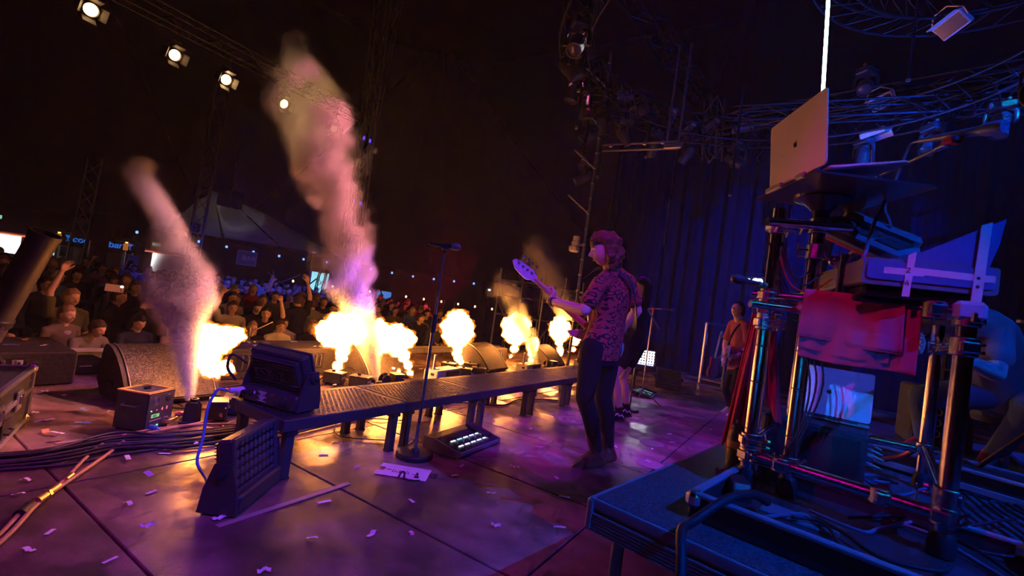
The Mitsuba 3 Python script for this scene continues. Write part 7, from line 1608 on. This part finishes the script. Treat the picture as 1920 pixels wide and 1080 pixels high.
# ------------------------------------------------------------------ the crowd barrier
for k in range(13):
    x0 = -3.0 + 1.05 * k
    t = thing('barrier_panel', 'pale crowd barrier panel before the front row', 'barrier', 'crowd barrier panels', M4((x0, 6.62, -1.15)))
    labels[t]['label'] = f'pale crowd barrier panel before the front row, {ORD[k]} from the left'
    if k == 0:
        b_first = t
        part(t, 'top_rail', cat(bx((0.52, 0.0, 1.10), (1.04, 0.06, 0.05), 0.015), bx((0.52, 0.05, 1.05), (1.04, 0.02, 0.10), 0.005)), 'barrier_white')
        pl = sbox(0.03, 0.12, 1.01, 1.03).difference(union_all([Point(0.08 + 0.09 * i, 0.18 + 0.09 * j).buffer(0.013, quad_segs=2) for i in range(11) for j in range(9)]))
        part(t, 'perforated_panel', prism(pl, 0.012, frame((0, 0.03, 0), (1, 0, 0), y=(0, 0, 1))), 'barrier_white', False)
        for x in (0.02, 1.02): part(t, 'post', bx((x, -0.01, 0.56), (0.045, 0.05, 1.08), 0.008), 'barrier_white'); part(t, 'strut', cyl((x, -0.04, 1.05), (x, -0.62, 0.04), 0.022, n=8), 'barrier_white'); part(t, 'foot', bx((x, -0.3, 0.02), (0.06, 0.72, 0.04), 0.008), 'steel')
        base_parts = [(q, scene[q]) for q in list(scene) if q.startswith(t + '__')]
    else:
        for q, d in base_parts:
            nk = t + q[len(b_first):]; scene[nk] = {**d, 'to_world': T4(place[t].tolist())}; USED.add(nk)
for q, (x, y) in enumerate(((3.3, 5.75), (3.55, 5.8))):
    pass
t = thing('microphone_stand', 'short stand with a slanting arm between the leftmost flame and the strobe', 'microphone stand', None, M4((3.05, 5.45, 0)))
part(t, 'pole', cyl((0, 0, 0), (0, 0, 0.42), 0.014), 'chrome_black'); part(t, 'base', lathe([(0.0, 0), (0.13, 0), (0.13, 0.02), (0.02, 0.035), (0.0, 0.035)], 22), 'black_metal'); part(t, 'boom', cyl((-0.32, 0.1, 0.14), (0.22, -0.07, 0.50), 0.009), 'chrome_worn'); part(t, 'counterweight', cyl((-0.36, 0.11, 0.11), (-0.30, 0.095, 0.15), 0.022), 'black_rubber')

# ------------------------------------------------------------------ backline at the far right
t = thing('guitar_rack', 'upright rack of guitars with pale edges before the drape', 'rack', None, M4((10.75, 1.75, 0), -0.35))
for x in (0, 0.95): part(t, 'post', bx((x, 0, 0.66), (0.05, 0.05, 1.30), 0.008), 'alu'); part(t, 'post', bx((x, -0.5, 0.66), (0.05, 0.05, 1.30), 0.008), 'dark_plastic')
for z in (0.08, 1.30): part(t, 'frame_bar', bx((0.475, 0, z), (1.0, 0.05, 0.05), 0.008), 'dark_plastic'); part(t, 'frame_bar', bx((0.475, -0.5, z), (1.0, 0.05, 0.05), 0.008), 'dark_plastic')
part(t, 'shelf', bx((0.475, -0.25, 0.10), (0.95, 0.5, 0.03), 0.005), 'wood_fibre'); part(t, 'label_card', bx((0.10, 0.03, 0.95), (0.10, 0.004, 0.26)), 'paper', False)
for q in range(3):
    g = thing('electric_guitar', ('dark guitar standing in the upright rack, nearest its pale post', 'dark guitar standing in the middle of the upright rack', 'dark guitar standing at the far end of the upright rack')[q], 'guitar', None, M4((10.75, 1.75, 0), -0.35) @ frame((0.22 + 0.27 * q, -0.15, 0.40), (0.02, -0.1, 1), (0.2, 1, 0)))
    guitar_parts(g, ('cloth_red', 'black_gloss', 'maple')[q])
def amp(label, c, rz, s, knobs=False):
    t = thing('amplifier', label, 'amplifier', None, M4(c, rz)); x, y, z = s
    part(t, 'cabinet', bx((0, 0, z / 2), s, 0.015), 'speaker_black'); part(t, 'grille', bx((-x / 2 - 0.003, 0, z * 0.42), (0.01, y - 0.06, z * 0.70), 0.004), 'black_matte'); part(t, 'panel', bx((-x / 2 - 0.004, 0, z * 0.87), (0.01, y - 0.06, z * 0.16), 0.003), 'dark_plastic')
    if knobs:
        for i in range(2):
            for j in range(4): part(t, 'socket_ring', lathe([(0.020, 0), (0.026, 0.004), (0.028, 0.0)], 14, frame((-x / 2 - 0.008, -0.04 + 0.075 * i, z * 0.25 + 0.075 * j), (0, 1, 0), (-1, 0, 0))), 'steel')
    else:
        for j in range(6): part(t, 'knob', lathe([(0.0, 0.02), (0.014, 0.02), (0.016, 0.0)], 12, frame((-x / 2 - 0.009, -y * 0.35 + 0.7 * y * j / 5, z * 0.87), (0, 1, 0), (-1, 0, 0))), 'steel')
    return t
amp('black unit with two rows of round sockets behind the right chrome pole', (4.55, -0.86, 0.56), 0.1, (0.35, 0.34, 0.42), True)
amp('low dark amplifier with a ribbed top at the right edge behind the rack', (4.35, -1.75, 0.56), 0.2, (0.4, 0.7, 0.36))
t = thing('backline_case', 'long low case with pale metal edges across the back of the riser', 'case', None, M4((3.42, -0.35, 0.56), -0.42))
part(t, 'body', bx((0.0, -0.8, 0.055), (0.30, 1.9, 0.10), 0.008), 'case_black')
for x in (-0.15, 0.15): part(t, 'edge_rail', bx((x, -0.8, 0.108), (0.03, 1.9, 0.016), 0.004), 'riser_alu')
part(t, 'side_rail', bx((-0.154, -0.8, 0.03), (0.012, 1.9, 0.03), 0.003), 'riser_alu')
t = thing('shelf_rack', 'dark shelf rack with glass jars and blue packets at the far right', 'shelf', None, M4((4.9, -1.05, 0.56), -0.5))
for x, y in ((0, 0.1), (0, -0.95), (0.35, 0.1), (0.35, -0.95)): part(t, 'upright', bx((x, y, 0.75), (0.04, 0.04, 1.5), 0.006), 'black_metal')
for z in (0.30, 0.55, 0.80): part(t, 'shelf_board', bx((0.175, -0.42, z), (0.40, 1.05, 0.025), 0.004), 'black_metal')
SMX = place[t]
scene['glass'] = {'type': 'thindielectric', 'int_ior': 1.5}
for q in range(6):
    j = thing('glass_jar', 'clear glass jar on the upper board of the dark shelf rack', 'jar', 'glass jars on the shelf rack', SMX @ M4((0.12 + 0.08 * (q % 2), -0.12 - 0.13 * q, 0.8125)))
    part(j, 'glass', lathe([(0.0, 0.001), (0.04, 0.001), (0.042, 0.01), (0.042, 0.13), (0.03, 0.15), (0.03, 0.17)], 16), 'glass', True); part(j, 'lid', lathe([(0.0, 0.185), (0.031, 0.185), (0.033, 0.165), (0.0, 0.165)], 16), 'steel')
for q in range(7):
    j = solo('packet', bx((0, 0, 0.06), (0.08, 0.07 + 0.03 * (q % 3), 0.12), 0.006), 'blue_packet', 'small packet on the middle board of the dark shelf rack', 'packet', 'packets on the shelf rack', m=SMX @ M4((0.10, 0.0 - 0.13 * q, 0.5625)))
pr('blue_packet', (0.15, 0.45, 0.55), 0.5)
t = thing('red_panel', 'tall ladder-like panel painted red for red light at the far right edge', 'panel', None, M4((4.62, -1.42, 0.56), -0.5))
for y in (0, -0.34): part(t, 'stile', bx((0, y, 0.85), (0.05, 0.07, 1.7), 0.008), 'red_plastic')  # red light on the panel is put into its colour
for q in range(6): part(t, 'rung', bx((0, -0.17, 0.2 + 0.26 * q), (0.045, 0.28, 0.07), 0.008), 'red_plastic'); part(t, 'bolt', cyl((-0.026, -0.03, 0.2 + 0.26 * q), (-0.036, -0.03, 0.2 + 0.26 * q), 0.014, n=8), 'chrome')
t = thing('pedal_stand', 'dark upright pedal arm with a pale disc, behind the right chrome pole', 'drum pedal', None, M4((3.02, -0.98, 0.565)))
part(t, 'arm', cyl((0, 0, 0.03), (0.12, 0.04, 0.42), 0.014), 'black_metal'); part(t, 'head', bx((0.12, 0.04, 0.44), (0.07, 0.08, 0.08), 0.02), 'dark_plastic'); part(t, 'disc', lathe([(0.0, 0.012), (0.035, 0.010), (0.04, 0.0), (0.0, 0.0)], 18, frame((-0.01, 0, 0.02), (0, 1, 0), (-0.9, 0.2, 0.4))), 'white_plastic'); part(t, 'brace', cyl((0.1, 0.04, 0.36), (0.30, 0.22, 0.02), 0.012), 'black_metal'); part(t, 'foot_bar', bx((0.1, 0, 0.012), (0.36, 0.08, 0.02), 0.006), 'black_metal')
SIT = dict(pelvis=(3.70, -0.98, 1.05), chest=(3.52, -0.84, 1.30), neck=(3.30, -0.66, 1.45), head=(3.16, -0.56, 1.50), ls=(3.38, -0.54, 1.36), le=(3.22, -0.40, 1.14), lw=(3.02, -0.46, 1.20), rs=(3.40, -0.86, 1.38), re=(3.24, -0.82, 1.14), rw=(3.04, -0.68, 1.18), lh=(3.66, -0.88, 1.02), lk=(3.60, -0.62, 0.95), la=(3.86, -0.70, 0.66), lt=(3.72, -0.56, 0.575), rh=(3.70, -1.08, 1.02), rk=(3.50, -1.02, 0.98), ra=(3.86, -1.00, 0.66), rt=(3.70, -0.92, 0.575))
P = person_meshes(SIT, (-0.85, 0.45, -0.3), (0, 0, 1), 1.75, 'short', 'long', 0.018, 'short', seed=3)
t = thing('person', 'dim figure in a grey shirt bending behind the keyboard at the right', 'person'); add_person(t, P, 'skin', 'hair_black', 'cloth_grey', 'cloth_denim', 'cloth_red')
t = thing('stool', 'dark round stool under the dim bending figure', 'stool', None, M4((3.78, -1.03, 0.56))); part(t, 'seat', lathe([(0.0, 0.30), (0.15, 0.30), (0.16, 0.33), (0.15, 0.36), (0.0, 0.365)], 22), 'black_rubber'); part(t, 'post', cyl((0, 0, 0.02), (0, 0, 0.31), 0.02), 'chrome_black')
for a in (0.3, 2.4, 4.5): part(t, 'leg', cyl((0, 0, 0.15), (0.2 * math.cos(a), 0.2 * math.sin(a), 0.01), 0.012), 'chrome_black')
# ------------------------------------------------------------------ the audience
def pose(la, ra, lean=0.0, nod=0.0):
    """Joints of someone who stands at the origin and faces +x; la and ra name what the arms do."""
    J = dict(pelvis=(0, 0, 0.95), chest=(0.02 + lean * 0.4, 0, 1.22), neck=(0.0 + lean, 0, 1.46), head=(0.05 + lean * 1.35, 0, 1.61 - abs(lean) * 0.15), lh=(0, 0.09, 0.93), rh=(0, -0.09, 0.93), lk=(0.03, 0.10, 0.50), rk=(0.03, -0.10, 0.50), la=(-0.01, 0.11, 0.09), ra=(-0.01, -0.11, 0.09), lt=(0.13, 0.14, 0.02), rt=(0.13, -0.14, 0.02))
    for s, k, w in ((1, 'l', la), (-1, 'r', ra)):
        sh = np.array([lean * 0.85, 0.185 * s, 1.40])
        e, h = {'down': ((0.0, 0.24, 1.12), (0.07, 0.24, 0.88)), 'phone': ((0.10, 0.24, 1.16), (0.30, 0.09, 1.28)), 'up': ((0.06, 0.27, 1.60), (0.10, 0.20, 1.86)), 'high': ((0.02, 0.22, 1.68), (0.04, 0.14, 1.95)), 'face': ((0.14, 0.26, 1.20), (0.22, 0.12, 1.42)), 'fold': ((0.14, 0.26, 1.16), (0.30, -0.02, 1.16)), 'clap': ((0.12, 0.27, 1.22), (0.24, 0.20, 1.46)), 'chest': ((0.05, 0.25, 1.12), (0.24, 0.06, 1.14))}[w]
        J[k + 's'], J[k + 'e'], J[k + 'w'] = sh, np.array(e) * [1, s, 1] + [lean * 0.8, 0, 0], np.array(h) * [1, s, 1] + [lean * 0.9, 0, 0]
    return {k: np.asarray(v, float) for k, v in J.items()}
VAR = {}
def variant(key, la, ra, hair, sleeve='long', lean=0.0, look=(1, 0, -0.02), up=(0, 0, 1), width=0.95, child=False, smile=0):
    hs = {}
    J = pose(la, ra, lean)
    for s, w in (('l', la), ('r', ra)):
        x = unit(J[s + 'w'] - J[s + 'e'])
        if w in ('phone', 'face', 'chest'): hs[s] = dict(m=frame(J[s + 'w'], x, (-0.6, 0.3 * (1 if s == 'l' else -1), 0.3)), curl=(45, 50, 30))
        elif w in ('up', 'high'): hs[s] = dict(m=frame(J[s + 'w'], x, (-1, 0, 0.1)), curl=(70, 80, 50) if w == 'up' else (20, 25, 15))
        elif w == 'clap': hs[s] = dict(m=frame(J[s + 'w'], x, (-1, 0, 0.2)), curl=(10, 15, 10))
    P = person_meshes(J, look, up, 1.72, sleeve, 'long', 0.034, hair, width, 0, hs, hem=0.10, seed=len(VAR), fine=0.011)
    if child: pass
    one = lambda ms: cat(*ms)
    VAR[key] = [('body', mikit.ply(P['body'], 'skin', 40)), ('hair', mikit.ply(P['hair'], 'hair_brown', True)), ('shirt', mikit.ply(P['top'], 'cloth_black', True)), ('trousers', mikit.ply(P['trousers'], 'cloth_denim', True))] + [('shoe', mikit.ply(q, 'cloth_black', True)) for q in P['shoe']] + \
        [('eye', mikit.ply(q, 'eye_white', True)) for q in P['eye']] + [('pupil', mikit.ply(q, 'eye_dark', True)) for q in P['pupil']] + [('eyebrow', mikit.ply(q, 'hair_brown', True)) for q in P['eyebrow']] + [('mouth', mikit.ply(P['mouth'], 'lip', True))]
variant('down_short', 'down', 'down', 'short'); variant('down_long', 'down', 'down', 'long', width=0.86); variant('down_curly', 'chest', 'down', 'curly', width=0.88)
variant('phone_short', 'phone', 'phone', 'short', look=(1, 0, -0.3)); variant('face_phone', 'down', 'face', 'short', look=(1, 0.1, 0)); variant('up_long', 'down', 'up', 'long', 'short', width=0.86); variant('up_curly', 'up', 'down', 'curly', 'short', width=0.9)
variant('fold_short', 'fold', 'fold', 'short', lean=0.16, look=(1, 0.15, -0.25)); variant('bun', 'chest', 'chest', 'bun', width=0.84); variant('cap', 'down', 'chest', 'cap'); variant('bob', 'chest', 'chest', 'bob', width=0.86); variant('clap', 'clap', 'clap', 'short'); variant('high_short', 'down', 'high', 'short', 'short', width=1.02); variant('turn_short', 'down', 'down', 'short', look=(0.7, 0.7, 0)); variant('wide', 'chest', 'down', 'short', width=1.08, look=(0.9, -0.4, 0))
SLIM = ('body', 'hair', 'shirt', 'trousers', 'eye', 'eyebrow', 'mouth')
def fan(var, x, y, face, label, group=None, s=1.0, skin='skin', hair='hair_brown', top='cloth_black', trousers='cloth_denim', full=True, z=-1.15):
    """face: compass of the gaze in degrees, -90 looks straight at the stage."""
    t = thing('person', label, 'person', group, M4((x, y, z), math.radians(face), s))
    cols = dict(body=skin, hair=hair, shirt=top, trousers=trousers, eyebrow=hair, shoe='cloth_black')
    for n_, d in VAR[var]:
        if not full and n_ in ('shoe', 'pupil', 'eyebrow'): continue
        d2 = dict(d)
        if n_ in cols: d2['bsdf'] = {'type': 'ref', 'id': cols[n_]}
        part_again(t, n_, d2)
    return t
pr('phone_case', (0.55, 0.45, 0.48), 0.4); pr('phone_dark', (0.02, 0.02, 0.025), 0.2)
def phone(label, p, xdir, zdir, s=1.0, case='phone_case', light=False):
    t = thing('phone', label, 'phone', None, frame(p, xdir, zdir))
    part(t, 'body', prism(rrect(0.15 * s, 0.074 * s, 0.008), 0.009, M4((0, 0, -0.0045))), case, 30); part(t, 'camera', cat(*[cyl((-0.055 * s, 0.018 * s - 0.018 * q * s, 0.0), (-0.055 * s, 0.018 * s - 0.018 * q * s, 0.007), 0.006 * s, n=10) for q in range(2)]), 'black_gloss')
    part(t, 'screen', prism(rrect(0.142 * s, 0.068 * s, 0.006), 0.001, M4((0, 0, -0.0056))), 'black_gloss', False)
    if light: part(t, 'torch', cyl((-0.055 * s, -0.024 * s, 0.004), (-0.055 * s, -0.024 * s, 0.010), 0.011, n=12), 'white_plastic', 30, emitter=emit((0.85, 1.0, 1.0), 40, 0.03), label='white torch light')
    return t
YB = 6.62
# the front row by the barrier, from the left
fan('bob', 1.40, 7.02, -78, 'blond child peeping over the big dark speaker box', None, 0.70, hair='hair_light', top='cloth_grey', skin='skin_pale')
fan('face_phone', 0.98, 7.35, -35, 'person in profile holding up a pale phone behind the cannon tube', None, 0.98, top='cloth_black')
fan('high_short', 2.02, 7.75, -75, 'blond adult holding a shining phone aloft behind a tan-jacketed child', None, 0.97, hair='hair_light', top='cloth_olive')
kid = fan('down_short', 1.86, 7.22, -62, 'child in an open tan jacket below the shining phone', None, 0.88, hair='hair_light', top='cloth_tan', skin='skin_pale')
part(kid, 'hoodie_front', smooth_union([bone((0.085, 0, 1.02), (0.03, 0.05, 0.03), (0.085, 0, 1.38), (0.035, 0.055, 0.03)), bone((0.02, 0.07, 1.45), 0.028, (0.02, -0.07, 1.45), 0.028)], 0.03, 3), 'cloth_lilac', True)
fan('fold_short', 1.98, 6.98, -70, 'boy in a grey hoodie resting folded arms on the barrier', None, 0.83, top='cloth_grey')
fan('phone_short', 2.52, 7.06, -82, 'dark haired boy holding a pale phone in both hands at the barrier', None, 0.85, hair='hair_black', top='cloth_navy')
fan('fold_short', 2.95, 7.00, -95, 'person in a pink hoodie leaning on the barrier behind the pink plume', None, 0.84, top='cloth_pink')
fan('clap', 3.02, 8.15, -85, 'man in a dark jacket with a raised flat hand behind the phone boy', None, 0.99, top='cloth_black')
fan('turn_short', 3.65, 8.25, -100, 'person in a grey cardigan looking aside, beside the pink plume', None, 0.97, top='cloth_grey', hair='hair_brown')
fan('bob', 2.15, 9.4, -70, 'woman with glasses in dark clothes left of the shining phone', None, 0.98, top='cloth_navy')
fan('wide', 2.72, 8.5, -30, 'man in profile with tousled hair above the shining phone', None, 0.96, hair='hair_brown')
fan('cap', 2.55, 10.6, -75, 'person in a pale hood in the dark at the left of the crowd', None, 1.0, hair='cloth_white', top='cloth_blue')
fan('cap', 5.1, 11.4, -80, 'person wearing a glowing blue cap left of the pink plume', None, 1.0, hair='blue_plug', top='cloth_navy')
fan('down_short', 3.4, 9.9, -80, 'smiling man in dark clothes in the middle of the dark crowd at the left', None, 1.0, top='cloth_black')
# right of the pink plume
fan('up_long', 4.20, 8.15, -105, 'woman with glasses and a raised fist above the leftmost flame', None, 0.95, top='cloth_white', hair='hair_brown')
fan('up_curly', 4.42, 7.5, -120, 'curly haired person with a raised bare arm right of the leftmost flame', None, 0.95, top='cloth_black', hair='hair_black')
fan('down_short', 4.75, 9.3, -95, 'person in a pale shirt behind the curly haired person', None, 1.0, top='cloth_lilac', hair='hair_black')
fan('bob', 4.25, 9.0, -95, 'dark-haired woman behind the woman with the raised fist', None, 1.0, top='cloth_navy', hair='hair_black')
fan('down_long', 5.35, 9.3, -100, 'long haired person in a dark vest right of the raised bare arm', None, 1.0, top='cloth_black')
fan('high_short', 5.45, 8.2, 92, 'large man in black seen from behind, his arm raised with a cup', None, 1.08, top='cloth_black', hair='hair_brown')
fan('wide', 6.0, 8.55, 60, 'man in grey seen from behind beside the large man in black', None, 1.03, top='cloth_grey', hair='hair_brown')
fan('bob', 6.75, 8.9, -115, 'woman in a white patterned shirt left of the wide mushroom flame', None, 0.98, top='cloth_white', hair='hair_black')
fan('down_long', 7.15, 9.3, -115, 'person in a pale pink top beside the woman in white', None, 0.96, top='cloth_pink')
fan('down_long', 3.95, 7.02, -110, 'girl with long fair hair behind the barrier by the short stand', None, 0.84, hair='hair_light', top='cloth_black', skin='skin_pale')
fan('bun', 4.38, 7.02, -98, 'girl with a bun and a pale sweater at the barrier', None, 0.86, hair='hair_brown', top='cloth_white', skin='skin_pale')
fan('turn_short', 4.70, 7.38, -140, 'child with short dark hair turned aside, beside the girl with the bun', None, 0.86, hair='hair_black', top='cloth_lilac')
fan('down_curly', 4.98, 7.04, -102, 'girl with curly fair hair holding a phone at the barrier', None, 0.87, hair='hair_light', top='cloth_black', skin='skin_pale')
fan('cap', 5.36, 7.36, -105, 'child in a dark beanie beside the girl with curly hair', None, 0.86, hair='cloth_black', top='cloth_black')
fan('down_short', 5.70, 6.98, -110, 'small boy low behind the barrier, left of the wide mushroom flame', None, 0.78, hair='hair_light', top='cloth_black')
fan('fold_short', 8.05, 7.05, -112, 'young man in a dark sweater leaning on the barrier beside the ragged flame', None, 0.99, hair='hair_black', top='cloth_navy')
fan('down_short', 9.72, 5.95, -120, 'guard in a black jacket with pale piping standing right of the round flame', None, 1.02, hair='hair_light', top='cloth_black', z=-1.15)
fan('bob', 9.0, 7.1, -130, 'dark-haired woman right of the round flame by the microphone stand', None, 0.90, hair='hair_black', top='cloth_black')
fan('turn_short', 9.25, 7.6, -120, 'balding man behind the barrier right of the round flame by the microphone stand', None, 1.02, hair='hair_grey', top='cloth_black')
for q, (x, y) in enumerate(((7.0, 9.6), (7.75, 9.0), (8.4, 9.3), (8.9, 8.2), (8.5, 7.9), (9.6, 8.7), (7.9, 10.2), (9.3, 9.6))):
    fan(('down_short', 'down_long', 'wide', 'bob', 'turn_short', 'down_short', 'cap', 'down_long')[q], x, y, -115, 'dim spectator between the ragged flame and the scaffold, ' + ('tallest plume side', 'long haired', 'broad shouldered', 'with bobbed hair', 'looking aside', 'in navy near the scaffold', 'in a cap', 'far and long haired')[q], 'spectators right of the tallest plume', RNG.uniform(0.96, 1.04), top=('cloth_black', 'cloth_navy', 'cloth_grey', 'cloth_tan')[q % 4], hair=('hair_brown', 'hair_black')[q % 2])
phone('pale phone held up in profile behind the cannon tube', (1.22, 7.08, 0.26), (0.92, 0.3, -0.12), (0.3, -0.95, 0.1))
phone('shining phone held aloft with its torch on', (2.35, 7.42, 0.60), (-0.98, 0.2, 0.05), (0.15, -0.98, 0.1), 1.25, 'phone_case', True)
phone('pale phone in the hands of the dark-haired boy', (2.57, 6.79, -0.05), (0.99, 0.14, 0.0), (0.14, -0.99, 0.1))
phone('phone in the hands of the girl with curly hair', (4.90, 6.80, -0.20), (0.9, -0.3, 0.3), (-0.2, -0.9, 0.4), 1.0, 'phone_dark')
# everyone else
taken = [(float(place[k][0, 3]), float(place[k][1, 3])) for k in labels if k.startswith('person')]
HR = ('hair_brown', 'hair_black', 'hair_brown', 'hair_light', 'hair_black', 'hair_ginger', 'hair_grey'); TP = ('cloth_black', 'cloth_navy', 'cloth_black', 'cloth_grey', 'cloth_blue', 'cloth_olive', 'cloth_tan', 'cloth_black', 'cloth_white', 'cloth_red')
VN = ('down_short', 'down_long', 'wide', 'bob', 'turn_short', 'down_curly', 'down_short', 'cap', 'phone_short', 'down_long', 'bob', 'down_short', 'up_long')
cnt = 0
for row in range(16):
    y = 7.75 + row * 0.82
    xs = np.arange(0.10 * y - 0.8, min(1.25 * y + 0.5, 17.5), 0.78 + 0.02 * row)
    for x in xs:
        px, py = x + RNG.uniform(-0.22, 0.22), y + RNG.uniform(-0.2, 0.2)
        if px > 10.6 and py < 8.6 or px - 1.02 * py > 1.5: continue
        if row < 2 and px > 5.0 and RNG.random() < 0.3: continue
        if any((px - a) ** 2 + (py - b) ** 2 < 0.56 ** 2 for a, b in taken): continue
        taken.append((px, py))
        near = ('front' if row < 4 else 'middle' if row < 9 else 'back') + (' of the dark crowd at the left' if px < 0.45 * py else ' of the crowd behind the flames')
        vn, hr, tp = VN[RNG.integers(len(VN))], HR[RNG.integers(len(HR))], TP[RNG.integers(len(TP))]
        who = hr.split('_')[1] + ' haired spectator in ' + tp.split('_')[1] + ', ' + near
        fan(vn, px, py, -92 - 1.2 * px + RNG.uniform(-18, 18), who, who, RNG.uniform(0.93, 1.05), ('skin', 'skin_tan', 'skin_pale')[RNG.integers(3)], hr, tp, 'cloth_denim', False); cnt += 1
print('crowd', cnt, 'persons', sum(k.startswith('person') for k in labels))
